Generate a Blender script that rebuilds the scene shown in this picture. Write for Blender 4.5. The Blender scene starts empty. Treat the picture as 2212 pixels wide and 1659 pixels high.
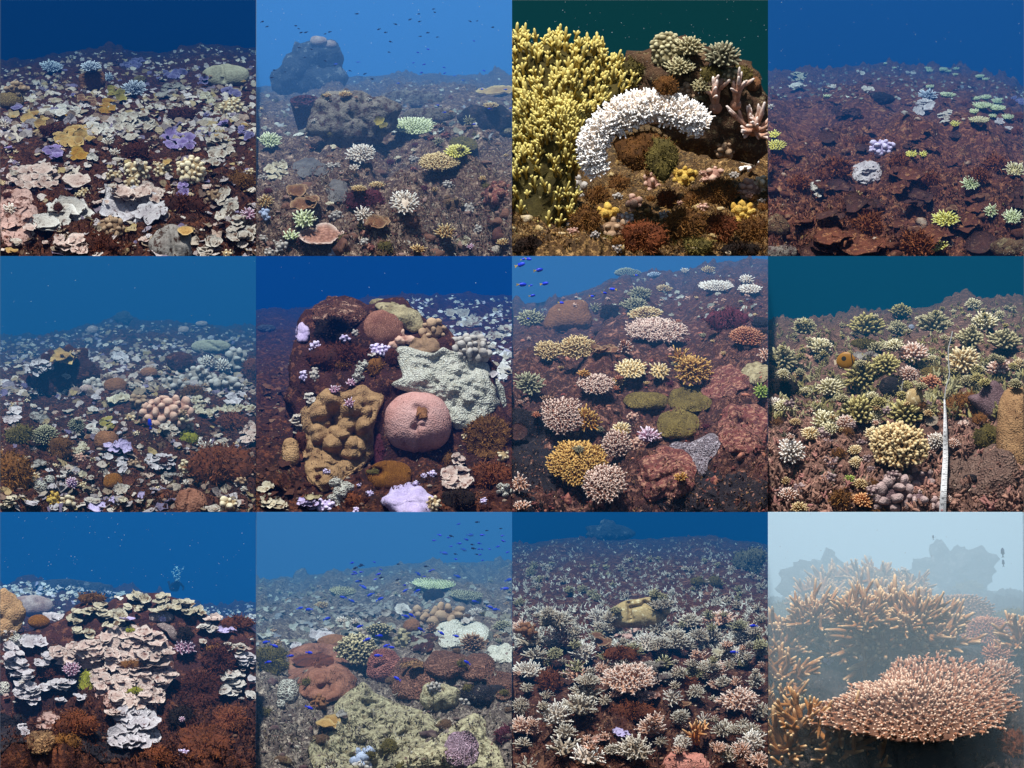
import bpy, math, random
import numpy as np
from mathutils import Vector, Matrix

# ------------------------------------------------------------------ camera, world, sun, exposure
SC = bpy.context.scene
CD = 300.0                                   # camera distance to the front edge of the lowest terrace
cam = bpy.data.cameras.new('camera'); camo = bpy.data.objects.new('camera', cam)
SC.collection.objects.link(camo); SC.camera = camo
cam.sensor_width = 36.0; cam.lens = 36.0 * CD / 8.0
cam.clip_start = 50.0; cam.clip_end = 1200.0
camo.location = (0, -CD, 3.0); camo.rotation_euler = (math.radians(90), 0, 0)

SUN_EL, SUN_AZ = math.radians(68), math.radians(-22)     # azimuth from the camera's side, minus = from the left
world = bpy.data.worlds.new('World'); SC.world = world; world.use_nodes = True
wn = world.node_tree; wn.nodes.clear()
wo = wn.nodes.new('ShaderNodeOutputWorld'); wb = wn.nodes.new('ShaderNodeBackground')
sk = wn.nodes.new('ShaderNodeTexSky'); sk.sky_type = 'NISHITA'; sk.sun_disc = False
sk.sun_elevation = SUN_EL; sk.sun_rotation = math.radians(180) - SUN_AZ
wb.inputs['Strength'].default_value = 0.05
wn.links.new(sk.outputs[0], wb.inputs[0]); wn.links.new(wb.outputs[0], wo.inputs[0])
sun = bpy.data.lights.new('sun', 'SUN'); sun.energy = 5.0; sun.angle = math.radians(5); sun.color = (1.0, 0.97, 0.92)
suno = bpy.data.objects.new('sun', sun); SC.collection.objects.link(suno)
sdir = Vector((math.cos(SUN_EL) * math.sin(SUN_AZ), -math.cos(SUN_EL) * math.cos(SUN_AZ), math.sin(SUN_EL)))
suno.rotation_euler = (-sdir).to_track_quat('-Z', 'Y').to_euler(); suno.location = (0, -10, 20)
SC.view_settings.view_transform = 'Standard'; SC.view_settings.look = 'None'
SC.view_settings.exposure = 0.5; SC.view_settings.gamma = 1.0; SC.view_settings.use_curve_mapping = False
SC.render.engine = 'CYCLES'
cy = SC.cycles
cy.use_denoising = True; cy.max_bounces = 5; cy.diffuse_bounces = 2; cy.glossy_bounces = 1
cy.transmission_bounces = 2; cy.volume_bounces = 1; cy.transparent_max_bounces = 24
cy.caustics_reflective = False; cy.caustics_refractive = False

# ------------------------------------------------------------------ numbers and noise
S = 1659.0                      # units across one reef terrace in the layout tables below
PX = 2.0 / S                    # metres per layout unit
ROWY = [37.2, 18.6, 0.0]
DEP = 16.6
R = np.random.default_rng(7)
rnd = random.Random(5)

def _h(i, j, k, s):
    n = (i * 374761393 + j * 668265263 + k * 2147483647 + s * 974711) & 0xffffffff
    n = ((n ^ (n >> 13)) * 1274126177) & 0xffffffff
    n = ((n ^ (n >> 16)) * 2246822519) & 0xffffffff
    return ((n ^ (n >> 15)) & 0xffffff) / float(0xffffff)

def vnoise(P, s=0):
    P = np.asarray(P, float); I = np.floor(P).astype(np.int64); F = P - I; F = F * F * (3 - 2 * F)
    out = 0
    for a in (0, 1):
        wa = F[:, 0] if a else 1 - F[:, 0]
        for b in (0, 1):
            wb_ = F[:, 1] if b else 1 - F[:, 1]
            for c in (0, 1):
                wc = F[:, 2] if c else 1 - F[:, 2]
                out = out + wa * wb_ * wc * _h(I[:, 0] + a, I[:, 1] + b, I[:, 2] + c, s)
    return out * 2 - 1

def fbm(P, o=4, s=0, g=.5):
    P = np.asarray(P, float); v = 0; a = 1.; f = 1.
    for k in range(o):
        v = v + a * vnoise(P * f, s + k); a *= g; f *= 2.03
    return v

def worley(P, s=0):
    P = np.asarray(P, float); I = np.floor(P).astype(np.int64); best = np.full(len(P), 9.)
    for a in (-1, 0, 1):
        for b in (-1, 0, 1):
            for c in (-1, 0, 1):
                J = I + np.array([a, b, c])
                Q = np.stack([J[:, q] + _h(J[:, 0], J[:, 1], J[:, 2], s + 11 * q) for q in range(3)], 1)
                best = np.minimum(best, ((P - Q) ** 2).sum(1))
    return np.sqrt(best)

def norm(v):
    return v / np.maximum(np.linalg.norm(v, axis=-1, keepdims=True), 1e-9)

# ------------------------------------------------------------------ terraces: layout unit <-> world
class Terrace: pass

def at(t, x, y, w):
    x = np.asarray(x, float); y = np.asarray(y, float); w = np.asarray(w, float)
    yy = ROWY[t.r] + w; k = (CD + yy) / CD
    X = -4 + 2 * (t.c + x / S); Z = 6 - 2 * (t.r + y / S)
    return np.stack(np.broadcast_arrays(X * k, yy, 3 + (Z - 3) * k), -1)

def back(t, V):
    k = (CD + V[:, 1]) / CD
    X = V[:, 0] / k; Z = 3 + (V[:, 2] - 3) / k
    return (((X + 4) / 2 - t.c) * S, ((6 - Z) / 2 - t.r) * S, V[:, 1] - ROWY[t.r])

def horizon(t, x):
    return np.interp(x, t.hx, t.hy)

def s_of(t, x, y):
    return (S + 70 - np.asarray(y, float)) / (S + 70 - horizon(t, x))

def w_of_s(t, s):
    s = np.asarray(s, float); sc = np.minimum(s, 1.0)
    return t.A * sc + t.B * (1 / (1.12 - sc) - 1 / 1.12)

def far(t, x, y):                             # how small things look at that spot, 1 at the front
    return np.clip((1.16 - s_of(t, x, y)) / 1.16, .10, 1.1)

NB = 208
def buf_init(t):
    g = (np.arange(NB) + .5) / NB * S
    XX, YY = np.meshgrid(g, g)
    t.buf0 = np.minimum(w_of_s(t, s_of(t, XX, YY)), DEP - .1); t.buf = t.buf0 + 50.

BAR = [np.array([(i / n, j / n, (n - i - j) / n) for i in range(n + 1) for j in range(n + 1 - i)]) for n in (1, 3, 7)]
def buf_add(t, V, T=None):
    if T is not None:                         # sample the faces as well, more finely where they are large
        x, y, w = back(t, V); e = np.maximum(np.ptp(x[T], axis=1), np.ptp(y[T], axis=1))
        for lo, hi, b in ((6, 24, BAR[1]), (24, 1e9, BAR[2])):
            q = T[(e > lo) & (e <= hi)]
            if len(q): buf_add(t, np.einsum('kc,ncd->nkd', b, V[q]).reshape(-1, 3))
    x, y, w = back(t, V)
    i = (x / S * NB).astype(int); j = (y / S * NB).astype(int)
    ok = (i >= 0) & (i < NB) & (j >= 0) & (j < NB)
    np.minimum.at(t.buf, (j[ok], i[ok]), w[ok])

def surf(t, x, y):
    i = np.clip((np.asarray(x) / S * NB).astype(int), 0, NB - 1); j = np.clip((np.asarray(y) / S * NB).astype(int), 0, NB - 1)
    return t.buf[j, i]

def front(t, x, y, w, h, q=25):                # how far forward the ground comes around a colony's foot
    X, Y = np.meshgrid(np.linspace(x - .35 * w, x + .35 * w, 6), np.linspace(y + .05 * h, y + .42 * h, 5))
    return float(np.percentile(surf(t, np.clip(X, 3, S - 3).ravel(), np.clip(Y, 5, S - 8).ravel()), q))

def up_at(t, x, y):                           # mean ground normal
    s = float(np.clip(s_of(t, x, y), 0, 1)); e = .01
    dw = (w_of_s(t, s + e) - w_of_s(t, s)) / e
    dz = (S + 70 - float(horizon(t, x))) * PX
    n = np.array([0, -dz, float(dw)]); return n / np.linalg.norm(n)

# ------------------------------------------------------------------ meshes and objects
COL = SC.collection
MATS = {}
REG = []

def mesh(name, V, T, A=None, mat=None, smooth=True):
    V = np.ascontiguousarray(V, np.float32); T = np.ascontiguousarray(T, np.int32)
    m = bpy.data.meshes.new(name)
    m.vertices.add(len(V)); m.vertices.foreach_set('co', V.ravel())
    m.loops.add(T.size); m.loops.foreach_set('vertex_index', T.ravel())
    m.polygons.add(len(T)); m.polygons.foreach_set('loop_start', np.arange(len(T), dtype=np.int32) * 3)
    try: m.polygons.foreach_set('loop_total', np.full(len(T), 3, np.int32))
    except Exception: pass
    m.polygons.foreach_set('use_smooth', np.full(len(T), smooth))
    if A is not None:
        at_ = m.attributes.new('tip', 'FLOAT', 'POINT'); at_.data.foreach_set('value', np.ascontiguousarray(A, np.float32))
    m.update(calc_edges=True)
    if mat is not None: m.materials.append(mat if not isinstance(mat, str) else MATS[mat])
    return m

def clampx(t, V):
    if t is None: return V
    V = V.copy(); k = (CD + V[:, 1]) / CD
    V[:, 0] = np.clip(V[:, 0], (-4 + 2 * t.c) * k + .001, (-4 + 2 * t.c + 2) * k - .001)
    V[:, 1] = np.clip(V[:, 1], ROWY[t.r] - .32, ROWY[t.r] + DEP + .1)
    return V

def new(name, me, loc=(0, 0, 0), parent=None):
    o = bpy.data.objects.new(name, me); COL.objects.link(o); o.location = loc
    if parent is not None: o.parent = parent
    return o

def join(*G):
    V, T, A, n = [], [], [], 0
    for v, f, a in G:
        V.append(v); T.append(f + n); A.append(a); n += len(v)
    return np.concatenate(V), np.concatenate(T), np.concatenate(A)

def reg(o, t, x, y, w, desc, cat, landmark=True):
    o['category'] = cat
    REG.append(dict(o=o, t=t, x=x, y=y, w=w, d=desc, lm=landmark))
    return o

def thing(t, name, G, mat, x, y, w, desc, cat, origin=None, landmark=True):
    V, T, A = G
    V = clampx(t, V)
    if origin is None:
        origin = np.array([V[:, 0].mean(), V[:, 1].mean(), V[:, 2].min()])
    o = new(name, mesh(name, V - origin, T, A, mat), origin)
    return reg(o, t, x, y, w, desc, cat, landmark)

def rooted(t, name, parts, x, y, w, desc, cat, origin):
    r = new(name, None, origin)
    for pn, G, mat, kind in parts:
        V, T, A = G
        c = new(pn, mesh(pn, clampx(t, V) - origin, T, A, mat), (0, 0, 0), r)
        if kind: c['kind'] = kind
    return reg(r, t, x, y, w, desc, cat)

# ------------------------------------------------------------------ materials
def lin(c):
    return tuple(((v / 255) / 12.92 if v <= 10 else ((v / 255 + .055) / 1.055) ** 2.4) for v in c)

def M(key, c1, c2=None, tip=None, pat=None, sc=9., psc=55., bump=.35, rough=.85, dirt=None, dirtamt=.5, dsc=14., dirt2=None, amt2=.3, dsc2=4., ramp=None, spec=.15, tp=1.6):
    """colours are albedos; c1/c2 mottled by noise, tip along the 'tip' attribute, dirt = patches of growth"""
    m = bpy.data.materials.new(key); m.use_nodes = True; nt = m.node_tree; N = nt.nodes; L = nt.links
    N.clear(); out = N.new('ShaderNodeOutputMaterial'); b = N.new('ShaderNodeBsdfPrincipled'); L.new(b.outputs[0], out.inputs[0])
    b.inputs['Roughness'].default_value = rough; b.inputs['Specular IOR Level'].default_value = spec
    tc = N.new('ShaderNodeTexCoord'); co = tc.outputs['Object']
    def noise(scale, det=4, ro=.6, off=None):
        n = N.new('ShaderNodeTexNoise'); n.inputs['Scale'].default_value = scale; n.inputs['Detail'].default_value = det; n.inputs['Roughness'].default_value = ro
        L.new(co, n.inputs['Vector']); return n.outputs['Fac']
    def rampn(f, a, c, va=0., vc=1.):
        r = N.new('ShaderNodeMapRange'); r.inputs['From Min'].default_value = a; r.inputs['From Max'].default_value = c
        r.inputs['To Min'].default_value = va; r.inputs['To Max'].default_value = vc; L.new(f, r.inputs['Value']); return r.outputs[0]
    def mix(f, a, c, mode='MIX'):
        x = N.new('ShaderNodeMix'); x.data_type = 'RGBA'; x.blend_type = mode
        if isinstance(f, float): x.inputs[0].default_value = f
        else: L.new(f, x.inputs[0])
        for i, v in ((6, a), (7, c)):
            if isinstance(v, tuple): x.inputs[i].default_value = (*v, 1)
            else: L.new(v, x.inputs[i])
        return x.outputs[2]
    def attr():
        a = N.new('ShaderNodeAttribute'); a.attribute_name = 'tip'; return a.outputs['Fac']
    if ramp:
        r = N.new('ShaderNodeValToRGB'); r.color_ramp.interpolation = 'LINEAR'
        while len(r.color_ramp.elements) < len(ramp): r.color_ramp.elements.new(.5)
        for i, (p, c) in enumerate(ramp):
            r.color_ramp.elements[i].position = p; r.color_ramp.elements[i].color = (*c, 1)
        L.new(attr(), r.inputs[0]); col = r.outputs[0]
    else:
        c2 = c2 or tuple(v * .72 for v in c1)
        col = mix(rampn(noise(sc), .35, .65), c1, c2)
    hgt = noise(psc * 1.1, 3)
    if pat:
        v = N.new('ShaderNodeTexVoronoi'); v.inputs['Scale'].default_value = psc; L.new(co, v.inputs['Vector'])
        if pat == 'honey':
            v.feature = 'DISTANCE_TO_EDGE'; e = rampn(v.outputs['Distance'], .06, .26)
            col = mix(e, col, mix(1., col, (.22, .17, .17), 'MULTIPLY')); hgt = rampn(v.outputs['Distance'], 0., .25, 1., 0.)
        elif pat == 'polyp':
            e = rampn(v.outputs['Distance'], .1, .6); col = mix(e, mix(1., col, (.8, .76, .74), 'MULTIPLY'), col); hgt = v.outputs['Distance']
        elif pat == 'wart':
            e = rampn(v.outputs['Distance'], .15, .6); col = mix(e, col, mix(1., col, (.56, .52, .5), 'MULTIPLY')); hgt = rampn(v.outputs['Distance'], 0., .7, 1., 0.)
        elif pat == 'brain':
            wv = N.new('ShaderNodeTexWave'); wv.inputs['Scale'].default_value = psc * .35; wv.inputs['Distortion'].default_value = 12; wv.inputs['Detail'].default_value = 2
            wv.inputs['Detail Scale'].default_value = 1.6; L.new(co, wv.inputs['Vector'])
            col = mix(rampn(wv.outputs['Fac'], .2, .7), mix(1., col, (.45, .4, .38), 'MULTIPLY'), col); hgt = wv.outputs['Fac']
    sp = rampn(noise(psc * 1.7, 2, .7), .3, .7, .72, 1.15)
    cmb = N.new('ShaderNodeCombineColor'); [L.new(sp, cmb.inputs[i]) for i in range(3)]
    col = mix(1., col, cmb.outputs[0], 'MULTIPLY')
    if tip:
        p = N.new('ShaderNodeMath'); p.operation = 'POWER'; L.new(attr(), p.inputs[0]); p.inputs[1].default_value = tp
        col = mix(p.outputs[0], col, tip)
    oi = N.new('ShaderNodeObjectInfo'); rv = rampn(oi.outputs['Random'], 0., 1., .86, 1.08)
    cm2 = N.new('ShaderNodeCombineColor'); [L.new(rv, cm2.inputs[i]) for i in range(3)]
    col = mix(1., col, cm2.outputs[0], 'MULTIPLY')
    if dirt:
        thr = .5 + (.5 - dirtamt) * .5
        col = mix(rampn(noise(dsc, 5, .7), thr - .03, thr + .04), col, dirt)
    if dirt2:
        thr = .5 + (.5 - amt2) * .5
        col = mix(rampn(noise(dsc2, 6, .75), thr - .02, thr + .07), col, dirt2)
    L.new(col, b.inputs['Base Color'])
    bp = N.new('ShaderNodeBump'); bp.inputs['Strength'].default_value = bump; bp.inputs['Distance'].default_value = .02
    L.new(hgt, bp.inputs['Height']); L.new(bp.outputs[0], b.inputs['Normal'])
    MATS[key] = m; return m

# ------------------------------------------------------------------ shape generators: (V, T, A)
def grid_faces(nr, ns, closed=True):
    i = np.arange(nr - 1)[:, None]; j = np.arange(ns if closed else ns - 1)[None, :]
    a = i * ns + j; b = i * ns + (j + 1) % ns; c = a + ns; d = b + ns
    return np.concatenate([np.stack([a, b, d], -1).reshape(-1, 3), np.stack([a, d, c], -1).reshape(-1, 3)])

def frame(U, turn=0.):
    U = norm(np.asarray(U, float)); X = np.array([1., 0, 0]); X = norm(X - U * X.dot(U)); Y = np.cross(U, X)
    c, s = math.cos(turn), math.sin(turn)
    return np.stack([X * c + Y * s, -X * s + Y * c, U], 0)      # rows: local axes

def tubes(B, D, L, r0, r1, sides=5, rings=3, bend=None, jit=0., flat=None):
    B = np.asarray(B, float); D = norm(np.asarray(D, float)); n = len(B)
    L = np.broadcast_to(L, n); r0 = np.broadcast_to(r0, n); r1 = np.broadcast_to(r1, n)
    ref = np.where(np.abs(D[:, 2:3]) < .9, np.array([[0, 0, 1.]]), np.array([[1., 0, 0]]))
    a = norm(np.cross(D, ref)); b = np.cross(D, a)
    if bend is None: bend = np.zeros((n, 3))
    th = np.arange(sides) * 2 * math.pi / sides
    fs = [0.] + list(np.linspace(0, 1, rings)[1:]); VV, AA = [], []
    for k, f in enumerate(fs):
        c = B + D * (L * f)[:, None] + bend * (f * f)
        r = r0 + (r1 - r0) * f
        if jit: r = r * (1 + R.uniform(-jit, jit, n))
        if k == len(fs) - 1: r = r * .72
        fl = 1. if flat is None else flat
        ring = c[:, None, :] + (a[:, None, :] * np.cos(th)[None, :, None] * fl + b[:, None, :] * np.sin(th)[None, :, None]) * r[:, None, None]
        VV.append(ring); AA.append(np.full((n, sides), f))
    c = B + D * (L + r1 * .75)[:, None] + bend
    V = np.concatenate([np.concatenate(VV, 1), c[:, None, :]], 1); A = np.concatenate([np.concatenate(AA, 1), np.ones((n, 1))], 1)
    nr = len(fs); T = grid_faces(nr, sides)
    j = np.arange(sides); T = np.concatenate([T, np.stack([(nr - 1) * sides + j, (nr - 1) * sides + (j + 1) % sides, np.full(sides, nr * sides)], 1)])
    per = nr * sides + 1
    T = (T[None] + (np.arange(n) * per)[:, None, None]).reshape(-1, 3)
    return V.reshape(-1, 3), T, A.reshape(-1)

def sphere_pts(nr, ns):
    ph = np.linspace(0.02, math.pi - .02, nr); th = np.arange(ns) * 2 * math.pi / ns
    return ph, th

ICO_V = None
def ico(sub=0):
    p = (1 + 5 ** .5) / 2
    V = norm(np.array([(-1, p, 0), (1, p, 0), (-1, -p, 0), (1, -p, 0), (0, -1, p), (0, 1, p), (0, -1, -p), (0, 1, -p), (p, 0, -1), (p, 0, 1), (-p, 0, -1), (-p, 0, 1)], float))
    T = np.array([(0, 11, 5), (0, 5, 1), (0, 1, 7), (0, 7, 10), (0, 10, 11), (1, 5, 9), (5, 11, 4), (11, 10, 2), (10, 7, 6), (7, 1, 8), (3, 9, 4), (3, 4, 2), (3, 2, 6), (3, 6, 8), (3, 8, 9), (4, 9, 5), (2, 4, 11), (6, 2, 10), (8, 6, 7), (9, 8, 1)])
    for _ in range(sub):
        V = list(map(tuple, V)); mid = {}; F = []
        def m(a, b):
            k = (min(a, b), max(a, b))
            if k not in mid:
                q = norm((np.array(V[a]) + np.array(V[b])) / 2); mid[k] = len(V); V.append(tuple(q))
            return mid[k]
        for a, b, c in T:
            ab, bc, ca = m(a, b), m(b, c), m(c, a); F += [(a, ab, ca), (b, bc, ab), (c, ca, bc), (ab, bc, ca)]
        V = np.array(V); T = np.array(F)
    return np.array(V), np.array(T)
ICO0, ICO1, ICO2 = ico(0), ico(1), ico(2)

def balls(C, rad, sq=None, sub=1, rough=.0, A=None):
    v, f = (ICO0, ICO1, ICO2)[sub]; n = len(C); rad = np.broadcast_to(rad, n)
    sq = np.ones((n, 3)) if sq is None else sq
    rr = 1 + (R.uniform(-rough, rough, (n, len(v), 1)) if rough else 0)
    V = C[:, None, :] + v[None] * rr * rad[:, None, None] * sq[:, None, :]
    T = (f[None] + (np.arange(n) * len(v))[:, None, None]).reshape(-1, 3)
    a = np.zeros((n, len(v))) if A is None else np.repeat(np.asarray(A)[:, None], len(v), 1)
    return V.reshape(-1, 3), T, a.reshape(-1)

def plate(Rr, seed, rings=6, segs=30, wav=.12, cup=.12, lob=.22, th=.05, spiral=0.):
    """irregular wavy plate in local axes, z up, both faces and a rim"""
    ph = np.arange(segs) * 2 * math.pi / segs
    q = np.stack([np.cos(ph) * 1.3, np.sin(ph) * 1.3, np.full(segs, seed * 3.7)], 1)
    nl = 5 + seed % 5; f0 = (seed * 1.7) % 6.28
    out = 1 + lob * 1.15 * fbm(q, 3, seed) + lob * .5 * vnoise(q * 3.1, seed + 5) + lob * .55 * (np.abs(np.sin(ph * nl / 2 + f0 + .8 * vnoise(q, seed + 2))) ** .6 - .75)
    edge = fbm(q * 2.2, 3, seed + 9) + .35 * np.sin(ph * nl + f0)
    Vt, At = [], []
    for i in range(rings):
        f = (i + .0) / (rings - 1); f = .02 + .98 * f
        x = np.cos(ph) * out * f; y = np.sin(ph) * out * f
        z = cup * f ** 2.2 + wav * edge * f ** 2.2 + .07 * fbm(np.stack([x * 3, y * 3, np.full(segs, seed * 1.3)], 1), 3, seed) + .02 * np.sin(f * 15 + edge * 2)
        Vt.append(np.stack([x, y, z], 1)); At.append(np.full(segs, f))
    top = np.concatenate(Vt); A = np.concatenate(At)
    bot = top.copy(); bot[:, 2] -= th * (2.2 - A); bot[:, :2] *= .985
    nT = grid_faces(rings, segs); n = len(top)
    j = np.arange(segs); lo = (rings - 1) * segs
    rim = np.concatenate([np.stack([lo + j, lo + n + (j + 1) % segs, lo + (j + 1) % segs], 1), np.stack([lo + j, lo + n + j, lo + n + (j + 1) % segs], 1)])
    T = np.concatenate([nT, nT[:, ::-1] + n, rim])
    return np.concatenate([top, bot]) * Rr, T, np.concatenate([A, A * .6])

def outline_R(pts, cx, cy, th):
    """radius of a closed outline seen from (cx,cy), at angles th"""
    P = np.array(pts, float) - [cx, cy]; Q = np.roll(P, -1, 0); out = np.full(len(th), 1.)
    for i, a in enumerate(th):
        d = np.array([math.cos(a), math.sin(a)]); best = 0
        for p, q in zip(P, Q):
            e = q - p; den = d[0] * e[1] - d[1] * e[0]
            if abs(den) < 1e-9: continue
            s = (p[0] * e[1] - p[1] * e[0]) / den; u = (p[0] * d[1] - p[1] * d[0]) / den
            if s > 0 and -.001 <= u <= 1.001: best = max(best, s)
        out[i] = max(best, 5)
    k = np.array([.25, .5, .25]); return k[0] * np.roll(out, 1) + k[1] * out + k[2] * np.roll(out, -1)

def blobG(t, x, y, w, h, pts=None, fd=.6, lean=.25, nr=26, ns=44, amp=.06, fq=6., lobes=0., lfq=10., drape=False, seed=0, cr=(), base=None, irr=.06, sq=1.0, attr=None, thick=None):
    """rounded body with a given front outline; drape=True lets it follow the ground under it"""
    th = np.arange(ns) * 2 * math.pi / ns
    if pts is None:
        c, s = np.cos(th), np.sin(th); p = 2.3
        rr = (np.abs(c / (w / 2)) ** p + np.abs(s / (h / 2)) ** p) ** (-1 / p)
    else:
        rr = outline_R(pts, x, y, th)
    rr = rr * (1 + irr * fbm(np.stack([np.cos(th) * 2, np.sin(th) * 2, np.full(ns, seed * 1.7)], 1), 3, seed))
    m = float(np.median(rr)) * PX
    dfr = m * fd if thick is None else thick
    ph = np.linspace(.03, math.pi * (.62 if drape else .97), nr)
    PH, TH = np.meshgrid(ph, th, indexing='ij')
    rad = np.sin(np.minimum(PH, math.pi / 2)) ** .9 if drape else np.sin(PH) ** .9
    if drape: rad = np.where(PH > math.pi / 2, 1 - .02 * (PH - math.pi / 2), rad)
    px = x + np.cos(TH) * rr[None] * rad; py = y + np.sin(TH) * rr[None] * rad
    zz = np.cos(PH) * dfr
    if drape:
        B = surf(t, px.ravel(), py.ravel()).reshape(px.shape)
        for _ in range(2):
            B = (B + np.roll(B, 1, 1) + np.roll(B, -1, 1)) / 3; B[1:-1] = (B[:-2] + B[1:-1] + B[2:]) / 3
        B = np.minimum(B, np.median(B) + .5)
    else:
        yb = float(py.max()); b0 = min(float(surf(t, x, min(yb - .12 * h, S - 20))), front(t, x, y, w, h, 40)) if base is None else base
        B = b0 + (yb - py) * PX * lean + dfr * .15
    W = B - zz
    for (x1, y1, x2, y2, wd, dp) in cr:
        e = np.array([x2 - x1, y2 - y1], float); l2 = e.dot(e) + 1e-6
        u = np.clip(((px - x1) * e[0] + (py - y1) * e[1]) / l2, 0, 1)
        d2 = (px - x1 - u * e[0]) ** 2 + (py - y1 - u * e[1]) ** 2
        W = W + np.exp(-d2 / (wd * wd)) * dp * PX * (PH < 1.6)
    V = at(t, px.ravel(), py.ravel(), W.ravel())
    C = V[np.arange(nr * ns)].mean(0); nrm = np.stack([(np.cos(TH) * rad).ravel(), -np.cos(PH).ravel(), (-np.sin(TH) * rad).ravel()], 1)
    nrm = norm(nrm * ([.3, 1., .3] if drape else [1., 1., 1.]))
    d = amp * m * fbm(V * fq, 4, seed + 3)
    if lobes: d = d + lobes * m * (.5 - 1.15 * worley(V * lfq, seed + 5) ** 2)
    fade = (1.04 - rad.ravel() ** 5) if drape else np.ones(V.shape[0])
    V = V + nrm * (d * fade)[:, None]
    T = grid_faces(nr, ns)
    j = np.arange(ns); cp = V[:ns].mean(0); V = np.concatenate([V, [cp]]); T = np.concatenate([T, np.stack([np.full(ns, len(V) - 1), (j + 1) % ns, j], 1)])
    a = np.zeros(len(V)) if attr is None else np.full(len(V), attr)
    return V, T, a

# ------------------------------------------------------------------ corals, algae, fish: one call builds one thing
SEED = [0]
def nseed():
    SEED[0] += 1; return SEED[0]

def tilt_up(hw, lo=.18, hi=.93, spin=.0):
    a = math.asin(min(hi, max(lo, hw))); return norm(np.array([R.uniform(-.08, .08) + spin, -math.sin(a), math.cos(a)]))

def k_plates(t, x, y, w, h, mat, desc, n=None, name='plate_coral', cat='coral', wav=.16, ratio=None, cup=.14, lob=.27, up=1., rings=5, segs=18, sz=1., cent=False):
    """foliose colony: every plate a part of its own"""
    if name == 'plate_coral': name = 'dead_plate_coral' if mat.startswith('dead') else 'leaf_coral' if mat in ('purple', 'purple_dim', 'tan_plate', 'ochre_plate', 'olive_plate', 'brown_plate', 'lilac', 'grey_plate') else name
    n = int(np.clip((n or w * h / 4000) * 1.5, 2, 22)) if (n or 4) > 3 else n; P = []
    w0 = float(surf(t, x, min(y + h * .3, S - 10)))
    for i in range(n):
        if n == 1: px, py, rr, hw = x, y, w / 2, h / w * .95
        elif n <= 3 and not cent:
            px = x + (i - (n - 1) / 2) * w / n * .45 + R.uniform(-.06, .06) * w; py = y + R.uniform(-.18, .18) * h; rr = w * (.42 - .06 * i); hw = min(.8, h / w * .8)
        else:
            r = math.sqrt((i + .5) / n) * .78; a = i * 2.399 + SEED[0]
            px = x + math.cos(a) * r * w / 2; py = y + math.sin(a) * r * h / 2
            rr = math.sqrt(w * h / n) * R.uniform(.58, 1.05); hw = R.uniform(.3, .75)
        if ratio: hw = ratio * R.uniform(.8, 1.2)
        rr *= sz
        lod = dict(rings=rings, segs=segs) if rr > 45 or rings > 6 else dict(rings=4, segs=15)
        G = plate(rr * PX, nseed(), lod['rings'], lod['segs'], wav * R.uniform(.7, 1.4), cup * R.uniform(.4, 1.5), lob)
        F = frame(norm(tilt_up(hw) + R.normal(0, .16, 3) * (n > 1)), R.uniform(0, 6.28))
        sw = float(surf(t, np.clip(px, 2, S - 2), min(max(py + rr * .15, 5), S - 6)))
        ww = min(sw, w0 + .5) - .03 - .02 * R.uniform(0, 1) * up - rr * PX * .28 * up
        V = G[0] @ F + at(t, px, py, ww)
        P.append(('plate', (V, G[1], G[2]), mat, None))
    # a foot that carries the plates
    fb = at(t, x, y + h * .2, w0 + .06)
    ft = tubes([fb + np.array([0, .06, -.05])], [[0, -.5, .5]], min(.06, h * PX * .25), w * PX * .12, w * PX * .12, 8, 3, jit=.2)
    P.append(('foot', ft, mat, None))
    for p in P: buf_add(t, p[1][0])
    return rooted(t, name, P, x, y, w, desc, cat, at(t, x, y + h * .35, w0))

VARI = {}
def finger_mesh(mat, sides, rings, taper, k):
    key = (mat, sides, rings, taper, k)
    if key not in VARI:
        b = np.array([[R.uniform(-.12, .12), R.uniform(-.12, .12), 0]])
        G = tubes([[0, 0, 0]], [[0, 0, 1]], .93, .13, .13 * taper, sides, rings, b, .12)
        n = 3; a = R.uniform(0, 6.28)
        B = np.array([[0, 0, .3 + .16 * q] for q in range(n)]); D = np.array([[math.cos(a + 2.2 * q), math.sin(a + 2.2 * q), .75] for q in range(n)])
        G2 = tubes(B, D, .3, .075, .06, 4, 2)
        V, T, A = join(G, (G2[0], G2[1], .3 + .6 * G2[2])); VARI[key] = mesh('branchlet', V, T, A, mat)
    return VARI[key]

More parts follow.
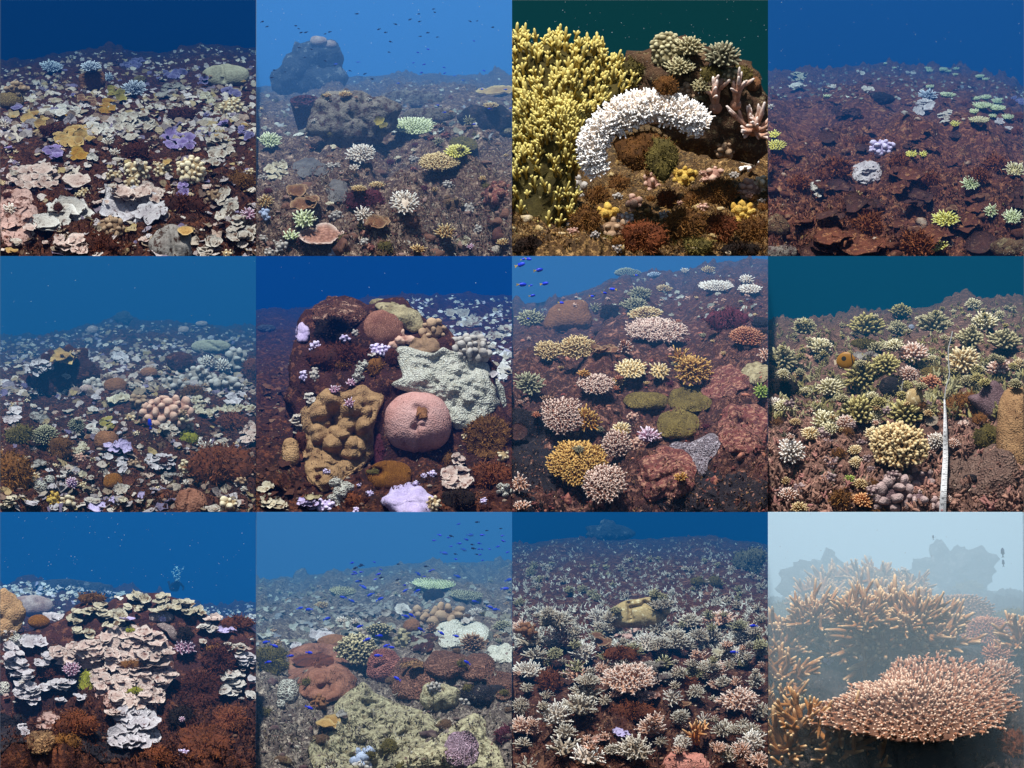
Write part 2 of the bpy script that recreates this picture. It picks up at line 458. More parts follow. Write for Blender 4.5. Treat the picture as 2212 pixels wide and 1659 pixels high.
def k_acro(t, x, y, w, h, mat, desc, dome=.3, L=34, fr=9, n=None, out=1.0, name='table_coral', cat='coral', split=False, hole=0., tip=.62, dens=1.0, ell=1., rings=3, sides=5, sub=1, up=.0, hw=None, basemat=None, dead=0., lift=.0, irr=.2, oseed=None):
    """colony of branchlets on a plate or dome"""
    Rr = w / 2 * PX; f = max(.25, 1.)
    U = tilt_up((h - L * .7) / w * .95 if hw is None else hw, .2, .9)
    F = frame(U, 0)
    Rp = max(Rr - L * PX * .55 * out, Rr * .45)
    n = n or int(np.clip(dens * 1.25 * (Rp / (fr * PX * 1.6)) ** 2 * (1 + dome), 12, 300 if split else 200))
    i = np.arange(n) + .5; rho = np.sqrt(hole ** 2 + (1 - hole ** 2) * i / n); a = i * 2.39996 + R.uniform(0, 6)
    sd = oseed or nseed(); q = np.stack([np.cos(a) * 1.2, np.sin(a) * 1.2, np.full(n, sd * 2.3)], 1)
    ol = 1 + irr * fbm(q, 3, sd)
    rr = rho * ol * (1 + R.uniform(-.05, .05, n)); lx = rr * np.cos(a) * Rp; ly = rr * np.sin(a) * Rp * ell; lz = dome * Rp * (1 - np.minimum(rho, 1) ** 2)
    B = np.stack([lx, ly, lz], 1)
    D = np.stack([np.cos(a) * rho * out * 1.15, np.sin(a) * rho * out * 1.15, 1.0 - .55 * rho * min(out, 1.2) + 0 * a], 1) + R.normal(0, .17, (n, 3))
    D = norm(D); Ls = L * PX * R.uniform(.72, 1.25, n)
    w0 = front(t, x, y, w, h)
    c = at(t, x, y, w0 - .02 - (lift or min(.09, .16 * w * PX)))
    # supporting plate / dome
    NSB = 18; ph = np.arange(NSB) * 2 * math.pi / NSB; rg = 4; Vb = []
    q2 = np.stack([np.cos(ph) * 1.2, np.sin(ph) * 1.2, np.full(NSB, sd * 2.3)], 1); o2 = 1 + irr * fbm(q2, 3, sd)
    for k in range(rg):
        fk = .02 + .98 * k / (rg - 1); Vb.append(np.stack([np.cos(ph) * o2 * fk * Rp * .95, np.sin(ph) * o2 * fk * Rp * ell * .95, np.full(NSB, dome * Rp * (1 - fk * fk) - .004)], 1))
    top = np.concatenate(Vb); bot = top.copy(); bot[:, 2] = -.012 - min(.55 * Rp, .14) * np.maximum(0, 1 - np.hypot(bot[:, 0], bot[:, 1]) / Rp * 1.25)
    T = grid_faces(rg, NSB); G0 = (np.concatenate([top, bot]) @ F + c, np.concatenate([T, T[:, ::-1] + len(top)]), np.zeros(2 * len(top)))
    org = c - U * .3 * Rp
    bm = basemat or mat
    if split:
        r = new(name, None, org)
        new('base_plate', mesh('base_plate', clampx(t, G0[0]) - org, G0[1], G0[2], bm), (0, 0, 0), r)
        xl, xr = (-4 + 2 * t.c) * 1.0, (-4 + 2 * t.c + 2)
        for k in range(n):
            me = finger_mesh(mat, sides, rings, tip, k % 4)
            Dw = D[k] @ F; Bw = B[k] @ F + c
            kk = (CD + Bw[1]) / CD
            tipx = Bw[0] + Dw[0] * Ls[k]
            if min(tipx, Bw[0]) < xl * kk + .012 or max(tipx, Bw[0]) > xr * kk - .012: continue
            o = new('branchlet', me, Vector(Bw - org), r)
            qn = Vector(Dw).to_track_quat('Z', 'Y'); o.rotation_mode = 'QUATERNION'; o.rotation_quaternion = qn @ Matrix.Rotation(R.uniform(0, 6.28), 3, 'Z').to_quaternion()
            o.scale = (fr * PX / .13, fr * PX / .13, Ls[k] / .93)
        buf_add(t, G0[0]); buf_add(t, (B + D * Ls[:, None]) @ F + c)
        return reg(r, t, x, y, w, desc, cat)
    G1 = tubes(B, D, Ls, fr * PX, fr * PX * tip, sides if w > 320 else 4, rings if w > 110 else 2, R.normal(0, .12, (n, 3)) * L * PX, .1)
    if sub and w >= 100:
        idx = np.repeat(np.arange(n), sub); fr_ = R.uniform(.25, .6, len(idx)); aa = R.uniform(0, 6.28, len(idx))
        Bs = B[idx] + D[idx] * (Ls[idx] * fr_)[:, None]
        Ds = D[idx] + np.stack([np.cos(aa), np.sin(aa), np.zeros(len(idx))], 1) * .9
        G2 = tubes(Bs, Ds, Ls[idx] * .42, fr * PX * .62, fr * PX * .5, 3, 2)
        G1 = join(G1, (G2[0], G2[1], .25 + .65 * G2[2]))
    G1 = (G1[0] @ F + c, G1[1], G1[2])
    buf_add(t, G1[0])
    return rooted(t, name, [('base_plate', G0, bm, None), ('branchlets', G1, mat, 'stuff')], x, y, w, desc, cat, org)

def k_blob(t, x, y, w, h, mat, desc, name='boulder_coral', cat='coral', **o):
    if cat == 'rock' and not o.get('drape') and w < 900:
        o['nr'] = max(o.get('nr', 0), 28); o['ns'] = max(o.get('ns', 0), 56); o['amp'] = max(o.get('amp', 0), .13); o.setdefault('fq', 9.); o['irr'] = max(o.get('irr', 0), .1); o['lobes'] = max(o.get('lobes', 0), .14); o.setdefault('lfq', 12.)
    if o.get('drape'): o['nr'] = max(o.get('nr', 0), 24); o['ns'] = max(o.get('ns', 0), 44)
    G = blobG(t, x, y, w, h, seed=nseed(), **o); buf_add(t, G[0], G[1])
    return thing(t, name, G, mat, x, y, w, desc, cat)

def k_drape(t, x, y, w, h, mat, desc, name='encrusting_coral', cat='coral', **o):
    o.setdefault('thick', .05); o.setdefault('amp', .09); o.setdefault('lobes', .10); o.setdefault('lfq', 14.); o.setdefault('irr', .22); o.setdefault('fq', 9.)
    return k_blob(t, x, y, w, h, mat, desc, name, cat, drape=True, **o)

def k_knob(t, x, y, w, h, mat, desc, kr=18, name='knobby_coral', cat='coral', fd=.6, dens=1.0, sq=(1, 1, 1), drape=False, base=None, pts=None, tall=0.):
    """cluster of rounded knobs on a body"""
    sd = nseed(); G0 = blobG(t, x, y, w * .86, h * .86, seed=sd, fd=fd, nr=14, ns=24, drape=drape, base=base, pts=pts)
    n = int(np.clip(dens * 1.7 * w * h / (kr * kr * 4), 6, 150)); V = G0[0]
    m = len(V) - 1; fr_ = np.arange(m)[: int(m * .62)]
    # even spread: farthest-point sampling over the front of the body
    C = V[fr_]; pick = [int(R.integers(len(C)))]; d = ((C - C[pick[0]]) ** 2).sum(1)
    while len(pick) < n and d.max() > (kr * PX * .55) ** 2:
        k = int(d.argmax()); pick.append(k); d = np.minimum(d, ((C - C[k]) ** 2).sum(1))
    C = C[pick]; rad = kr * PX * R.uniform(.65, 1.25, len(C)); cc = V.mean(0); nn = norm(C - cc)
    G1 = balls(C + nn * rad[:, None] * .2, rad, np.array(sq)[None] * R.uniform(.75, 1.3, (len(C), 3)), 2 if kr >= 32 and len(C) < 30 else 1 if kr >= 19 else 0, .05)
    nb_ = norm(G1[0] - np.repeat(C, len(G1[0]) // len(C), 0)); G1 = (G1[0] + nb_ * (fbm(G1[0] * (.9 / (kr * PX)), 3, sd) * kr * PX * .3)[:, None], G1[1], G1[2])
    if tall: G1 = (G1[0], G1[1], G1[2])
    A = np.clip(((G1[0].reshape(len(C), -1, 3) - C[:, None]) * nn[:, None]).sum(2) / rad[:, None] * .5 + .4, 0, 1).reshape(-1)
    G = join(G0, (G1[0], G1[1], A)); buf_add(t, G[0])
    return thing(t, name, G, mat, x, y, w, desc, cat)

def k_tuft(t, x, y, w, h, mat, desc, name='algae_clump', cat='algae', bl=26, bw=4, n=None, fd=.4, drape=False, core=True, dens=1., **o):
    """bushy turf: a rough core bristling with small fronds"""
    G0 = blobG(t, x, y, w * .88, h * .88, seed=nseed(), fd=fd, nr=14, ns=24, amp=.14, fq=9., irr=.2, drape=drape, **o)
    n = n or int(np.clip(dens * w * h / 60, 90, 1300)); V = G0[0]; m = int((len(V) - 1) * .75)
    i = R.integers(0, m, n); C = V[i] + R.normal(0, .006, (n, 3)); cc = V.mean(0)
    D = norm(norm(C - cc) * 1. + R.normal(0, .55, (n, 3)) + np.array([0, -.25, .35]))
    G1 = blades(C, D, bl * PX * R.uniform(.5, 1.3, n), bw * PX * R.uniform(.7, 1.5, n))
    G = join(G0, G1); buf_add(t, G0[0])
    return thing(t, name, G, mat, x, y, w, desc, cat)

def blades(C, D, L, wd, A=None):
    n = len(C); side = norm(np.cross(D, R.normal(0, 1, (n, 3)))); b = R.normal(0, .35, (n, 3)) * L[:, None]
    p0 = C - side * wd[:, None] * .5; p1 = C + side * wd[:, None] * .5
    m0 = C + D * (L * .55)[:, None] - side * wd[:, None] * .6; m1 = C + D * (L * .55)[:, None] + side * wd[:, None] * .6
    e = C + D * L[:, None] + b
    V = np.stack([p0, p1, m0, m1, e], 1).reshape(-1, 3)
    T = np.array([(0, 1, 3), (0, 3, 2), (2, 3, 4)]); T = (T[None] + (np.arange(n) * 5)[:, None, None]).reshape(-1, 3)
    a = np.tile([0, 0, .5, .5, 1.], (n, 1)) if A is None else np.repeat(A[:, None], 5, 1)
    return V, T, a.reshape(-1)

def stagG(U, n, Lm, r, spread=1., curve=.5, sub=2, sides=6, rings=7, el=(.1, 1.2), core=.12):
    """list of curved knobbly branches from the origin, each (V,T,A)"""
    F = frame(U, 0); out = []
    for k in range(n):
        a = k * 2.39996 + R.uniform(-.3, .3); e = el[0] + (el[1] - el[0]) * math.sqrt((k + .5) / n)
        D = np.array([math.cos(a) * math.sin(e), math.sin(a) * math.sin(e), math.cos(e)]); L = Lm * R.uniform(.75, 1.2)
        bend = np.array([D[0] * .1, D[1] * .1, curve * math.sin(e)]) * L * R.uniform(.2, 1.1) + R.normal(0, .16, 3) * L
        st = D * Lm * core * R.uniform(.5, 1.2)
        Bs = [st]; Ds = [D]; Ls = [L]; bs = [bend]; rs = [r]
        for q in range(sub):
            f = R.uniform(.15, .7); p = st + D * L * f + bend * f * f
            d2 = norm(D + R.normal(0, .75, 3) + np.array([0, 0, .2])); l2 = L * R.uniform(.28, .6)
            Bs.append(p); Ds.append(d2); Ls.append(l2); bs.append(np.array([0, 0, .15 * l2])); rs.append(r * .82)
        G = tubes(np.array(Bs), np.array(Ds), np.array(Ls), np.array(rs), np.array(rs) * .55, sides, rings, np.array(bs), .13)
        out.append((G[0] @ F, G[1], G[2]))
    return out

def k_stag(t, x, y, w, h, mat, desc, n=26, L=None, r=14, U=None, name='staghorn_coral', cat='coral', sub=2, el=(.1, 1.35), curve=.4, split=True, lift=0., rings=7, sides=6, core=.12, coremat=None):
    L = L or w * .5; w0 = front(t, x, y, w, h)
    U = tilt_up(h / w * .8) if U is None else norm(np.array(U, float))
    c = at(t, x, y, w0 - lift); br = stagG(U, n, L * PX, r * PX, 1., curve, sub, sides, rings, el, core)
    br = [(g[0] + c, g[1], g[2]) for g in br]
    for g in br: buf_add(t, g[0])
    cb = balls(np.array([c]), L * PX * max(.2, core * .8), None, 2, .1)
    if split: P = [('branch', g, mat, None) for g in br] + [('base', cb, coremat or mat, None)]
    else: P = [('branches', join(*br), mat, 'stuff'), ('base', cb, coremat or mat, None)]
    return rooted(t, name, P, x, y, w, desc, cat, c)

def fish_mesh(key, mat, hgt=.42, wid=.2, tail=.3):
    nr, ns = 12, 10; xs = np.linspace(0, 1, nr); V, A = [], []
    for f in xs:
        rh = hgt * .5 * (math.sin(math.pi * min(1, f * 1.02) ** .8) ** .75 if 0 < f < 1 else 0.05) + .02
        if f > .8: rh = max(rh, hgt * .11)
        a = np.arange(ns) * 2 * math.pi / ns
        V.append(np.stack([np.full(ns, f - .45), np.cos(a) * rh * wid / hgt, np.sin(a) * rh], 1)); A.append(np.full(ns, 1. if f > .86 else 0.))
    V = np.concatenate(V); T = grid_faces(nr, ns); A = np.concatenate(A); n = len(V)
    fx = [(.5, 0, .05), (.5, 0, -.05), (.5 + tail, 0, tail * .62), (.5 + tail * .7, 0, 0), (.5 + tail, 0, -tail * .62),
          (-.2, 0, hgt * .44), (.28, 0, hgt * .62), (.4, 0, hgt * .28), (-.05, 0, -hgt * .46), (.22, 0, -hgt * .62), (.38, 0, -hgt * .25)]
    off = .012
    F1 = np.array(fx); F1[:, 1] += off; F2 = np.array(fx); F2[:, 1] -= off
    tt = np.array([(0, 3, 2), (0, 1, 3), (1, 4, 3), (5, 7, 6), (8, 9, 10)])
    V = np.concatenate([V, F1, F2]); T = np.concatenate([T, tt + n, tt[:, ::-1] + n + len(fx)])
    A = np.concatenate([A, [1] * 5 + [0] * 6, [1] * 5 + [0] * 6])
    # close nose
    return mesh(key, V, T, A, mat)

def k_fish(t, me, x, y, L, w, desc, yaw=0., roll=0., flip=False, name='damselfish', cat='fish', lm=True):
    o = new(name, me, Vector(at(t, x, y, w)))
    o.rotation_euler = (R.uniform(-.15, .15), roll, yaw + (math.pi if flip else 0)); o.scale = [L * PX] * 3
    return reg(o, t, x, y, L, desc, cat, lm)

# ------------------------------------------------------------------ a terrace: ground, water behind it, water haze, loose cover
HK = .62                                      # how bright fully scattering water of this depth renders
ORD = ['first', 'second', 'third', 'fourth']
def phrase(r, c):
    row = ('top', 'middle', 'bottom')[r]
    return f'{row} left picture' if c == 0 else f'{row} right picture' if c == 3 else f'{row} row {ORD[c]} picture'

def terrace(r, c, hor, ground, wc, dens, ext=(.74, .52, .5), *, A=1.0, B=2.0, amp=.06, fq=3.2, rough=1., lean=0., lobe=.5, bottom=None, emat=None, wtop=None, seed=None, jag=11., big=1.2):
    t = Terrace(); t.r, t.c = r, c; t.tp = phrase(r, c); t.A, t.B = A, B
    t.hx = np.linspace(0, S, 240); t.hy = np.interp(t.hx, [p[0] for p in hor], [p[1] for p in hor])
    hn = np.stack([t.hx / 95, np.full(240, r * 7.3 + c), np.full(240, .5)], 1); t.hy = t.hy + jag * fbm(hn, 4, 40 + r * 4 + c, .6)
    water = f'water_{r}{c}'; water_mat(water, lin(wc))
    buf_init(t)
    nx, ny = 136, 126; sd = seed or (r * 4 + c + 1) * 13
    X, Q = np.meshgrid(np.linspace(0, S, nx), np.linspace(0, 1.07, ny))
    Y = S + 70 - Q * (S + 70 - horizon(t, X)); Y = np.where(Q > 1, horizon(t, X) + (Q - 1) * 900, Y)
    W = w_of_s(t, Q) + np.maximum(0, Q - 1) * 6; W = np.minimum(W, DEP - .05)
    ps = 1 / (1.2 - np.minimum(Q, 1.02)); P = np.stack([((X / S - .5) * ps).ravel() * fq, (ps * 1.1).ravel() * fq, np.full(X.size, sd * 1.9)], 1)
    d = big * fbm(P * .55 + 3.3, 2, sd + 2) * np.minimum(1, (1 / ps.ravel()) / .36) + fbm(P, 6, sd, .6) * .8 + lobe * 1.1 * (.5 - worley(P * 2.4, sd)) + lobe * .8 * (.5 - worley(P * 6.1, sd + 3)) + lobe * .5 * (.5 - worley(P * 13., sd + 7))
    am = 1.7 * amp * np.maximum(1 / ps.ravel(), .36) * rough
    dz = (S + 70 - horizon(t, X)) * PX; e = .01; dw = (w_of_s(t, np.minimum(Q, 1) + e) - w_of_s(t, np.minimum(Q, 1))) / e
    n = norm(np.stack([0 * dz.ravel(), -dz.ravel(), dw.ravel()], 1))
    V = at(t, X.ravel(), Y.ravel(), W.ravel()) + n * (d * am)[:, None]
    V = clampx(t, V)
    # solid sides and underside
    T = grid_faces(ny, nx, False); idx = np.arange(nx * ny).reshape(ny, nx)
    ring = np.concatenate([idx[0, :], idx[1:, -1], idx[-1, -2::-1], idx[-2:0:-1, 0]])
    low = V[ring].copy(); low[:, 2] = V[:, 2].min() - .25
    k = len(V); j = np.arange(len(ring)); j2 = (j + 1) % len(ring)
    Tw = np.concatenate([np.stack([ring[j], k + j, k + j2], 1), np.stack([ring[j], k + j2, ring[j2]], 1)])
    cap = np.stack([np.full(len(ring), k + len(ring)), k + j2, k + j], 1)
    Vc = np.concatenate([V, low, [low.mean(0)]])
    buf_add(t, V, T); t.buf = np.where(t.buf > 40, t.buf0, t.buf)
    org = np.array([low[:, 0].mean(), V[:, 1].min(), low[:, 2].min()])
    o = new('reef_floor', mesh('reef_floor', Vc - org, np.concatenate([T, Tw, cap]), np.zeros(len(Vc)), ground), org); o['kind'] = 'structure'; o['label'] = f'rough reef slope of the {t.tp}'
    # open water at the back: a tall curved sheet leaning by `lean`
    wx = np.linspace(-14, S + 14, 12); wy = np.linspace(0, 1, 24); XX, YY = np.meshgrid(wx, wy)
    kk = (CD + ROWY[r] + DEP) / CD; x0 = (-4 + 2 * c) * kk; x1 = (-2 + 2 * c) * kk
    zt = 3 + (6 - 2 * r - 3) * kk; zb = zt - 2.3
    u = YY; depth = DEP + lean * u * u * .5
    zz = zb + (zt - zb) * u
    Vw = np.stack([x0 + (x1 - x0) * (XX + 14) / (S + 28), ROWY[r] + depth, zz], -1).reshape(-1, 3)
    kf = (CD + Vw[:, 1]) / kk / CD
    Vw[:, 2] = 3 + (Vw[:, 2] - 3) * np.maximum(kf, 1e-3)
    ow = new('water', mesh('water', Vw, grid_faces(24, 12, False), None, water)); ow['kind'] = 'structure'; ow['label'] = f'open water behind the reef of the {t.tp}'
    # haze in the water
    g = .0012; zlo = V[:, 2].min() - .32; zhi = zt + .12
    b = []
    for xs in (0, 1):
        for wv in (-.34, DEP - .03):
            q = at(t, S * xs, 0, wv); b += [(q[0] + (g if xs == 0 else -g), q[1], zlo), (q[0] + (g if xs == 0 else -g), q[1], q[2] + (.1 if r == 0 else -.002))]
    b = np.array(b)
    Tb = np.array([(0, 1, 3), (0, 3, 2), (4, 6, 7), (4, 7, 5), (0, 4, 5), (0, 5, 1), (2, 3, 7), (2, 7, 6), (0, 2, 6), (0, 6, 4), (1, 5, 7), (1, 7, 3)])
    m = bpy.data.materials.new('haze'); m.use_nodes = True; nt = m.node_tree; nt.nodes.clear()
    mo = nt.nodes.new('ShaderNodeOutputMaterial'); pv = nt.nodes.new('ShaderNodeVolumePrincipled'); nt.links.new(pv.outputs[0], mo.inputs['Volume'])
    wl = np.array(lin(wc)) / HK; e_ = np.array(ext); om = np.minimum(wl, .97); cs = om * e_; ab = np.clip((1 - np.clip((e_ - cs) / (1 - cs), 0, 1)) ** 2, 0, 1)
    pv.inputs['Absorption Color'].default_value = (*ab, 1)
    pv.inputs['Color'].default_value = (*cs, 1); pv.inputs['Density'].default_value = dens; pv.inputs['Anisotropy'].default_value = 0.
    oh = new('haze', mesh('haze', b, Tb, None, m, False)); oh['kind'] = 'stuff'; oh['label'] = f'hazy water filling the {t.tp}'; oh['category'] = 'haze'
    return t

def spots(t, n, x0=0, x1=S, y0=None, y1=S, bias=1.3):
    """random places on the ground, denser towards the far edge as perspective asks"""
    out = []
    while len(out) < n:
        x = R.uniform(x0, x1); yt = float(horizon(t, x)) + 14 if y0 is None else y0
        y = yt + (y1 - yt) * R.uniform() ** bias
        if y > float(horizon(t, x)) + 6: out.append((x, y))
    return np.array(out)

def rubble(t, n, mat, size=22, name='rubble', label=None, bias=1.2, sq=(1., 1., .7), rg=None, sub=0):
    n = n // 4; P = spots(t, n, bias=bias, **(rg or {})); f = far(t, P[:, 0], P[:, 1]); w = surf(t, P[:, 0], P[:, 1])
    C = at(t, P[:, 0], P[:, 1], w + .008); rad = size * PX * f * R.uniform(.35, 1.3, n) ** 1.2
    G = balls(C, rad, np.array(sq)[None] * R.uniform(.6, 1.4, (n, 3)), sub, .25 if sub == 0 else .16, R.uniform(0, 1, n))
    if sub: q = np.repeat(C, len(G[0]) // n, 0); G = (G[0] + (G[0] - q) * (.55 * fbm(G[0] * 26, 3, 9))[:, None], G[1], np.clip(G[2] + R.normal(0, .12, len(G[2])), 0, 1))
    o = new(name, mesh(name, clampx(t, G[0]), G[1], G[2], mat, True)); o['kind'] = 'stuff'; o['label'] = label or f'loose coral rubble strewn over the {t.tp}'; o['category'] = 'rubble'

def turf(t, n, mat, L=30, wd=7, name='algae_turf', label=None, bias=1.1, rg=None, clump=5, spread=22, clear=False):
    P = spots(t, n // clump, bias=bias, **(rg or {})); f = far(t, P[:, 0], P[:, 1]); 
    if clear:                                 # leave the colonies themselves clean
        ok = np.ones(len(P), bool)
        for e in REG:
            if e['t'] is t and e['lm'] and e['w'] < 900 and not e['o'].name.startswith('reef_rock'): ok &= ((P[:, 0] - e['x']) / (.5 * e['w'])) ** 2 + ((P[:, 1] - e['y']) / (.4 * e['w'])) ** 2 > 1
        P = P[ok]; f = f[ok]; n = len(P) * clump
    P = np.repeat(P, clump, 0); f = np.repeat(f, clump); A = np.repeat(R.uniform(0, 1, len(P) // clump), clump)
    P = P + R.normal(0, spread, P.shape) * f[:, None]; P[:, 0] = np.clip(P[:, 0], 2, S - 2); P[:, 1] = np.clip(P[:, 1], horizon(t, P[:, 0]) + 8, S - 2)
    w = surf(t, P[:, 0], P[:, 1]); m = len(P)
    D = norm(np.array([0, -.55, .75]) + R.normal(0, .5, (m, 3)))
    G = blades(at(t, P[:, 0], P[:, 1], w + .006), D, L * PX * f * R.uniform(.4, 1.4, m), wd * PX * f * R.uniform(.6, 1.5, m), np.clip(A + R.normal(0, .08, m), 0, 1))
    o = new(name, mesh(name, clampx(t, G[0]), G[1], G[2], mat)); o['kind'] = 'stuff'; o['label'] = label or f'short algae turf covering the ground of the {t.tp}'; o['category'] = 'algae'

def miniplates(t, n, mat, size=40, name='distant_corals', label=None, rg=None, bias=1., spiky=False, rk=.17):
    P = spots(t, n, bias=bias, **(rg or {})); f = far(t, P[:, 0], P[:, 1]); w = surf(t, P[:, 0], P[:, 1])
    C = at(t, P[:, 0], P[:, 1], w - .01); rad = size * PX * f * R.uniform(.4, 1.4, n); A = R.uniform(0, 1, n)
    if spiky:
        m = 7; idx = np.repeat(np.arange(n), m); D = norm(np.array([0, -.35, .75]) + R.normal(0, .6, (n * m, 3)))
        G = tubes(C[idx] + R.normal(0, .25, (n * m, 3)) * rad[idx][:, None], D, rad[idx] * R.uniform(.5, 1.2, n * m), rad[idx] * rk, rad[idx] * (.07 if rk < .2 else rk * .8), 3, 2)
        per = 2 * 3 + 1; G = (G[0], G[1], np.repeat(A[idx], per))
    else:
        sg = 9; th = np.arange(sg) * 2 * math.pi / sg
        rr = R.uniform(.6, 1.25, (n, sg)); zz = R.normal(.1, .16, (n, sg))
        U = norm(np.array([0, -.45, .8]) + R.normal(0, .28, (n, 3))); Xa = norm(np.cross(U, R.normal(0, 1, (n, 3)))); Ya = np.cross(U, Xa)
        ring = C[:, None] + ((np.cos(th)[None] * rr)[..., None] * Xa[:, None] + (np.sin(th)[None] * rr)[..., None] * Ya[:, None] + zz[..., None] * U[:, None]) * rad[:, None, None]
        low = C[:, None] + (ring - C[:, None]) * .8 - U[:, None] * (rad * .14)[:, None, None]
        V = np.concatenate([C[:, None], ring, low], 1); j = np.arange(sg); j2 = (j + 1) % sg
        T = np.concatenate([np.stack([0 * j, 1 + j, 1 + j2], 1), np.stack([1 + j, 1 + sg + j, 1 + sg + j2], 1), np.stack([1 + j, 1 + sg + j2, 1 + j2], 1)])
        per = 2 * sg + 1; G = (V.reshape(-1, 3), (T[None] + (np.arange(n) * per)[:, None, None]).reshape(-1, 3), np.repeat(A, per))
    o = new(name, mesh(name, clampx(t, G[0]), G[1], G[2], mat, spiky)); o['kind'] = 'stuff'; o['label'] = label or f'far corals massed towards the skyline of the {t.tp}'; o['category'] = 'coral'

def skirt(t, mat, rmat, L=26, wd=6, dens=1.):
    """growth and grit gathered round the feet of the colonies"""
    X, Y, W_ = [], [], []
    for e in REG:
        if e['t'] is not t or not e['lm'] or e['w'] < 34 or e['o'].name.startswith(('damselfish', 'butterfly', 'measuring', 'line', 'person')): continue
        n = int(np.clip(e['w'] * .24 * dens, 6, 80)); a = R.uniform(-.2, math.pi + .2, n)
        n = len(a); X.append(e['x'] + np.cos(a) * e['w'] * .46 * R.uniform(.85, 1.12, n)); Y.append(e['y'] + np.sin(a) * e['w'] * .30 * R.uniform(.8, 1.25, n)); W_.append(np.full(n, e['w']))
    X = np.concatenate(X); Y = np.concatenate(Y); W_ = np.concatenate(W_); ok = (X > 4) & (X < S - 4) & (Y < S - 4) & (Y > horizon(t, np.clip(X, 0, S)) + 10); X, Y, W_ = X[ok], Y[ok], W_[ok]
    n = len(X); f = np.clip(far(t, X, Y), .2, 1); w = surf(t, X, Y)
    D = norm(np.array([0, -.5, .7]) + R.normal(0, .5, (n, 3))); C = at(t, X, Y, w + .012)
    G = blades(C, D, L * PX * f * R.uniform(.4, 1.3, n), wd * PX * f * R.uniform(.7, 1.6, n), R.uniform(0, 1, n))
    o = new('foot_growth', mesh('foot_growth', clampx(t, G[0]), G[1], G[2], mat)); o['kind'] = 'stuff'; o['label'] = f'algae fringe round the coral feet of the {t.tp}'; o['category'] = 'algae'

def crust(t, n, mat, size=24, rg=None, bias=1.25):
    """close cover of small uneven coral lumps"""
    turf(t, n * 5, mat, size * .8, 9, 'coral_crust', f'small mixed growth crusting the ground of the {t.tp}', bias, rg, 5, 16, True)

def specks(t, n, mat, y1=700, w=(.3, 3.5)):
    n = int(n * 2.2)
    C = at(t, R.uniform(10, S - 10, n), R.uniform(10, y1, n), R.uniform(w[0], w[1], n))
    G = balls(C, .0012 * R.uniform(.5, 1.6, n) ** 2.2 + .0006, None, 0)
    o = new('drifting_particles', mesh('drifting_particles', G[0], G[1], G[2], mat)); o['kind'] = 'stuff'; o['label'] = f'pale particles drifting in the water of the {t.tp}'; o['category'] = 'particles'

def scatter(t, n, kinds, size, desc, rg=None, bias=1.5, avoid=1.0, minw=26):
    """smaller colonies, each a thing of its own; kinds: list of callables (t,x,y,w,h,desc)"""
    tries = 0; done = 0
    while done < n and tries < n * 30:
        tries += 1; x, y = spots(t, 1, bias=bias, **(rg or {}))[0]; f = float(far(t, x, y)); w = max(minw, R.uniform(*size) * f)
        if any(e['t'] is t and abs(e['x'] - x) < avoid * (e['w'] * .42 + w * .4) and abs(e['y'] - y) < avoid * (e.get('w') * .30 + w * .3) for e in REG): continue
        if x < w * .4 or x > S - w * .4: continue
        k, ds = kinds[done % len(kinds)]; k(t, x, y, w, w * R.uniform(.5, .75), ds or desc); done += 1

# ------------------------------------------------------------------ labels
def finish_labels():
    by = {}
    for e in REG: by.setdefault((e['t'].tp, e['d']), []).append(e)
    uniq = {}
    for (tp, d), es in by.items():
        if len(es) == 1 and es[0]['lm']: uniq.setdefault(tp, []).append(es[0])
    def rel(e, h):
        dx = e['x'] - h['x']; dy = e['y'] - h['y']; ax, ay = abs(dx), abs(dy)
        if ax > 2.2 * ay: return 'right of' if dx > 0 else 'left of'
        if ay > 2.2 * ax: return 'below' if dy > 0 else 'above'
        return ('lower ' if dy > 0 else 'upper ') + ('right of' if dx > 0 else 'left of')
    used = {}
    for (tp, d), es in by.items():
        if len(es) == 1:
            used.setdefault(f'{d}, {tp}', []).append(es[0]); continue
        for e in es:
            e['o']['group'] = (d if d.endswith('algae') or d.endswith('fish') else d + 's') + ', ' + tp
            if not e['lm']:
                used.setdefault(f'{d}, {tp}', []).append(e); continue
            hs = uniq.get(tp, [])
            if not hs: used.setdefault(f'{d}, {tp}', []).append(e); continue
            room = 16 - len(d.split()) - 4 - 3
            ok = [q for q in hs if len(q['d'].split()) <= room and ',' not in q['d']] or sorted(hs, key=lambda q: len(q['d'].split()))[:4]
            h = min(ok, key=lambda q: (q['x'] - e['x']) ** 2 + (q['y'] - e['y']) ** 2)
            l = f"{d} {rel(e, h)} the {h['d']}"
            if len((l + ' ' + tp).split()) <= 16: l += ', ' + tp
            used.setdefault(l, []).append(e)
    for l, es in used.items():
        lm = [e for e in es if e['lm']]
        if len(es) == 1 or not lm or len(es) > 20:
            for e in es: e['o']['label'] = ' '.join(l.split()[:16])
            continue
        es.sort(key=lambda e: e['x']); nn = ['leftmost', 'second from left', 'third from left', 'fourth from left', 'fifth from left', 'sixth from left', 'seventh from left', 'eighth from left', 'ninth from left'] + [q + ' from left' for q in ('tenth', 'eleventh', 'twelfth', 'thirteenth', 'fourteenth', 'fifteenth', 'sixteenth', 'seventeenth', 'eighteenth', 'nineteenth', 'twentieth')]
        for i, e in enumerate(es):
            w = 'rightmost' if i == len(es) - 1 else nn[i]
            words = l.split()
            if len(words) + len(w.split()) > 16: words = l.split(',')[0].split()[:16 - len(w.split())]
            e['o']['label'] = ' '.join(words).rstrip(',') + ', ' + w

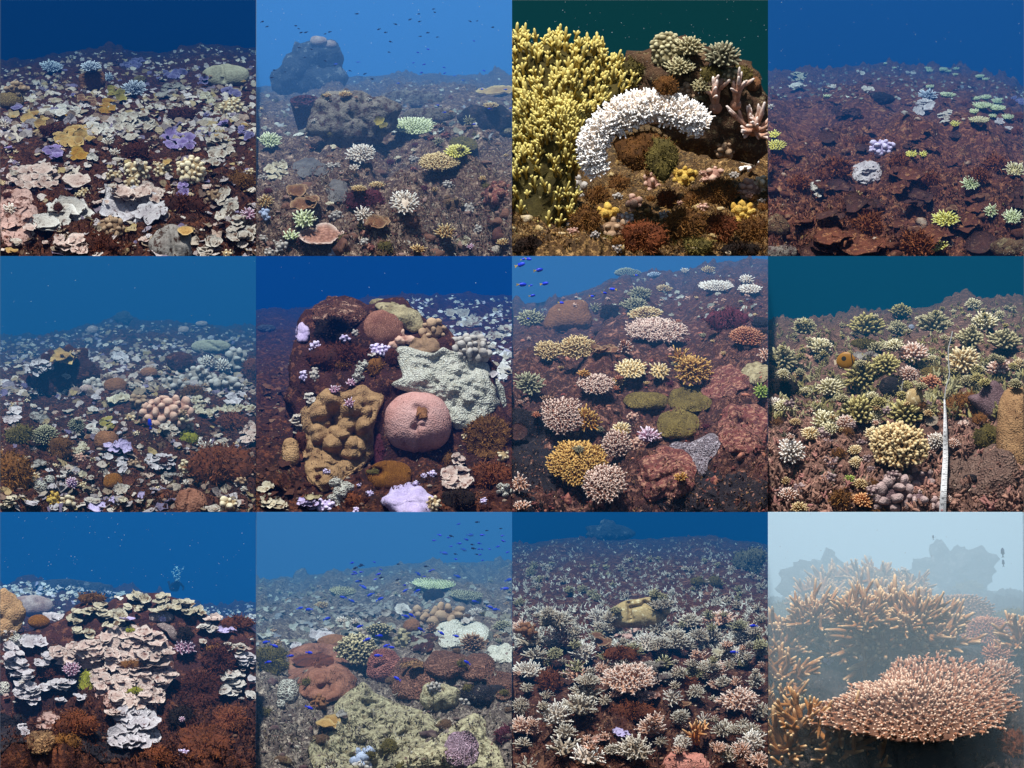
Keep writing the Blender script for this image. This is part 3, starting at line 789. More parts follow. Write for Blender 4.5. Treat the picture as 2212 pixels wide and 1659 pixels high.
# ------------------------------------------------------------------ palette (albedos)
MAR = lin((58, 30, 26)); BRN = lin((84, 52, 34)); DKB = lin((34, 22, 20))
M('white', lin((182, 168, 156)), lin((142, 126, 112)), tip=lin((216, 206, 196)), tp=5., dirt=lin((92, 58, 44)), dirtamt=0.36, dsc=19, bump=.7)
M('white_clean', lin((194, 184, 176)), lin((158, 146, 138)), tip=lin((222, 214, 208)), tp=5., dirt=lin((90, 60, 52)), dirtamt=0.28, dsc=19, bump=.7)
M('white_pink', lin((196, 170, 160)), lin((160, 130, 120)), tip=lin((224, 204, 194)), tp=5., dirt=lin((98, 56, 44)), dirtamt=0.32, dsc=19, bump=.7)
M('pink_crust', lin((206, 170, 160)), lin((176, 138, 128)), dirt=lin((92, 54, 42)), dirtamt=.4, dsc=12, bump=.7)
M('white_lilac', lin((188, 178, 180)), lin((156, 144, 150)), tip=lin((216, 208, 212)), tp=5., dirt=lin((88, 60, 58)), dirtamt=0.28, dsc=19, bump=.7)
M('cream_plate', lin((184, 172, 148)), lin((146, 132, 108)), tip=lin((216, 206, 186)), tp=5., dirt=lin((88, 62, 40)), dirtamt=0.36, dsc=19, bump=.7)
M('grey_plate', lin((158, 152, 146)), lin((112, 104, 100)), dirt=lin((60, 42, 36)), dirtamt=.4, dsc=14)
M('lilac', lin((196, 180, 214)), lin((164, 148, 188)), dirt=lin((80, 60, 90)), dirtamt=.15)
M('purple', lin((132, 110, 160)), lin((96, 76, 124)), tip=lin((182, 164, 206)), tp=6)
M('purple_dim', lin((96, 84, 126)), lin((72, 62, 98)), tip=lin((150, 140, 180)), tp=5)
M('tan_plate', lin((176, 140, 86)), lin((136, 100, 54)), tip=lin((206, 178, 124)), tp=8)
M('ochre_plate', lin((164, 116, 40)), lin((128, 86, 30)), tip=lin((200, 164, 84)), tp=8)
M('olive_plate', lin((140, 124, 58)), lin((110, 94, 44)), tip=lin((180, 170, 100)), tp=8)
M('brown_plate', lin((120, 80, 56)), lin((88, 56, 42)), tip=lin((186, 152, 118)), tp=9, bump=.6)
M('dead_plate', lin((104, 58, 42)), lin((70, 38, 32)), dirt=lin((146, 98, 66)), dirtamt=.35, bump=1., dsc=20)
M('dead_plate_dark', lin((76, 46, 42)), lin((52, 34, 34)), dirt=lin((108, 76, 60)), dirtamt=.3, bump=1., dsc=20)
M('pink_plate', lin((186, 136, 118)), lin((156, 108, 92)), tip=lin((220, 196, 184)), tp=10, pat='wart', psc=30)
M('cream_knob', lin((178, 150, 112)), lin((140, 112, 80)), tip=lin((240, 222, 190)), tp=1.0, dirt=lin((80, 46, 30)), dirtamt=.12)
M('grey_knob', lin((150, 140, 132)), lin((118, 106, 100)), tip=lin((190, 182, 176)), tp=1.)
M('tan_knob', lin((148, 118, 92)), lin((118, 92, 72)), tip=lin((180, 150, 122)), tp=1.)
M('pink_knob', lin((176, 132, 116)), lin((140, 98, 86)), tip=lin((214, 176, 156)), tp=1.)
M('lilac_knob', lin((198, 178, 214)), lin((170, 152, 196)), tip=lin((226, 212, 240)), tp=1.)
M('purple_knob', lin((136, 112, 118)), lin((108, 84, 90)), tip=lin((188, 164, 160)), tp=1., pat='wart', psc=70)
M('pale_boulder', lin((170, 162, 140)), lin((140, 132, 112)), pat='polyp', psc=60, bump=.2, dirt=lin((70, 64, 52)), dirtamt=.1, dsc=8)
M('tan_boulder', lin((180, 142, 102)), lin((140, 106, 74)), pat='polyp', psc=70, bump=.5, dirt2=lin((96, 62, 44)), amt2=.26, dsc2=9., dirt=lin((84, 48, 34)), dirtamt=.14, dsc=12)
M('spot_boulder', lin((184, 158, 112)), lin((150, 124, 84)), bump=.2, dirt=lin((206, 190, 152)), dirtamt=.34, dsc=26)
M('beige_boulder', lin((168, 156, 124)), lin((120, 106, 78)), pat='polyp', psc=50, dirt=lin((70, 58, 42)), dirtamt=.3, dsc=14)
M('pink_boulder', lin((212, 166, 160)), lin((190, 136, 128)), pat='polyp', psc=70, bump=.35, sc=4., dirt=lin((140, 92, 82)), dirtamt=.22, dsc=11)
M('rose_boulder', lin((152, 104, 84)), lin((112, 70, 54)), pat='polyp', psc=55, bump=.4)
M('grey_boulder', lin((188, 166, 160)), lin((140, 106, 98)), pat='polyp', psc=70, bump=.2, dirt=lin((90, 56, 48)), dirtamt=.1, dsc=8)
M('brown_boulder', lin((144, 98, 66)), lin((112, 74, 50)), pat='polyp', psc=60, bump=.3, dirt=lin((170, 140, 110)), dirtamt=.2, dsc=10)
M('ochre_boulder', lin((186, 122, 48)), lin((140, 86, 34)), pat='brain', psc=110, bump=.7)
M('brain', lin((170, 142, 94)), lin((132, 106, 66)), pat='brain', psc=80, bump=.7)
M('brain_white', lin((230, 206, 200)), lin((206, 178, 172)), pat='brain', psc=110, bump=.8)
M('brain_pink', lin((188, 132, 112)), lin((150, 98, 84)), pat='brain', psc=100, bump=.6)
M('honey_olive', lin((148, 128, 70)), lin((116, 98, 52)), pat='honey', psc=62, bump=.7)
M('honey_grey', lin((198, 186, 194)), lin((164, 150, 160)), pat='honey', psc=44, bump=1.)
M('honey_rust', lin((170, 122, 102)), lin((130, 86, 70)), pat='honey', psc=42, bump=1.)
M('honey_lilac', lin((206, 172, 188)), lin((180, 146, 162)), pat='honey', psc=40, bump=1.)
M('honey_pink', lin((190, 124, 112)), lin((160, 96, 86)), pat='honey', psc=60, bump=.8)
M('honey_white', lin((230, 226, 214)), lin((200, 196, 186)), pat='honey', psc=46, bump=.8)
M('honey_tan', lin((190, 148, 104)), lin((150, 108, 74)), pat='honey', psc=40, bump=1.)
M('honey_brown', lin((126, 82, 66)), lin((96, 60, 50)), pat='honey', psc=40, bump=.8, dirt=lin((180, 140, 120)), dirtamt=.35)
M('warty_sheet', lin((150, 124, 112)), lin((118, 92, 84)), pat='wart', psc=46, bump=1.)
M('white_sheet', lin((240, 240, 230)), lin((218, 218, 204)), pat='wart', psc=62, bump=.7, dirt=lin((150, 140, 116)), dirtamt=.22, dsc=30)
M('yellow_rock', lin((190, 180, 146)), lin((136, 122, 98)), sc=24., bump=1., dirt2=lin((104, 94, 82)), amt2=.36, dsc2=12., dirt=lin((98, 84, 58)), dirtamt=.34, dsc=18)
M('red_crust', lin((126, 70, 64)), lin((82, 48, 48)), dirt=lin((164, 118, 98)), dirtamt=.42, dsc=26, bump=1.)
M('rock_grey', lin((128, 118, 108)), lin((86, 76, 74)), dirt=lin((66, 46, 44)), dirtamt=.42, dsc=18, bump=1.)
M('rock_brown', lin((100, 74, 54)), lin((66, 46, 36)), dirt=lin((130, 112, 84)), dirtamt=.36, dsc=18, bump=1.)
M('rock_maroon', lin((70, 36, 34)), lin((44, 24, 24)), dirt=lin((106, 64, 48)), dirtamt=.36, dsc=18, bump=1.)
M('shade_rock', lin((38, 32, 38)), lin((26, 22, 28)), dirt=lin((62, 50, 50)), dirtamt=.35, bump=1.)  # near-black colour that stands for shade in hollows and under ledges
M('rock_far', lin((70, 72, 80)), lin((48, 50, 58)), dirt=lin((120, 120, 124)), dirtamt=.35, bump=1., dsc=12)
M('pink_rock', lin((204, 138, 122)), lin((168, 104, 90)), dirt=lin((110, 64, 52)), dirtamt=.25, bump=1.)
M('sand', lin((116, 110, 108)), lin((84, 78, 80)), bump=.6, psc=140, dirt=lin((80, 72, 72)), dirtamt=.3, dsc=60)
M('sand_teal', lin((92, 124, 130)), lin((70, 98, 106)), bump=.5)
M('cement', lin((150, 136, 120)), lin((118, 104, 92)), bump=.3)
for k_, b_, b2_, t_ in (('ac_white', (206, 190, 176), (172, 150, 132), (246, 242, 236)), ('ac_cream', (214, 186, 134), (188, 156, 104), (248, 236, 200)),
                        ('ac_palegreen', (196, 200, 156), (160, 168, 120), (240, 244, 216)), ('ac_tan', (168, 128, 76), (130, 94, 54), (232, 210, 162)),
                        ('ac_pink', (156, 104, 84), (122, 78, 64), (240, 216, 202)), ('ac_ochre', (150, 96, 32), (112, 70, 24), (226, 184, 110)),
                        ('ac_brown', (104, 70, 52), (78, 52, 40), (200, 160, 130)), ('ac_yellow', (206, 196, 92), (180, 168, 70), (240, 236, 164)),
                        ('ac_olive', (122, 106, 56), (90, 78, 40), (206, 194, 132)), ('ac_fire', (162, 132, 44), (118, 92, 30), (218, 202, 122)), ('ac_bleached', (170, 152, 132), (130, 112, 94), (230, 222, 210)),
                        ('ac_blue', (150, 158, 176), (116, 124, 146), (222, 228, 240)), ('ac_lilac', (186, 140, 160), (156, 110, 132), (240, 224, 238)),
                        ('ac_dark', (50, 44, 34), (34, 32, 26), (206, 190, 150)), ('ac_salmon', (168, 112, 82), (134, 86, 62), (232, 202, 176)),
                        ('ac_stag', (170, 114, 62), (130, 84, 44), (220, 184, 138)), ('ac_greybrown', (112, 106, 84), (84, 78, 62), (186, 182, 150)),
                        ('ac_rust', (150, 82, 56), (116, 62, 44), (214, 156, 120)), ('ac_rosebush', (96, 40, 52), (70, 30, 40), (150, 90, 94)),
                        ('ac_pale', (190, 178, 130), (156, 140, 96), (244, 238, 208)), ('ac_green', (130, 150, 60), (96, 116, 46), (200, 214, 120)),
                        ('ac_grey', (138, 126, 92), (104, 94, 66), (206, 198, 158)), ('ac_orange', (190, 116, 60), (156, 90, 46), (230, 180, 130)),
                        ('ac_snow', (244, 232, 220), (234, 214, 194), (254, 252, 250)), ('ac_rose', (204, 156, 130), (172, 124, 102), (242, 224, 214))):
    M(k_, lin(b_), lin(b2_), tip=lin(t_), bump=.25, tp=10. if k_ == 'ac_stag' else 6. if k_ == 'ac_salmon' else 3.)
for k_, b_, b2_, t_ in (('alg_maroon', (74, 34, 24), (44, 22, 18), (116, 62, 40)), ('alg_brown', (104, 66, 30), (66, 42, 22), (160, 112, 58)), ('alg_rust', (110, 56, 30), (70, 36, 22), (150, 88, 50)),
                        ('alg_olive', (94, 82, 40), (62, 54, 28), (140, 124, 66)), ('alg_orange', (128, 82, 36), (84, 54, 26), (160, 110, 52)), ('alg_dark', (36, 24, 20), (24, 16, 14), (66, 44, 34)),
                        ('alg_green', (140, 140, 40), (110, 100, 34), (176, 176, 60)), ('alg_grey', (98, 94, 76), (70, 66, 54), (140, 136, 112)), ('alg_purple', (82, 34, 46), (54, 24, 32), (120, 58, 66))):
    M(k_, lin(b_), lin(b2_), tip=lin(t_), bump=.3, tp=1.)
M('sponge_maroon', lin((106, 52, 60)), lin((76, 36, 44)), pat='wart', psc=40, bump=1.)
M('sponge_blue', lin((176, 184, 206)), lin((140, 150, 180)), bump=.6)
M('sponge_yellow', lin((224, 188, 96)), lin((196, 150, 66)), bump=.8)
M('particle', lin((200, 210, 220)), lin((180, 190, 200)))
M('fish_blue', lin((24, 60, 230)), lin((16, 40, 190)), tip=lin((190, 160, 60)), tp=1., bump=.05, spec=.4, rough=.45)
M('fish_deep', lin((20, 40, 220)), lin((14, 28, 170)), tip=lin((30, 50, 200)), tp=1., bump=.05, spec=.4, rough=.45)
M('fish_dark', lin((26, 44, 90)), lin((16, 30, 70)), bump=.05)
def rub(key, *cols):
    M(key, (1, 1, 1), ramp=[(i / (len(cols) - 1), lin(c)) for i, c in enumerate(cols)], bump=.6)
rub('rub_maroon', (52, 26, 22), (92, 52, 36), (66, 34, 28), (128, 88, 66), (176, 156, 140))
rub('rub_maroon_dark', (40, 20, 18), (76, 42, 30), (52, 28, 24), (100, 62, 44), (120, 90, 72))
rub('rub_grey', (70, 52, 54), (118, 98, 90), (88, 62, 64), (140, 124, 114), (170, 160, 150))
rub('rub_wine', (70, 40, 38), (114, 78, 64), (92, 64, 56), (124, 94, 84), (150, 120, 110))
rub('rub_pink', (84, 58, 52), (140, 106, 94), (110, 80, 70), (176, 134, 116), (160, 110, 104))
rub('rub_gold', (96, 70, 36), (150, 116, 66), (112, 84, 50), (186, 160, 110), (196, 176, 150))
rub('rub_red', (74, 36, 40), (140, 76, 66), (96, 50, 52), (180, 116, 92), (120, 84, 76))
rub('crust_warm', (96, 60, 40), (168, 138, 110), (70, 38, 28), (132, 96, 62), (196, 178, 160), (92, 46, 36), (120, 104, 60))
rub('crust_red', (110, 58, 56), (160, 122, 100), (84, 40, 44), (130, 100, 60), (180, 130, 116), (96, 70, 60))
rub('crust_grey', (96, 84, 76), (160, 150, 136), (72, 58, 54), (128, 112, 84), (186, 178, 166), (104, 70, 64))
rub('crust_olive', (92, 78, 44), (160, 144, 96), (110, 84, 66), (190, 176, 130), (84, 62, 48), (140, 104, 88))
rub('turf_maroon', (56, 24, 18), (92, 46, 26), (64, 30, 22), (110, 64, 36))
rub('turf_brown', (92, 58, 26), (140, 98, 48), (110, 76, 36), (160, 116, 62))
rub('turf_grey', (80, 62, 54), (120, 98, 80), (96, 70, 64), (130, 112, 92))
rub('turf_wine', (80, 34, 42), (110, 60, 54), (90, 50, 52), (120, 84, 70))
rub('far_white', (120, 110, 104), (220, 214, 210), (150, 134, 110), (232, 226, 222), (170, 160, 190))
rub('far_mixed', (120, 100, 76), (206, 190, 178), (104, 92, 126), (160, 136, 92), (190, 178, 180), (84, 60, 44), (176, 150, 136))
rub('far_pale', (84, 84, 80), (150, 150, 140), (110, 100, 84), (186, 186, 176), (120, 120, 130))
rub('far_spike', (150, 140, 126), (220, 214, 204), (120, 108, 94), (236, 232, 224), (170, 158, 140))
rub('far_olive', (110, 100, 64), (170, 160, 104), (90, 80, 52), (200, 194, 150), (140, 126, 90))
def floor_mat(key, c1, c2, dirt, amt=.4, sc=5., dsc=22., d2=None, a2=.3):
    M(key, lin(c1), lin(c2), dirt=lin(dirt), dirtamt=amt, sc=sc, dsc=dsc, psc=46, bump=1., dirt2=lin(d2 or tuple(min(255, int(v * 1.25) + 22) for v in dirt)), amt2=a2, dsc2=7.)
floor_mat('fl_maroon', (60, 28, 22), (34, 17, 14), (92, 52, 34), d2=(112, 62, 38), a2=.34)
floor_mat('fl_wine', (96, 72, 62), (64, 46, 44), (130, 108, 92), .42)
floor_mat('fl_brown', (92, 50, 38), (52, 27, 23), (128, 80, 56), .42, d2=(150, 110, 80), a2=.3)
floor_mat('fl_gold', (92, 66, 40), (56, 42, 28), (140, 108, 66), .4)
floor_mat('fl_pink', (112, 82, 72), (74, 54, 48), (144, 108, 94), .42)
floor_mat('fl_red', (78, 44, 40), (44, 28, 30), (112, 74, 60), .4)
floor_mat('fl_grey', (106, 92, 84), (72, 58, 56), (136, 122, 110), .42)
floor_mat('fl_rust', (84, 44, 32), (54, 30, 24), (110, 74, 56), .4)
floor_mat('fl_dark', (44, 36, 34), (26, 22, 24), (70, 58, 52), .35)
def water_mat(key, c):
    m = bpy.data.materials.new(key); m.use_nodes = True; b = m.node_tree.nodes['Principled BSDF']
    b.inputs['Base Color'].default_value = (*c, 1); b.inputs['Roughness'].default_value = 1.; b.inputs['Specular IOR Level'].default_value = 0.
    MATS[key] = m

FISH = fish_mesh('damselfish', 'fish_blue'); FISH2 = fish_mesh('damselfish_small', 'fish_deep', .4); FISHD = fish_mesh('dark_fish', 'fish_dark', .4)
def bind(t):
    def w(fn):
        return lambda *a, **k: fn(t, *a, **k)
    return [w(f) for f in (k_plates, k_acro, k_blob, k_drape, k_knob, k_tuft, k_stag)]
def sp_plate(mat, n=2): return lambda t, x, y, w, h, d: k_plates(t, x, y, w, h, mat, d, n=n, rings=4, segs=18)
def sp_acro(mat, L=20, fr=6, **o): return lambda t, x, y, w, h, d: k_acro(t, x, y, w, h, mat, d, L=max(10, w * L / 100), fr=max(4.5, w * fr / 100), name='branching_coral', sub=0, **o)
def sp_knob(mat, kr=.16, **o): return lambda t, x, y, w, h, d: k_knob(t, x, y, w, h, mat, d, kr=max(7, w * kr), **o)
def sp_tuft(mat): return lambda t, x, y, w, h, d: k_tuft(t, x, y, w, h, mat, d, bl=max(9, w * .2), bw=max(2.5, w * .035))
def sp_blob(mat, **o): return lambda t, x, y, w, h, d: k_blob(t, x, y, w, h, mat, d, nr=14, ns=22, **o)

# ================================================================== 1: top left
t = terrace(0, 0, [(0, 385), (250, 365), (450, 330), (700, 296), (900, 330), (1050, 330), (1300, 285), (1659, 300)], 'fl_maroon', (6, 54, 106), 0.18, amp=.085)
P, A, Bl, D, K, F, G_ = bind(t)
rubble(t, 2600, 'rub_maroon', 20); turf(t, 9000, 'turf_maroon', 34, 8)
miniplates(t, 900, 'far_mixed', 92, rg=dict(y1=900), bias=1.15); miniplates(t, 420, 'far_mixed', 46, 'small_plates', 'small mixed plate corals among the near algae, top left picture', rg=dict(y0=850), bias=1.)
Bl(1460, 492, 310, 150, 'pale_boulder', 'smooth pale grey boulder coral near the skyline', cr=((1440, 430, 1450, 520, 14, 30),), amp=.05)
Bl(64, 650, 180, 110, 'brain', 'tan brain coral at the left edge')
Bl(600, 530, 175, 150, 'brown_boulder', 'brown domed coral below the skyline', lobes=.25)
K(118, 575, 150, 75, 'tan_knob', 'dull brown lobed coral above the brain coral', kr=20)
Bl(906, 520, 90, 60, 'honey_olive', 'small olive green boulder coral')
A(870, 585, 190, 120, 'ac_blue', 'pale blue branching coral thicket', name='branching_coral', L=40, fr=7, dome=.4)
A(590, 440, 160, 80, 'ac_blue', 'far pale branching coral thicket', name='branching_coral', L=26, fr=6)
A(330, 440, 170, 90, 'ac_blue', 'far bluish branching coral on the left', name='branching_coral', L=26, fr=6)
A(705, 505, 90, 70, 'ac_blue', 'small bluish branching coral beside the brown dome', name='branching_coral', L=24, fr=5)
A(30, 810, 90, 80, 'ac_white', 'white branching coral cut by the left edge', name='branching_coral', L=26, fr=6)
P(880, 412, 175, 80, 'purple_dim', 'large dark purple plate coral at the skyline', n=7)
P(1140, 482, 160, 75, 'purple_dim', 'purple plate coral left of the pale boulder', n=6)
P(1320, 522, 140, 50, 'purple_dim', 'thin purple plate coral under the pale boulder', n=4)
P(1100, 590, 210, 100, 'grey_plate', 'grey green plate coral in mid distance', n=6)
P(1340, 640, 140, 80, 'cream_plate', 'dull cream plate coral in mid distance', n=4)
P(1500, 600, 150, 70, 'purple_dim', 'purple grey plate coral right in mid distance', n=4)
P(750, 605, 125, 105, 'olive_plate', 'upright yellow green leafy coral', n=5, ratio=.6, cup=.5)
P(705, 690, 160, 95, 'ochre_plate', 'ochre leafy plate coral', n=6)
P(560, 650, 150, 90, 'brown_plate', 'brown plate coral beside the ochre leaves', n=4)
P(230, 772, 240, 90, 'tan_plate', 'wide tan plate coral on the left', n=6)
P(390, 755, 120, 50, 'ochre_plate', 'ochre plate under white plates', n=2)
P(115, 700, 100, 60, 'purple_dim', 'small purple plate coral below the brain coral', n=3)
P(400, 712, 285, 85, 'white_clean', 'white plate coral with rounded leaves, left of centre', n=8)
P(865, 788, 360, 135, 'white', 'broad white plate coral with many leaves', n=14)
P(650, 835, 165, 110, 'white_clean', 'bright white plate coral left of the broad one', n=5)
P(1070, 692, 320, 42, 'white', 'long thin line of white plates', n=8, ratio=.35)
P(870, 890, 135, 55, 'white', 'small white plate coral in maroon algae', n=3)
K(1500, 700, 165, 130, 'cream_knob', 'cream coral of small knobs on the right', kr=15)
P(485, 875, 280, 185, 'tan_plate', 'large tan leafy coral with wavy tiers', n=9, wav=.2)
P(510, 1012, 135, 115, 'ochre_plate', 'mustard plate hanging below the tan leaves', n=2)
P(345, 985, 172, 95, 'purple', 'bright purple rosette coral', n=7, ratio=.55, cup=.25)
P(1160, 915, 235, 165, 'purple', 'large purple plate coral with many cups', n=11, cup=.2)
P(1182, 1226, 104, 92, 'purple', 'small purple coral right of the big plate', n=5)
P(58, 960, 75, 34, 'purple', 'tiny purple plate near the left edge', n=2)
P(1590, 860, 150, 90, 'purple_dim', 'purple plate coral at the right edge', n=5)
P(1450, 800, 90, 60, 'purple', 'purple plate beside white plates on the right', n=3)
P(1350, 820, 165, 95, 'white', 'white leafy coral with an ochre lump, right', n=5)
P(1430, 945, 260, 160, 'white', 'large white leafy coral on the right', n=12)
P(1382, 1046, 92, 78, 'white', 'white cup coral below the large right one', n=2, ratio=.6)
P(1465, 1310, 135, 190, 'white', 'tall stack of white plates lower right', n=7)
P(1560, 1480, 180, 260, 'white', 'white plates spilling down the right side', n=11)
P(1390, 1552, 112, 130, 'white', 'white ring shaped plate near the bottom right', n=3)
P(1330, 1630, 140, 70, 'white', 'white nubs at the bottom right', n=5)
A(1612, 1392, 120, 100, 'ac_lilac', 'pink lilac branching coral at the right edge', name='branching_coral', L=26, fr=8)
A(700, 925, 85, 60, 'ac_white', 'small white branching coral in dark algae', name='branching_coral', L=30, fr=6, n=18)
A(738, 992, 80, 50, 'ac_white', 'tiny white branching coral lower in the dark algae', name='branching_coral', L=26, fr=6, n=16)
P(605, 1018, 75, 85, 'white_clean', 'white upright leaves beside the mustard plate', n=3)
K(890, 1110, 160, 130, 'cream_knob', 'cream knobby coral left of centre', kr=20)
K(1240, 1102, 190, 165, 'cream_knob', 'big cream knobby coral right of centre', kr=20)
K(1055, 1105, 110, 100, 'cream_knob', 'small cream knobby coral between two others', kr=17)
K(855, 1180, 90, 80, 'cream_knob', 'cream knobs just above the big white plate', kr=17)
K(735, 1140, 110, 60, 'cream_knob', 'flat cream knobs left of the knobby corals', kr=15)
P(220, 1150, 400, 185, 'white_pink', 'broad pinkish white plates at the left', n=13)
P(492, 1168, 205, 105, 'white_pink', 'long smooth white plate pointing right', n=1, lob=.16)
D(108, 1400, 260, 400, 'pink_crust', 'pink crusty plate coral at the lower left', thick=.09, amp=.1, lobes=.12, lfq=7)
P(105, 1380, 220, 300, 'pink_crust', 'pink flat plates over the lower left crust', n=6, sz=.8)
A(62, 1360, 110, 95, 'ac_white', 'white branching tuft on the pink crust', name='branching_coral', L=20, fr=8, hw=.7)
P(455, 1575, 240, 175, 'white_pink', 'pinkish white plates at the bottom left', n=6)
P(385, 1400, 345, 260, 'white_clean', 'large grey white fan plate lower left', n=4, ratio=.72, lob=.3, sz=.98)
F(378, 1345, 70, 66, 'alg_maroon', 'round brown algae tuft on the grey white fan', bl=16)
P(905, 1375, 430, 250, 'white_lilac', 'biggest pinkish white plate coral, front centre', n=3, ratio=.55, lob=.3, rings=9, segs=44)
P(900, 1255, 330, 150, 'white_pink', 'upper tier of white plates, front centre', n=5, ratio=.5, rings=8, segs=36)
Bl(1120, 1590, 290, 240, 'grey_plate', 'grey white massive coral with dark streaks, bottom', amp=.12, lobes=.2, lfq=6, cr=((1110, 1480, 1130, 1640, 16, 50), (1190, 1440, 1180, 1560, 14, 40)))
K(715, 1480, 170, 120, 'tan_knob', 'yellowish lump beside the big white plate', kr=22)
F(1180, 1330, 360, 130, 'alg_maroon', 'dark maroon algae right of the big plate', bl=26); F(650, 1590, 260, 150, 'alg_maroon', 'dark brown algae at the bottom centre')
F(880, 980, 240, 110, 'alg_maroon', 'dark maroon algae mound in the middle', bl=24); F(1560, 1180, 200, 130, 'alg_brown', 'brown algae at the right edge')
F(1170, 740, 220, 100, 'alg_maroon', 'dark algae bank behind the purple cups', bl=20); F(330, 850, 200, 90, 'alg_maroon', 'dark algae above the purple rosette', bl=20)
scatter(t, 22, [(sp_plate('white'), 'small white plate coral'), (sp_plate('white_pink'), 'small pinkish plate coral'), (sp_knob('cream_knob'), 'small cream knobby coral')], (60, 110), '', rg=dict(y0=900), avoid=.7)
scatter(t, 20, [(sp_plate('white'), 'far white plate coral'), (sp_plate('purple_dim'), 'far purple plate coral'), (sp_plate('cream_plate'), 'far cream plate coral')], (110, 200), '', rg=dict(y0=430, y1=860))
skirt(t, 'turf_maroon', 'rub_maroon'); crust(t, 1100, 'crust_warm', 30)
scatter(t, 46, [(sp_plate('white'), 'small white plate coral'), (sp_plate('white_pink'), 'small pinkish plate coral'), (sp_plate('tan_plate'), 'small tan plate coral'), (sp_knob('tan_knob'), 'small brown knobby coral'), (sp_tuft('alg_maroon'), 'small maroon algae tuft')], (70, 150), '', rg=dict(y0=480), avoid=.6)

# ================================================================== 2: top row, second
t = terrace(0, 1, [(0, 560), (300, 545), (700, 490), (1000, 470), (1300, 480), (1659, 500)], 'fl_wine', (56, 112, 172), 0.15, amp=.12, big=1.8, lean=2.2)
P, A, Bl, D, K, F, G_ = bind(t)
rubble(t, 3200, 'rub_wine', 20); turf(t, 8000, 'turf_wine', 26, 7)
rubble(t, 500, 'rub_grey', 50, 'boulders', 'grey lumps of old reef rock, top row second picture', rg=dict(y1=860))
miniplates(t, 220, 'far_pale', 80, rg=dict(y1=900)); rubble(t, 420, 'rub_wine', 58, 'lumps', 'rounded reef lumps, top row second picture', sub=1)
Bl(335, 440, 480, 400, 'rock_far', 'tall dark coral pinnacle standing in blue water', name='coral_pinnacle', cat='rock', pts=[(100, 600), (110, 470), (180, 410), (190, 330), (260, 290), (310, 255), (400, 240), (480, 265), (560, 320), (575, 350), (545, 420), (580, 560), (480, 620)], amp=.2, lobes=.3, lfq=6, base=9.5, fd=.5, fq=6, irr=.14)
Bl(405, 262, 110, 62, 'grey_boulder', 'pale boulder coral on the pinnacle top', amp=.1); Bl(475, 285, 90, 50, 'grey_boulder', 'smaller pale boulder coral on the pinnacle top', amp=.1); Bl(1000, 640, 420, 110, 'rock_grey', 'low grey rock step in mid distance', name='reef_rock', cat='rock', fd=.3); Bl(1120, 745, 330, 90, 'rock_grey', 'low grey rock step behind the cream table', name='reef_rock', cat='rock', fd=.3)
Bl(640, 770, 560, 420, 'rock_grey', 'big grey rock ledge left of centre', name='reef_rock', cat='rock', pts=[(330, 850), (350, 700), (420, 620), (560, 570), (700, 610), (880, 640), (970, 700), (900, 770), (830, 860), (800, 940), (640, 975), (480, 940)], amp=.16, fq=8, lobes=.22, lfq=9)
nr_, ns_ = 20, 36; ph_ = np.arange(ns_) * 2 * math.pi / ns_; Vs, As = [], []
for i_, f_ in enumerate(np.concatenate([np.linspace(0, 1, 13), np.linspace(1, .35, 7)])):
    rr_ = (.52 + .48 * min(1, f_ * 1.15) ** .8) * (1 if i_ < 13 else .86) * (1 + .05 * np.cos(ph_ * 13)) * (1 + .06 * vnoise(np.stack([np.cos(ph_) * 2, np.sin(ph_) * 2, ph_ * 0 + f_ * 4], 1), 4))
    Vs.append(np.stack([np.cos(ph_) * rr_ * 98 * PX, np.sin(ph_) * rr_ * 98 * PX, np.full(ns_, f_ * 262 * PX)], 1)); As.append(np.full(ns_, f_))
Fs = frame(norm(np.array([-.06, -.28, .95])), 0); c_ = at(t, 325, 860, float(surf(t, 250, 850)) - .22)
G0 = (np.concatenate(Vs) @ Fs + c_, grid_faces(20, ns_), np.concatenate(As)); buf_add(t, G0[0])
thing(t, 'barrel_sponge', G0, 'sponge_maroon', 325, 725, 200, 'maroon barrel sponge leaning on the grey ledge', 'sponge', c_)
A(1020, 818, 335, 140, 'ac_palegreen', 'large pale cream table coral, centre right', L=20, fr=7, dome=.12)
A(85, 915, 175, 130, 'ac_palegreen', 'white table coral at the left edge', L=24, fr=8, dome=.3)
A(690, 1000, 220, 150, 'ac_white', 'brown table coral with white tips', L=28, fr=8, dome=.3)
A(640, 1090, 80, 50, 'ac_white', 'small white tipped coral under the brown table', L=20, fr=7)
A(1180, 1055, 300, 130, 'ac_tan', 'wide tan table coral with pale tips', L=30, fr=8, dome=.3, split=True)
A(1305, 985, 190, 95, 'ac_yellow', 'yellowish table coral behind the tan one', L=20, fr=8)
A(1180, 920, 90, 60, 'ac_greybrown', 'small grey brown branching coral', name='branching_coral', L=26, fr=7)
Bl(1500, 770, 360, 170, 'shade_rock', 'dark lump painted as shade under the flat table', name='reef_rock', cat='rock', amp=.2)  # solid dark lump, painted in place of the shadow under the table
P(1545, 588, 300, 58, 'tan_plate', 'flat tan table coral jutting in from the right', n=1, lob=.1, cup=.03, wav=.04, rings=8, segs=40)
A(1525, 688, 120, 34, 'ac_tan', 'small flat coral under the tan table', L=14, fr=5)
P(815, 805, 92, 86, 'olive_plate', 'small green cup coral on the ledge', n=3, cup=.4)
A(968, 1315, 220, 185, 'ac_white', 'round coral ringed with white tips', L=36, fr=9, dome=.15, hole=.35)
A(695, 1395, 130, 140, 'ac_white', 'pale pink branching coral left of a brown cup', L=28, fr=8, name='branching_coral')
F(700, 1285, 280, 140, 'alg_purple', 'maroon algae hump behind the brown cup', bl=18)
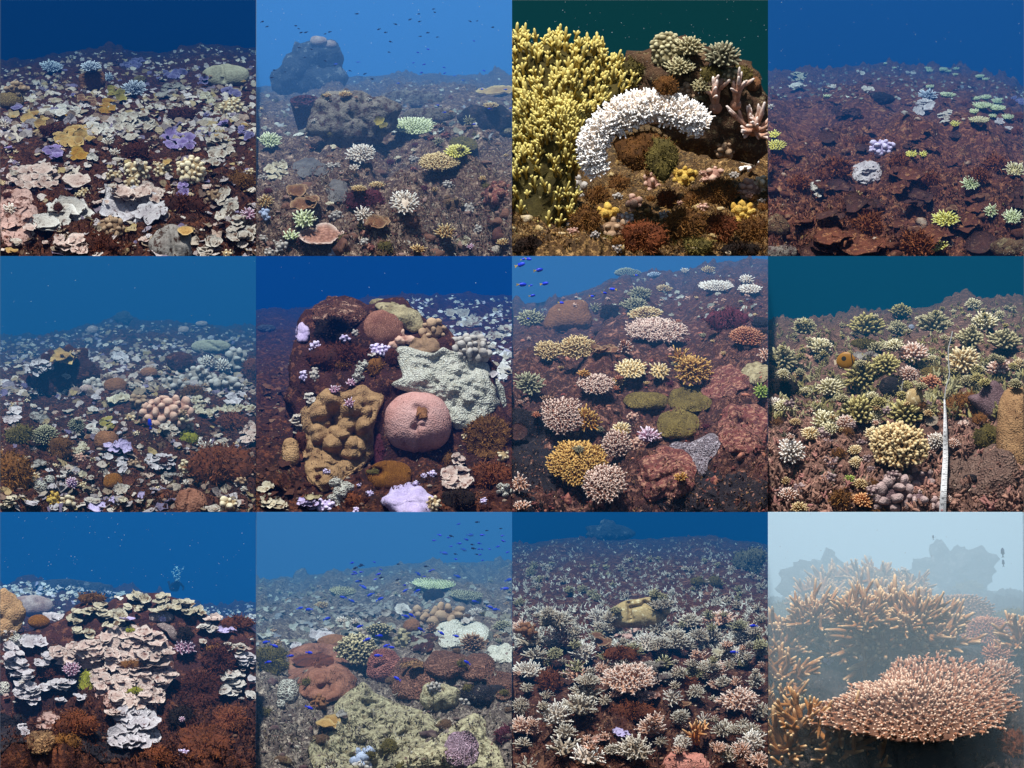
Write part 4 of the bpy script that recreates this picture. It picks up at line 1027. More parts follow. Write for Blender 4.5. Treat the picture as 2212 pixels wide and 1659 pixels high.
P(795, 1440, 170, 140, 'brown_plate', 'brown cup coral with a pale rim', n=2, cup=.35, ratio=.7)
A(310, 1425, 180, 165, 'ac_palegreen', 'white branching coral, lower left', L=34, fr=10, name='branching_coral', dome=.3)
A(222, 1530, 125, 90, 'ac_palegreen', 'whitish branching coral near the lower left corner', L=26, fr=9, name='branching_coral')
P(430, 1530, 300, 150, 'pink_plate', 'flat pinkish brown plate coral at the bottom', n=1, cup=.05, wav=.06, rings=8, segs=40)
P(310, 1270, 290, 155, 'brown_plate', 'brown layered plate coral on the left', n=4, sz=.9)
P(125, 1110, 210, 115, 'cream_plate', 'dark leafy coral with pale frilled edges, left', n=6, wav=.25)
A(1225, 1510, 145, 120, 'ac_tan', 'tan branching coral near the bottom right', L=32, fr=9, name='branching_coral')
P(1345, 1555, 95, 90, 'cream_plate', 'pale curled shell like plate', n=3, cup=.5)
A(1390, 1600, 60, 50, 'ac_lilac', 'tiny pink tipped coral beside the curled plate', L=18, fr=6, n=10)
A(60, 1310, 120, 110, 'ac_tan', 'tan branching coral at the left edge', L=26, fr=7, name='branching_coral')
K(55, 1395, 62, 74, 'sponge_blue', 'pale blue sponge lump at the left edge', kr=16, name='sponge', cat='sponge')
K(520, 1640, 80, 50, 'sponge_blue', 'pale blue lump at the bottom edge', kr=16, name='sponge', cat='sponge')
Bl(1555, 1622, 70, 66, 'white', 'white lump near the bottom right corner')
A(580, 612, 95, 36, 'ac_tan', 'small tan table on top of the ledge', L=13, fr=5); A(460, 618, 60, 26, 'ac_tan', 'tiny tan coral behind the sponge', L=12, fr=5)
A(785, 1203, 112, 42, 'ac_tan', 'flat tan coral above the maroon hump', L=16, fr=6); A(670, 1226, 110, 36, 'ac_tan', 'flat yellow tan coral on the maroon hump', L=16, fr=6)
A(1380, 792, 90, 80, 'ac_greybrown', 'olive branching coral before the dark shade lump', L=26, fr=6, name='branching_coral'); A(370, 950, 85, 60, 'ac_rust', 'small rusty coral under the ledge', L=18, fr=6)
Bl(1612, 842, 110, 70, 'beige_boulder', 'round beige boulder at the right edge')
D(350, 1085, 210, 120, 'sand', 'patch of grey sand under the ledge', name='sand_patch', cat='sand'); D(530, 1240, 140, 160, 'sand', 'patch of bluish sand, left of centre', name='sand_patch', cat='sand')
F(1340, 930, 220, 100, 'alg_olive', 'brownish leafy mound right of centre', bl=14, drape=True); K(1270, 1320, 160, 80, 'rock_brown', 'brown rock lumps right of the ringed coral', kr=30, name='reef_rock', cat='rock')
K(1560, 1260, 190, 160, 'red_crust', 'red encrusted rock lumps on the right', kr=28, name='reef_rock', cat='rock')
scatter(t, 22, [(sp_acro('ac_tan'), 'small tan branching coral'), (sp_knob('grey_knob'), 'small grey knobby coral'), (sp_plate('cream_plate'), 'small pale plate coral'), (sp_tuft('alg_purple'), 'small maroon algae tuft')], (70, 120), '', rg=dict(y0=640))
scatter(t, 40, [(sp_knob('grey_knob'), 'small grey knobby coral'), (sp_tuft('alg_olive'), 'small olive algae tuft'), (sp_acro('ac_brown'), 'small brown branching coral'), (sp_blob('rock_brown', amp=.2, irr=.2), 'small brown rock lump'), (sp_knob('red_crust'), 'small red crusty lump')], (70, 150), '', rg=dict(y0=620), avoid=.6); skirt(t, 'turf_wine', 'rub_wine'); crust(t, 1500, 'crust_grey', 30)
for i in range(46):
    x, y = R.uniform(20, S - 20), R.uniform(30, 520)
    k_fish(t, FISH2 if x > 900 and y > 250 else FISHD, x, y, R.uniform(16, 26), R.uniform(1.2, 4.), 'tiny dark fish' if not (x > 900 and y > 250) else 'tiny bright blue fish', yaw=R.uniform(-.6, .6), roll=R.uniform(-.4, .4), flip=R.random() < .5)
for x, y in ((1285, 492), (1340, 520), (1180, 682), (1225, 728), (1465, 578), (1510, 705), (1620, 580), (1650, 702), (1415, 805), (925, 540), (520, 415), (660, 402)):
    k_fish(t, FISH2, x, y, 26, max(.5, float(surf(t, x, y)) - .5), 'tiny bright blue fish', yaw=R.uniform(-.5, .5), flip=R.random() < .5)
specks(t, 60, 'particle')

# ================================================================== 3: top row, third
t = terrace(0, 2, [(0, 620), (500, 900), (800, 820), (1200, 700), (1659, 640)], 'fl_gold', (10, 58, 64), 0.03, amp=.11)
P, A, Bl, D, K, F, G_ = bind(t)
rubble(t, 1500, 'rub_gold', 20, rg=dict(y0=950)); turf(t, 9000, 'turf_brown', 34, 6, rg=dict(y0=1000), spread=34); rubble(t, 200, 'rub_gold', 50, 'lumps', 'golden rounded lumps of the ground, top row third picture', sub=1, rg=dict(y0=980))
Bl(1250, 620, 800, 700, 'rock_brown', 'tall brown reef rock behind on the right', name='reef_rock', cat='rock', pts=[(690, 370), (800, 330), (900, 340), (940, 240), (1100, 240), (1250, 290), (1340, 290), (1480, 400), (1560, 460), (1610, 580), (1659, 640), (1659, 1050), (1100, 1000), (880, 760), (720, 560)], amp=.1, lobes=.14, lfq=6, base=1.5, nr=36, ns=60, lean=.1)
F(820, 420, 220, 160, 'alg_olive', 'olive furry algae on the rock behind', bl=18)
K(1000, 330, 210, 240, 'ac_grey', 'grey green knobbly coral on top of the rock', kr=20); A(1150, 310, 210, 160, 'ac_grey', 'grey frilly coral at the top of the rock', L=32, fr=12, name='branching_coral', dome=.5)
A(1090, 440, 230, 150, 'ac_grey', 'frilly grey coral lower on the rock', L=30, fr=10, name='branching_coral', dome=.4)
A(1365, 375, 280, 190, 'ac_greybrown', 'grey brown fingered coral on the right shoulder', L=40, fr=15, name='branching_coral', dome=.6, sub=0)
F(1480, 490, 200, 140, 'alg_olive', 'olive algae on the right shoulder', bl=16); Bl(1550, 540, 120, 100, 'brown_boulder', 'small round brown coral at the right')
K(1140, 590, 150, 90, 'tan_knob', 'dull knobs behind the white coral', kr=20)
# yellow fire coral: a mound bristling with upright flattened blades
YP = [(0, 230), (130, 250), (330, 300), (560, 320), (700, 430), (880, 560), (700, 640), (520, 720), (420, 840), (380, 1000), (420, 1180), (400, 1320), (300, 1480), (200, 1640), (0, 1659)]
G0 = blobG(t, 300, 780, 10, 10, YP, fd=.32, nr=40, ns=64, amp=.16, lobes=.28, lfq=5, irr=.12, seed=91, base=1.15, lean=.28); buf_add(t, G0[0], G0[1])
m_ = int((len(G0[0]) - 1) * .60); i_ = R.integers(0, m_, 1050); C_ = G0[0][i_] + R.normal(0, .012, (1050, 3)); cc_ = G0[0].mean(0)
D_ = norm(np.array([0, -.22, 1.]) + norm(C_ - cc_) * np.array([.4, .35, .3]) + R.normal(0, .16, (1050, 3)))
Gs = [tubes(C_, D_, R.uniform(50, 130, 1050) * PX, 11 * PX, 14 * PX, 5, 3, R.normal(0, .008, (1050, 3)), .15, flat=.75)]
for q in range(2):
    sd_ = norm(np.cross(D_, np.array([0, 1., .2]))) * (1 if q else -1)
    Gs.append(tubes(C_ + D_ * (40 * PX), norm(D_ + sd_ * R.uniform(.4, .9, (1050, 1))), R.uniform(22, 56, 1050) * PX, 9 * PX, 12 * PX, 4, 2))
rooted(t, 'fire_coral', [('base', G0, 'alg_olive', None), ('branchlets', join(*Gs), 'ac_fire', 'stuff')], 300, 780, 760, 'huge yellow fire coral of upright blades', 'coral', at(t, 300, 1600, 1.0))
# white arch
path = np.array([(570, 1120), (530, 1010), (545, 900), (630, 800), (760, 735), (900, 705), (1050, 725), (1160, 775), (1240, 830)], float)
u_ = np.linspace(0, len(path) - 1, 46); PXY = np.stack([np.interp(u_, np.arange(len(path)), path[:, q]) for q in (0, 1)], 1)
for _ in range(3): PXY[1:-1] = (PXY[:-2] + PXY[1:-1] + PXY[2:]) / 3
wd = np.interp(u_, [0, 1, 3, 4, 5, 7, 8], [66, 90, 112, 122, 118, 104, 66]); w_ = .42
tg = np.gradient(PXY, axis=0); tg /= np.linalg.norm(tg, axis=1, keepdims=True); nm = np.stack([tg[:, 1], -tg[:, 0]], 1)
th_ = np.arange(18) * 2 * math.pi / 18; VV = []
for k in range(46):
    ex = PXY[k][:, None] + nm[k][:, None] * np.cos(th_)[None] * wd[k] * .8
    VV.append(at(t, ex[0], ex[1], w_ - np.sin(th_) * wd[k] * PX * .9 + .08))
Ga = (np.concatenate(VV), grid_faces(46, 18), np.zeros(46 * 18))
nn_ = 1300; kk_ = R.integers(0, 46, nn_); aa = R.uniform(-.75, 2.6, nn_)
ex = PXY[kk_] + nm[kk_] * (np.cos(aa) * wd[kk_] * .8)[:, None] + R.normal(0, 8, (nn_, 2))
C_ = at(t, ex[:, 0], ex[:, 1], w_ - np.sin(aa) * wd[kk_] * PX * .9 + .08)
D_ = np.stack([nm[kk_, 0] * np.cos(aa), -np.sin(aa) * 1.0, -nm[kk_, 1] * np.cos(aa) + .15], 1) + R.normal(0, .3, (nn_, 3))
Gf = tubes(C_, D_, R.uniform(20, 48, nn_) * PX, R.uniform(8, 12, nn_) * PX, R.uniform(6, 9, nn_) * PX, 5, 3, R.normal(0, .006, (nn_, 3)), .15); g2 = tubes(C_ + norm(D_) * 22 * PX, norm(D_ + R.normal(0, .6, (nn_, 3))), R.uniform(14, 26, nn_) * PX, 8 * PX, 7 * PX, 5, 2)
buf_add(t, Gf[0])
rooted(t, 'branching_coral', [('base', Ga, 'ac_snow', None), ('branchlets', join(Gf, g2), 'ac_snow', 'stuff')], 880, 800, 850, 'dazzling white arched branching coral', 'coral', at(t, 560, 1140, w_))
F(860, 985, 420, 300, 'alg_brown', 'brown furry algae mound inside the white arch', bl=20, dens=1.4, base=.34); F(985, 1020, 210, 320, 'alg_olive', 'tall olive algae hump in front of the arch', bl=16, fd=.5, base=.2)
G_(1320, 700, 150, 330, 'ac_rose', 'upright pinkish branch with a white tip', n=3, L=230, r=26, U=(-.1, -.2, 1), el=(.05, .35), curve=0., sub=5)
G_(1450, 680, 150, 330, 'ac_rose', 'second upright pinkish branch to its right', n=3, L=210, r=24, U=(.1, -.2, 1), el=(.05, .4), curve=0., sub=5)
G_(1560, 850, 300, 320, 'ac_rose', 'pinkish knobbly branching coral at the right edge', n=12, L=190, r=24, U=(.1, -.6, .8), el=(.2, 1.4), sub=4)
G_(1560, 1080, 220, 110, 'ac_snow', 'white branches below the pinkish coral', n=6, L=100, r=20, U=(-.5, -.6, .5), el=(.2, 1.2), sub=2)
K(1630, 1195, 90, 90, 'cream_knob', 'cream lump at the right edge', kr=24); G_(1250, 650, 90, 70, 'ac_grey', 'small white branch left of the pink ones', n=3, L=60, r=13, U=(-1, -.3, .5), el=(.1, .5))
K(610, 1385, 110, 90, 'sponge_yellow', 'yellow lump in the lower left algae', kr=26); K(1490, 1390, 160, 160, 'sponge_yellow', 'yellow crusty coral lower right', kr=26); K(1120, 1150, 150, 130, 'sponge_yellow', 'yellowish crust under the olive hump', kr=28)
K(430, 1215, 90, 120, 'grey_knob', 'pale grey lump beside the fire coral', kr=32); K(375, 1430, 56, 70, 'white_clean', 'small white lump low on the left', kr=22); K(910, 1170, 90, 130, 'pink_knob', 'pinkish knobs in the middle', kr=24)
K(790, 1320, 80, 100, 'pink_knob', 'pinkish finger lump', kr=26); K(740, 1430, 120, 90, 'grey_knob', 'greyish green lumps in the algae', kr=18); K(1300, 1140, 120, 110, 'pink_knob', 'pink rounded knobs right of the hump', kr=26)
K(1380, 950, 130, 130, 'tan_knob', 'golden lumps left of the pinkish coral', kr=22); K(1540, 1230, 150, 120, 'pink_knob', 'pinkish crust under the white branches', kr=22); K(660, 1480, 170, 100, 'tan_knob', 'dull lumps at the bottom', kr=28)
for x, y, w, h, m in ((560, 1270, 170, 120, 'alg_brown'), (690, 1200, 150, 110, 'alg_brown'), (480, 1420, 200, 170, 'alg_brown'), (850, 1540, 330, 200, 'alg_rust'), (1120, 1450, 280, 220, 'alg_brown'), (1340, 1250, 260, 180, 'alg_brown'), (1330, 1480, 280, 200, 'alg_rust'), (1560, 1490, 220, 210, 'alg_brown'), (1180, 1600, 300, 110, 'alg_olive'), (560, 1590, 260, 130, 'alg_olive'), (1000, 1290, 160, 130, 'alg_rust'), (1190, 1290, 160, 120, 'alg_brown'), (1480, 1620, 330, 90, 'alg_dark'), (120, 1600, 260, 130, 'alg_dark')):
    F(x, y, w, h, m, {'alg_brown': 'brown furry algae clump', 'alg_rust': 'reddish brown algae clump', 'alg_olive': 'olive algae clump at the bottom', 'alg_dark': 'dark algae clump'}[m], bl=26, dens=1.3)
scatter(t, 26, [(sp_tuft('alg_brown'), 'small brown algae tuft'), (sp_knob('pink_knob'), 'small pinkish knob'), (sp_tuft('alg_orange'), 'small golden algae tuft'), (sp_knob('grey_knob'), 'small grey knob')], (70, 130), '', rg=dict(x0=380, y0=1120), avoid=.5); A(1230, 560, 150, 110, 'ac_grey', 'dull branching coral on the rock face', L=24, fr=9, name='branching_coral'); F(1290, 480, 150, 110, 'alg_olive', 'olive tuft on the rock face', bl=14); F(1000, 560, 170, 130, 'alg_brown', 'brown algae on the rock behind the arch', bl=16); K(1420, 480, 130, 90, 'ac_greybrown', 'dull knobs below the fingered coral', kr=18); skirt(t, 'turf_brown', 'rub_gold'); crust(t, 700, 'crust_olive', 30, rg=dict(y0=950))
specks(t, 70, 'particle')

# ================================================================== 4: top right
t = terrace(0, 3, [(0, 470), (300, 445), (750, 405), (1100, 425), (1350, 470), (1500, 520), (1659, 560)], 'fl_brown', (22, 80, 142), 0.16, amp=.13)
P, A, Bl, D, K, F, G_ = bind(t)
rubble(t, 3000, 'rub_maroon_dark', 20); turf(t, 12000, 'turf_maroon', 26, 8)
miniplates(t, 200, 'far_pale', 60, rg=dict(y1=640)); rubble(t, 420, 'rub_maroon', 58, 'lumps', 'rounded algae grown lumps of dead reef, top right picture', sub=1)
for x, y, w, h in ((1350, 635, 66, 26), (1410, 628, 82, 28), (1492, 652, 104, 34), (1390, 680, 125, 44), (1482, 697, 135, 44), (1336, 718, 74, 36), (1560, 756, 86, 40), (1456, 750, 54, 24), (1165, 612, 112, 28)):
    A(x, y, w * 1.12, h * 1.15, 'ac_palegreen', 'pale green table coral', L=9, fr=6, dome=.06, sub=0)
for x, y, w in ((1040, 440, 46), (1130, 448, 70), (1165, 458, 50), (1220, 443, 40), (1050, 456, 50), (1215, 482, 34), (1375, 492, 60), (1410, 510, 44), (1050, 559, 56), (380, 620, 44), (760, 412, 26), (820, 440, 24)):
    A(x, y, w * 1.3, w * .4, 'ac_palegreen', 'far pale table coral', L=6, fr=5, dome=.06, sub=0)
A(1372, 776, 155, 54, 'ac_pale', 'long pale yellow table coral on the right', L=10, fr=6, dome=.06)
A(1035, 622, 145, 72, 'ac_blue', 'pale lilac spiky coral', L=30, fr=7, name='branching_coral')
P(1010, 690, 160, 120, 'white_lilac', 'white crusty coral under the lilac spikes', n=9); P(1140, 762, 115, 84, 'white_clean', 'white leafy coral left of the bright yellow one', n=6); P(1178, 722, 36, 30, 'white_clean', 'tiny white leaf coral', n=2)
A(1212, 803, 78, 44, 'ac_yellow', 'small bright yellow coral', L=10, fr=6, dome=.2)
P(1500, 786, 80, 50, 'white_lilac', 'lilac plate coral beside the tables', n=3); P(1560, 833, 66, 28, 'white_lilac', 'small lilac plate on the right', n=2)
K(740, 958, 165, 105, 'lilac_knob', 'pinkish white domed coral in the middle', kr=19)
D(645, 1120, 200, 140, 'white_lilac', 'flat white crust below the dome', thick=.05); P(650, 1120, 190, 130, 'white_lilac', 'white leaves on the flat crust', n=7, sz=.7)
A(930, 997, 96, 58, 'ac_yellow', 'left lobe of the yellow two lobed coral', L=9, fr=7, dome=.15); A(1004, 998, 70, 44, 'ac_yellow', 'right lobe of the yellow two lobed coral', L=9, fr=7, dome=.15)
P(316, 1225, 105, 115, 'white_clean', 'grey white leafy coral lower left', n=6)
A(58, 940, 140, 190, 'ac_yellow', 'yellow layered coral at the left edge', L=14, fr=7, dome=.15, hw=.6); A(40, 870, 90, 60, 'ac_yellow', 'upper yellow tier at the left edge', L=12, fr=7, dome=.15)
A(1600, 1102, 155, 116, 'ac_pale', 'pale cream fan coral at the right edge', L=30, fr=7, dome=.05, hole=.25)
A(1315, 1186, 135, 122, 'ac_palegreen', 'pale green fan coral, right of centre', L=24, fr=6, dome=.05, hw=.8)
A(1443, 1367, 104, 102, 'ac_palegreen', 'small whitish fan coral', L=22, fr=6, dome=.05, hw=.85); A(1585, 1406, 145, 106, 'ac_palegreen', 'whitish fan coral near the right edge', L=24, fr=6, dome=.05, hw=.7)
A(1150, 1425, 205, 140, 'ac_yellow', 'large yellow branching coral, bottom', L=34, fr=9, dome=.08, hw=.6); A(1085, 1592, 165, 92, 'ac_yellow', 'pale yellow coral at the bottom', L=22, fr=8, dome=.1)
P(1195, 1345, 80, 60, 'brown_plate', 'grey brown leaf above the yellow coral', n=2); P(195, 566, 155, 36, 'white_clean', 'far pale plate coral on the left', n=3, ratio=.25); P(200, 495, 150, 66, 'cream_plate', 'winding far white crust at the left skyline', n=8)
P(420, 560, 64, 40, 'white_clean', 'far white leafy coral, left', n=3); P(652, 578, 84, 52, 'white_clean', 'far white coral beside a dark shade lump', n=5); P(598, 466, 62, 36, 'white_clean', 'white coral at the skyline, left of centre', n=4); P(922, 468, 66, 40, 'white_clean', 'white coral at the skyline, centre', n=4)
P(890, 735, 70, 36, 'grey_plate', 'greyish plate left of the white crust', n=2); P(510, 732, 210, 96, 'dead_plate_dark', 'dark leafy coral on the left', n=9, cup=.3); Bl(720, 640, 210, 80, 'shade_rock', 'dark lump painted as hollow shade in the distance', name='reef_rock', cat='rock')  # last lump: the shading of a hole, put into a dark colour
P(1622, 650, 90, 70, 'purple_dim', 'dark purple leafy coral at the right edge', n=5); A(20, 692, 50, 40, 'ac_white', 'white coral tip at the left edge', L=14, fr=6)
P(1620, 1300, 150, 150, 'dead_plate_dark', 'dark plates at the right edge', n=4); P(1210, 1060, 110, 60, 'dead_plate', 'orange brown plate right of centre', n=2); A(580, 1260, 60, 50, 'ac_tan', 'small tan coral in the rubble', L=14, fr=6)
Bl(70, 1640, 240, 110, 'rock_grey', 'grey rock in the lower left corner', name='reef_rock', cat='rock', amp=.12); Bl(60, 1460, 150, 140, 'rock_brown', 'tan rock at the left edge', name='reef_rock', cat='rock', amp=.2); Bl(1580, 1610, 260, 130, 'rock_brown', 'brown rock in the lower right corner', name='reef_rock', cat='rock', amp=.2)
scatter(t, 76, [(sp_plate('dead_plate', 2), 'brown algae covered dead plate coral'), (sp_plate('dead_plate_dark', 2), 'dark dead plate coral'), (sp_plate('dead_plate', 3), 'brown algae covered dead plate coral'), (sp_tuft('alg_rust'), 'rusty algae tuft')], (170, 360), '', rg=dict(y0=540), avoid=.5)
skirt(t, 'turf_maroon', 'rub_maroon_dark'); crust(t, 900, 'crust_warm', 24)
specks(t, 30, 'particle')

# ================================================================== 5: middle left
t = terrace(1, 0, [(0, 515), (250, 500), (450, 480), (620, 440), (780, 370), (900, 410), (1200, 425), (1659, 460)], 'fl_maroon', (24, 90, 142), 0.19, amp=.085)
P, A, Bl, D, K, F, G_ = bind(t)
rubble(t, 2600, 'rub_maroon', 20); turf(t, 8000, 'turf_maroon', 28, 8)
miniplates(t, 420, 'far_mixed', 46, 'small_plates', 'small mixed plate corals among the near algae, middle left picture', rg=dict(y0=850), bias=1.); miniplates(t, 900, 'far_mixed', 88, rg=dict(y1=900), bias=1.05)
Bl(430, 740, 430, 330, 'rock_maroon', 'dark mound crowned with white plates, left', name='reef_rock', cat='rock', amp=.12, pts=[(160, 720), (300, 600), (450, 570), (560, 640), (640, 740), (560, 860), (330, 900), (180, 840)], fd=.22, irr=.25)
P(250, 720, 220, 130, 'white_lilac', 'bluish white plates on the dark mound', n=11, sz=.7); P(410, 660, 190, 60, 'tan_plate', 'tan flat plate on top of the dark mound', n=3); P(430, 780, 60, 40, 'white_clean', 'single white plate on the dark slope', n=2)
Bl(600, 480, 80, 60, 'grey_boulder', 'far round boulder beside the gully'); Bl(1190, 480, 70, 50, 'grey_boulder', 'far grey boulder near the skyline'); Bl(1305, 440, 80, 40, 'grey_boulder', 'pale boulder at the skyline'); Bl(800, 405, 110, 80, 'rock_far', 'far pinnacle at the top of the reef', name='reef_rock', cat='rock', amp=.2)
Bl(1368, 588, 255, 96, 'pale_boulder', 'long pale grey boulder coral with dark spots', amp=.05, cr=((1350, 560, 1420, 600, 8, 14),))
Bl(1170, 690, 190, 140, 'rock_maroon', 'brown dome left of the white bushes', name='reef_rock', cat='rock', amp=.1); K(1535, 690, 130, 170, 'grey_knob', 'grey lobed coral right of the white bushes', kr=24)
A(1343, 690, 112, 95, 'ac_white', 'left one of two white bushy corals', L=16, fr=7, dome=.5, name='branching_coral'); A(1440, 712, 116, 92, 'ac_white', 'right one of two white bushy corals', L=16, fr=7, dome=.5, name='branching_coral')
K(1285, 790, 225, 120, 'grey_knob', 'grey lobes under the white bushes', kr=24); K(1460, 842, 245, 110, 'grey_knob', 'wide grey lobed coral on the right', kr=25); K(1130, 830, 155, 90, 'grey_knob', 'grey lobed coral in the centre', kr=22)
F(1245, 885, 170, 110, 'alg_brown', 'brown algae between the grey lobes', bl=16); K(600, 850, 140, 100, 'grey_knob', 'grey lobed coral on the left', kr=20); Bl(560, 860, 90, 50, 'grey_boulder', 'small grey plate like boulder, left')
Bl(752, 842, 155, 110, 'brown_boulder', 'brown ball coral near the centre'); Bl(965, 755, 120, 70, 'brown_boulder', 'small brown dome behind the ball'); P(762, 930, 165, 90, 'cream_plate', 'bright cream slab plate under the brown ball', n=2, ratio=.4); P(770, 650, 110, 80, 'white_lilac', 'pale blue plates in mid distance', n=6)
K(1090, 1015, 330, 210, 'pink_knob', 'large pinkish lobed coral', kr=30); K(900, 950, 110, 90, 'tan_knob', 'olive brown lobes left of the pink coral', kr=20)
P(1520, 922, 175, 88, 'white_lilac', 'bluish white plate with dark holes, right', n=6); P(1290, 950, 140, 95, 'cream_plate', 'cream plates left of the bluish one', n=6); P(1330, 1015, 130, 70, 'cream_plate', 'lower cream plates', n=5); P(1510, 988, 310, 46, 'cream_plate', 'long band of cream plates to the right edge', n=9)
A(290, 1165, 175, 155, 'ac_greybrown', 'large grey brown bushy coral, left', L=18, fr=7, dome=.7, name='branching_coral', dens=1.3); A(495, 1106, 122, 108, 'ac_greybrown', 'smaller grey brown bushy coral, left of centre', L=15, fr=6, dome=.7, name='branching_coral', dens=1.3)
P(255, 1050, 130, 90, 'grey_plate', 'grey plates above the bushy coral', n=5); P(90, 1030, 150, 100, 'white_lilac', 'bluish plates at the left edge', n=6); P(215, 975, 60, 44, 'white', 'white plate left, above the bushes', n=2); P(450, 1000, 80, 50, 'white', 'small white curled plate, left', n=3); P(600, 988, 70, 50, 'white_clean', 'bright white cup left of centre', n=2)
F(400, 1245, 160, 180, 'alg_brown', 'brown furry mound below the bushes', bl=12); Bl(692, 1200, 145, 130, 'brown_boulder', 'rounded brown coral with ridges', amp=.12, lobes=.2, lfq=7)
P(700, 1086, 125, 94, 'olive_plate', 'olive leafy coral in the middle', n=7); P(602, 1128, 84, 84, 'white_clean', 'white leafy rosette left of the olive leaves', n=5, ratio=.6); P(570, 1170, 60, 50, 'brown_plate', 'small brown plate under the rosette', n=2)
P(1100, 1122, 150, 100, 'white', 'white plates below the pink coral', n=6); K(1180, 1060, 60, 60, 'cream_knob', 'small cream ball on the pink coral', kr=16); K(1210, 1110, 80, 50, 'cream_knob', 'cream lumps right of the white plates', kr=16); K(840, 1050, 50, 50, 'cream_knob', 'cream ball left of the pink coral', kr=14)
P(760, 1232, 165, 90, 'lilac', 'long lilac plate slanting in the middle', n=5); P(1035, 1330, 220, 150, 'white_lilac', 'white crusty plates lower centre', n=12, sz=.75); F(1060, 1330, 60, 40, 'alg_maroon', 'brown tuft amid white crust', bl=10); P(790, 1350, 90, 110, 'white_lilac', 'pale crust left of the lower centre', n=6, sz=.8)
F(1225, 1180, 120, 80, 'alg_green', 'yellow green algae below the pink coral', bl=12); G_(1340, 1250, 140, 60, 'ac_white', 'pale antler like branches, right', n=9, L=60, r=8, sub=1); P(1440, 1218, 110, 64, 'white', 'white plates right of the antlers', n=5)
P(520, 1250, 90, 110, 'cream_plate', 'cream leaves left of centre', n=6); K(520, 1310, 100, 50, 'pink_knob', 'tiny pink knobs left', kr=12); P(245, 1350, 90, 70, 'grey_plate', 'grey white leaves left', n=4)
P(488, 1388, 84, 92, 'white_lilac', 'pale cyan plate with frilled edge', n=3, ratio=.7); P(415, 1412, 92, 74, 'white_clean', 'white plate left of the cyan one', n=4); A(465, 1472, 94, 84, 'ac_lilac', 'pink bushy coral, lower left', L=12, fr=7, dome=.6, name='branching_coral', basemat='purple'); P(535, 1425, 66, 60, 'cream_plate', 'small cream cup lower left', n=2)
Bl(262, 1492, 96, 84, 'honey_white', 'grey honeycomb coral, lower left'); Bl(322, 1450, 66, 60, 'honey_white', 'smaller grey honeycomb coral, lower left'); K(230, 1435, 60, 40, 'cream_knob', 'cream lumps above the honeycomb', kr=13)
Bl(732, 1462, 140, 116, 'ochre_boulder', 'ochre ridged boulder coral', amp=.1); P(815, 1465, 110, 84, 'dead_plate', 'dark cup with thin pale rim', n=1, cup=.4); P(795, 1516, 116, 86, 'white', 'white cup coral near the bottom', n=3, cup=.3)
P(640, 1636, 150, 72, 'lilac', 'round lilac plate at the bottom edge', n=1, lob=.08); P(740, 1585, 60, 66, 'lilac', 'small lilac leaf at the bottom', n=2); P(912, 1546, 52, 52, 'lilac', 'lone lilac disc at the bottom', n=1); P(805, 1590, 60, 50, 'cream_plate', 'cream cup at the bottom', n=2)
K(440, 1590, 84, 60, 'cream_knob', 'cream round lump at the bottom left', kr=20); K(350, 1575, 80, 90, 'sponge_yellow', 'yellowish lump at the bottom left', kr=18); P(620, 1588, 100, 50, 'white', 'white plates above the lilac disc', n=3); P(210, 1605, 110, 40, 'white_lilac', 'white plate lower left edge', n=3); P(60, 1590, 120, 110, 'cream_plate', 'pale leaves in the lower left corner', n=6)
Bl(1232, 1602, 205, 190, 'rose_boulder', 'rose pink boulder coral at the bottom', amp=.08, cr=((1230, 1530, 1210, 1659, 12, 30),))
F(85, 1420, 260, 310, 'alg_orange', 'big orange brown algae mass at the left', bl=30); F(1430, 1370, 440, 280, 'alg_rust', 'large rusty algae mass on the right', bl=32); F(130, 1160, 200, 120, 'alg_olive', 'dull green algae left', bl=18); F(1500, 1080, 280, 130, 'alg_rust', 'rusty algae under the cream band', bl=22); F(1630, 740, 130, 170, 'alg_rust', 'brown algae at the right edge', bl=16)
P(1620, 1150, 110, 180, 'white_pink', 'pinkish white plates at the right edge', n=9); A(1205, 1472, 54, 44, 'ac_white', 'small white tuft in rusty algae', L=14, fr=7); A(1580, 1512, 50, 40, 'ac_white', 'white tuft at the lower right', L=12, fr=6); K(1490, 1620, 110, 96, 'cream_knob', 'white nubs at the bottom right', kr=22); P(1385, 1640, 120, 50, 'white', 'white plate at the bottom right', n=3); P(1562, 1596, 60, 40, 'pink_crust', 'small pinkish plate at the bottom right', n=1)
K(1190, 1370, 60, 90, 'cream_knob', 'pale finger lump on the rusty algae', kr=15)
scatter(t, 26, [(sp_plate('white'), 'small white plate coral'), (sp_plate('white_lilac'), 'small bluish plate coral'), (sp_knob('cream_knob'), 'small cream knobby coral')], (46, 90), '', rg=dict(y0=900))
scatter(t, 24, [(sp_plate('white'), 'far white plate coral'), (sp_plate('white_lilac'), 'far bluish plate coral'), (sp_plate('grey_plate'), 'far grey plate coral')], (110, 190), '', rg=dict(y0=560, y1=900))
k_fish(t, FISH2, 970, 1078, 60, float(surf(t, 970, 1078)) - .1, 'slim blue fish head down by the pink coral', roll=1.45, lm=True)
scatter(t, 40, [(sp_plate('white'), 'small white plate coral'), (sp_plate('grey_plate'), 'small grey plate coral'), (sp_knob('tan_knob'), 'small brown knobby coral'), (sp_plate('white_lilac'), 'small bluish plate coral')], (70, 140), '', rg=dict(y0=620), avoid=.55); skirt(t, 'turf_maroon', 'rub_maroon'); crust(t, 1100, 'crust_warm', 28)
specks(t, 20, 'particle')

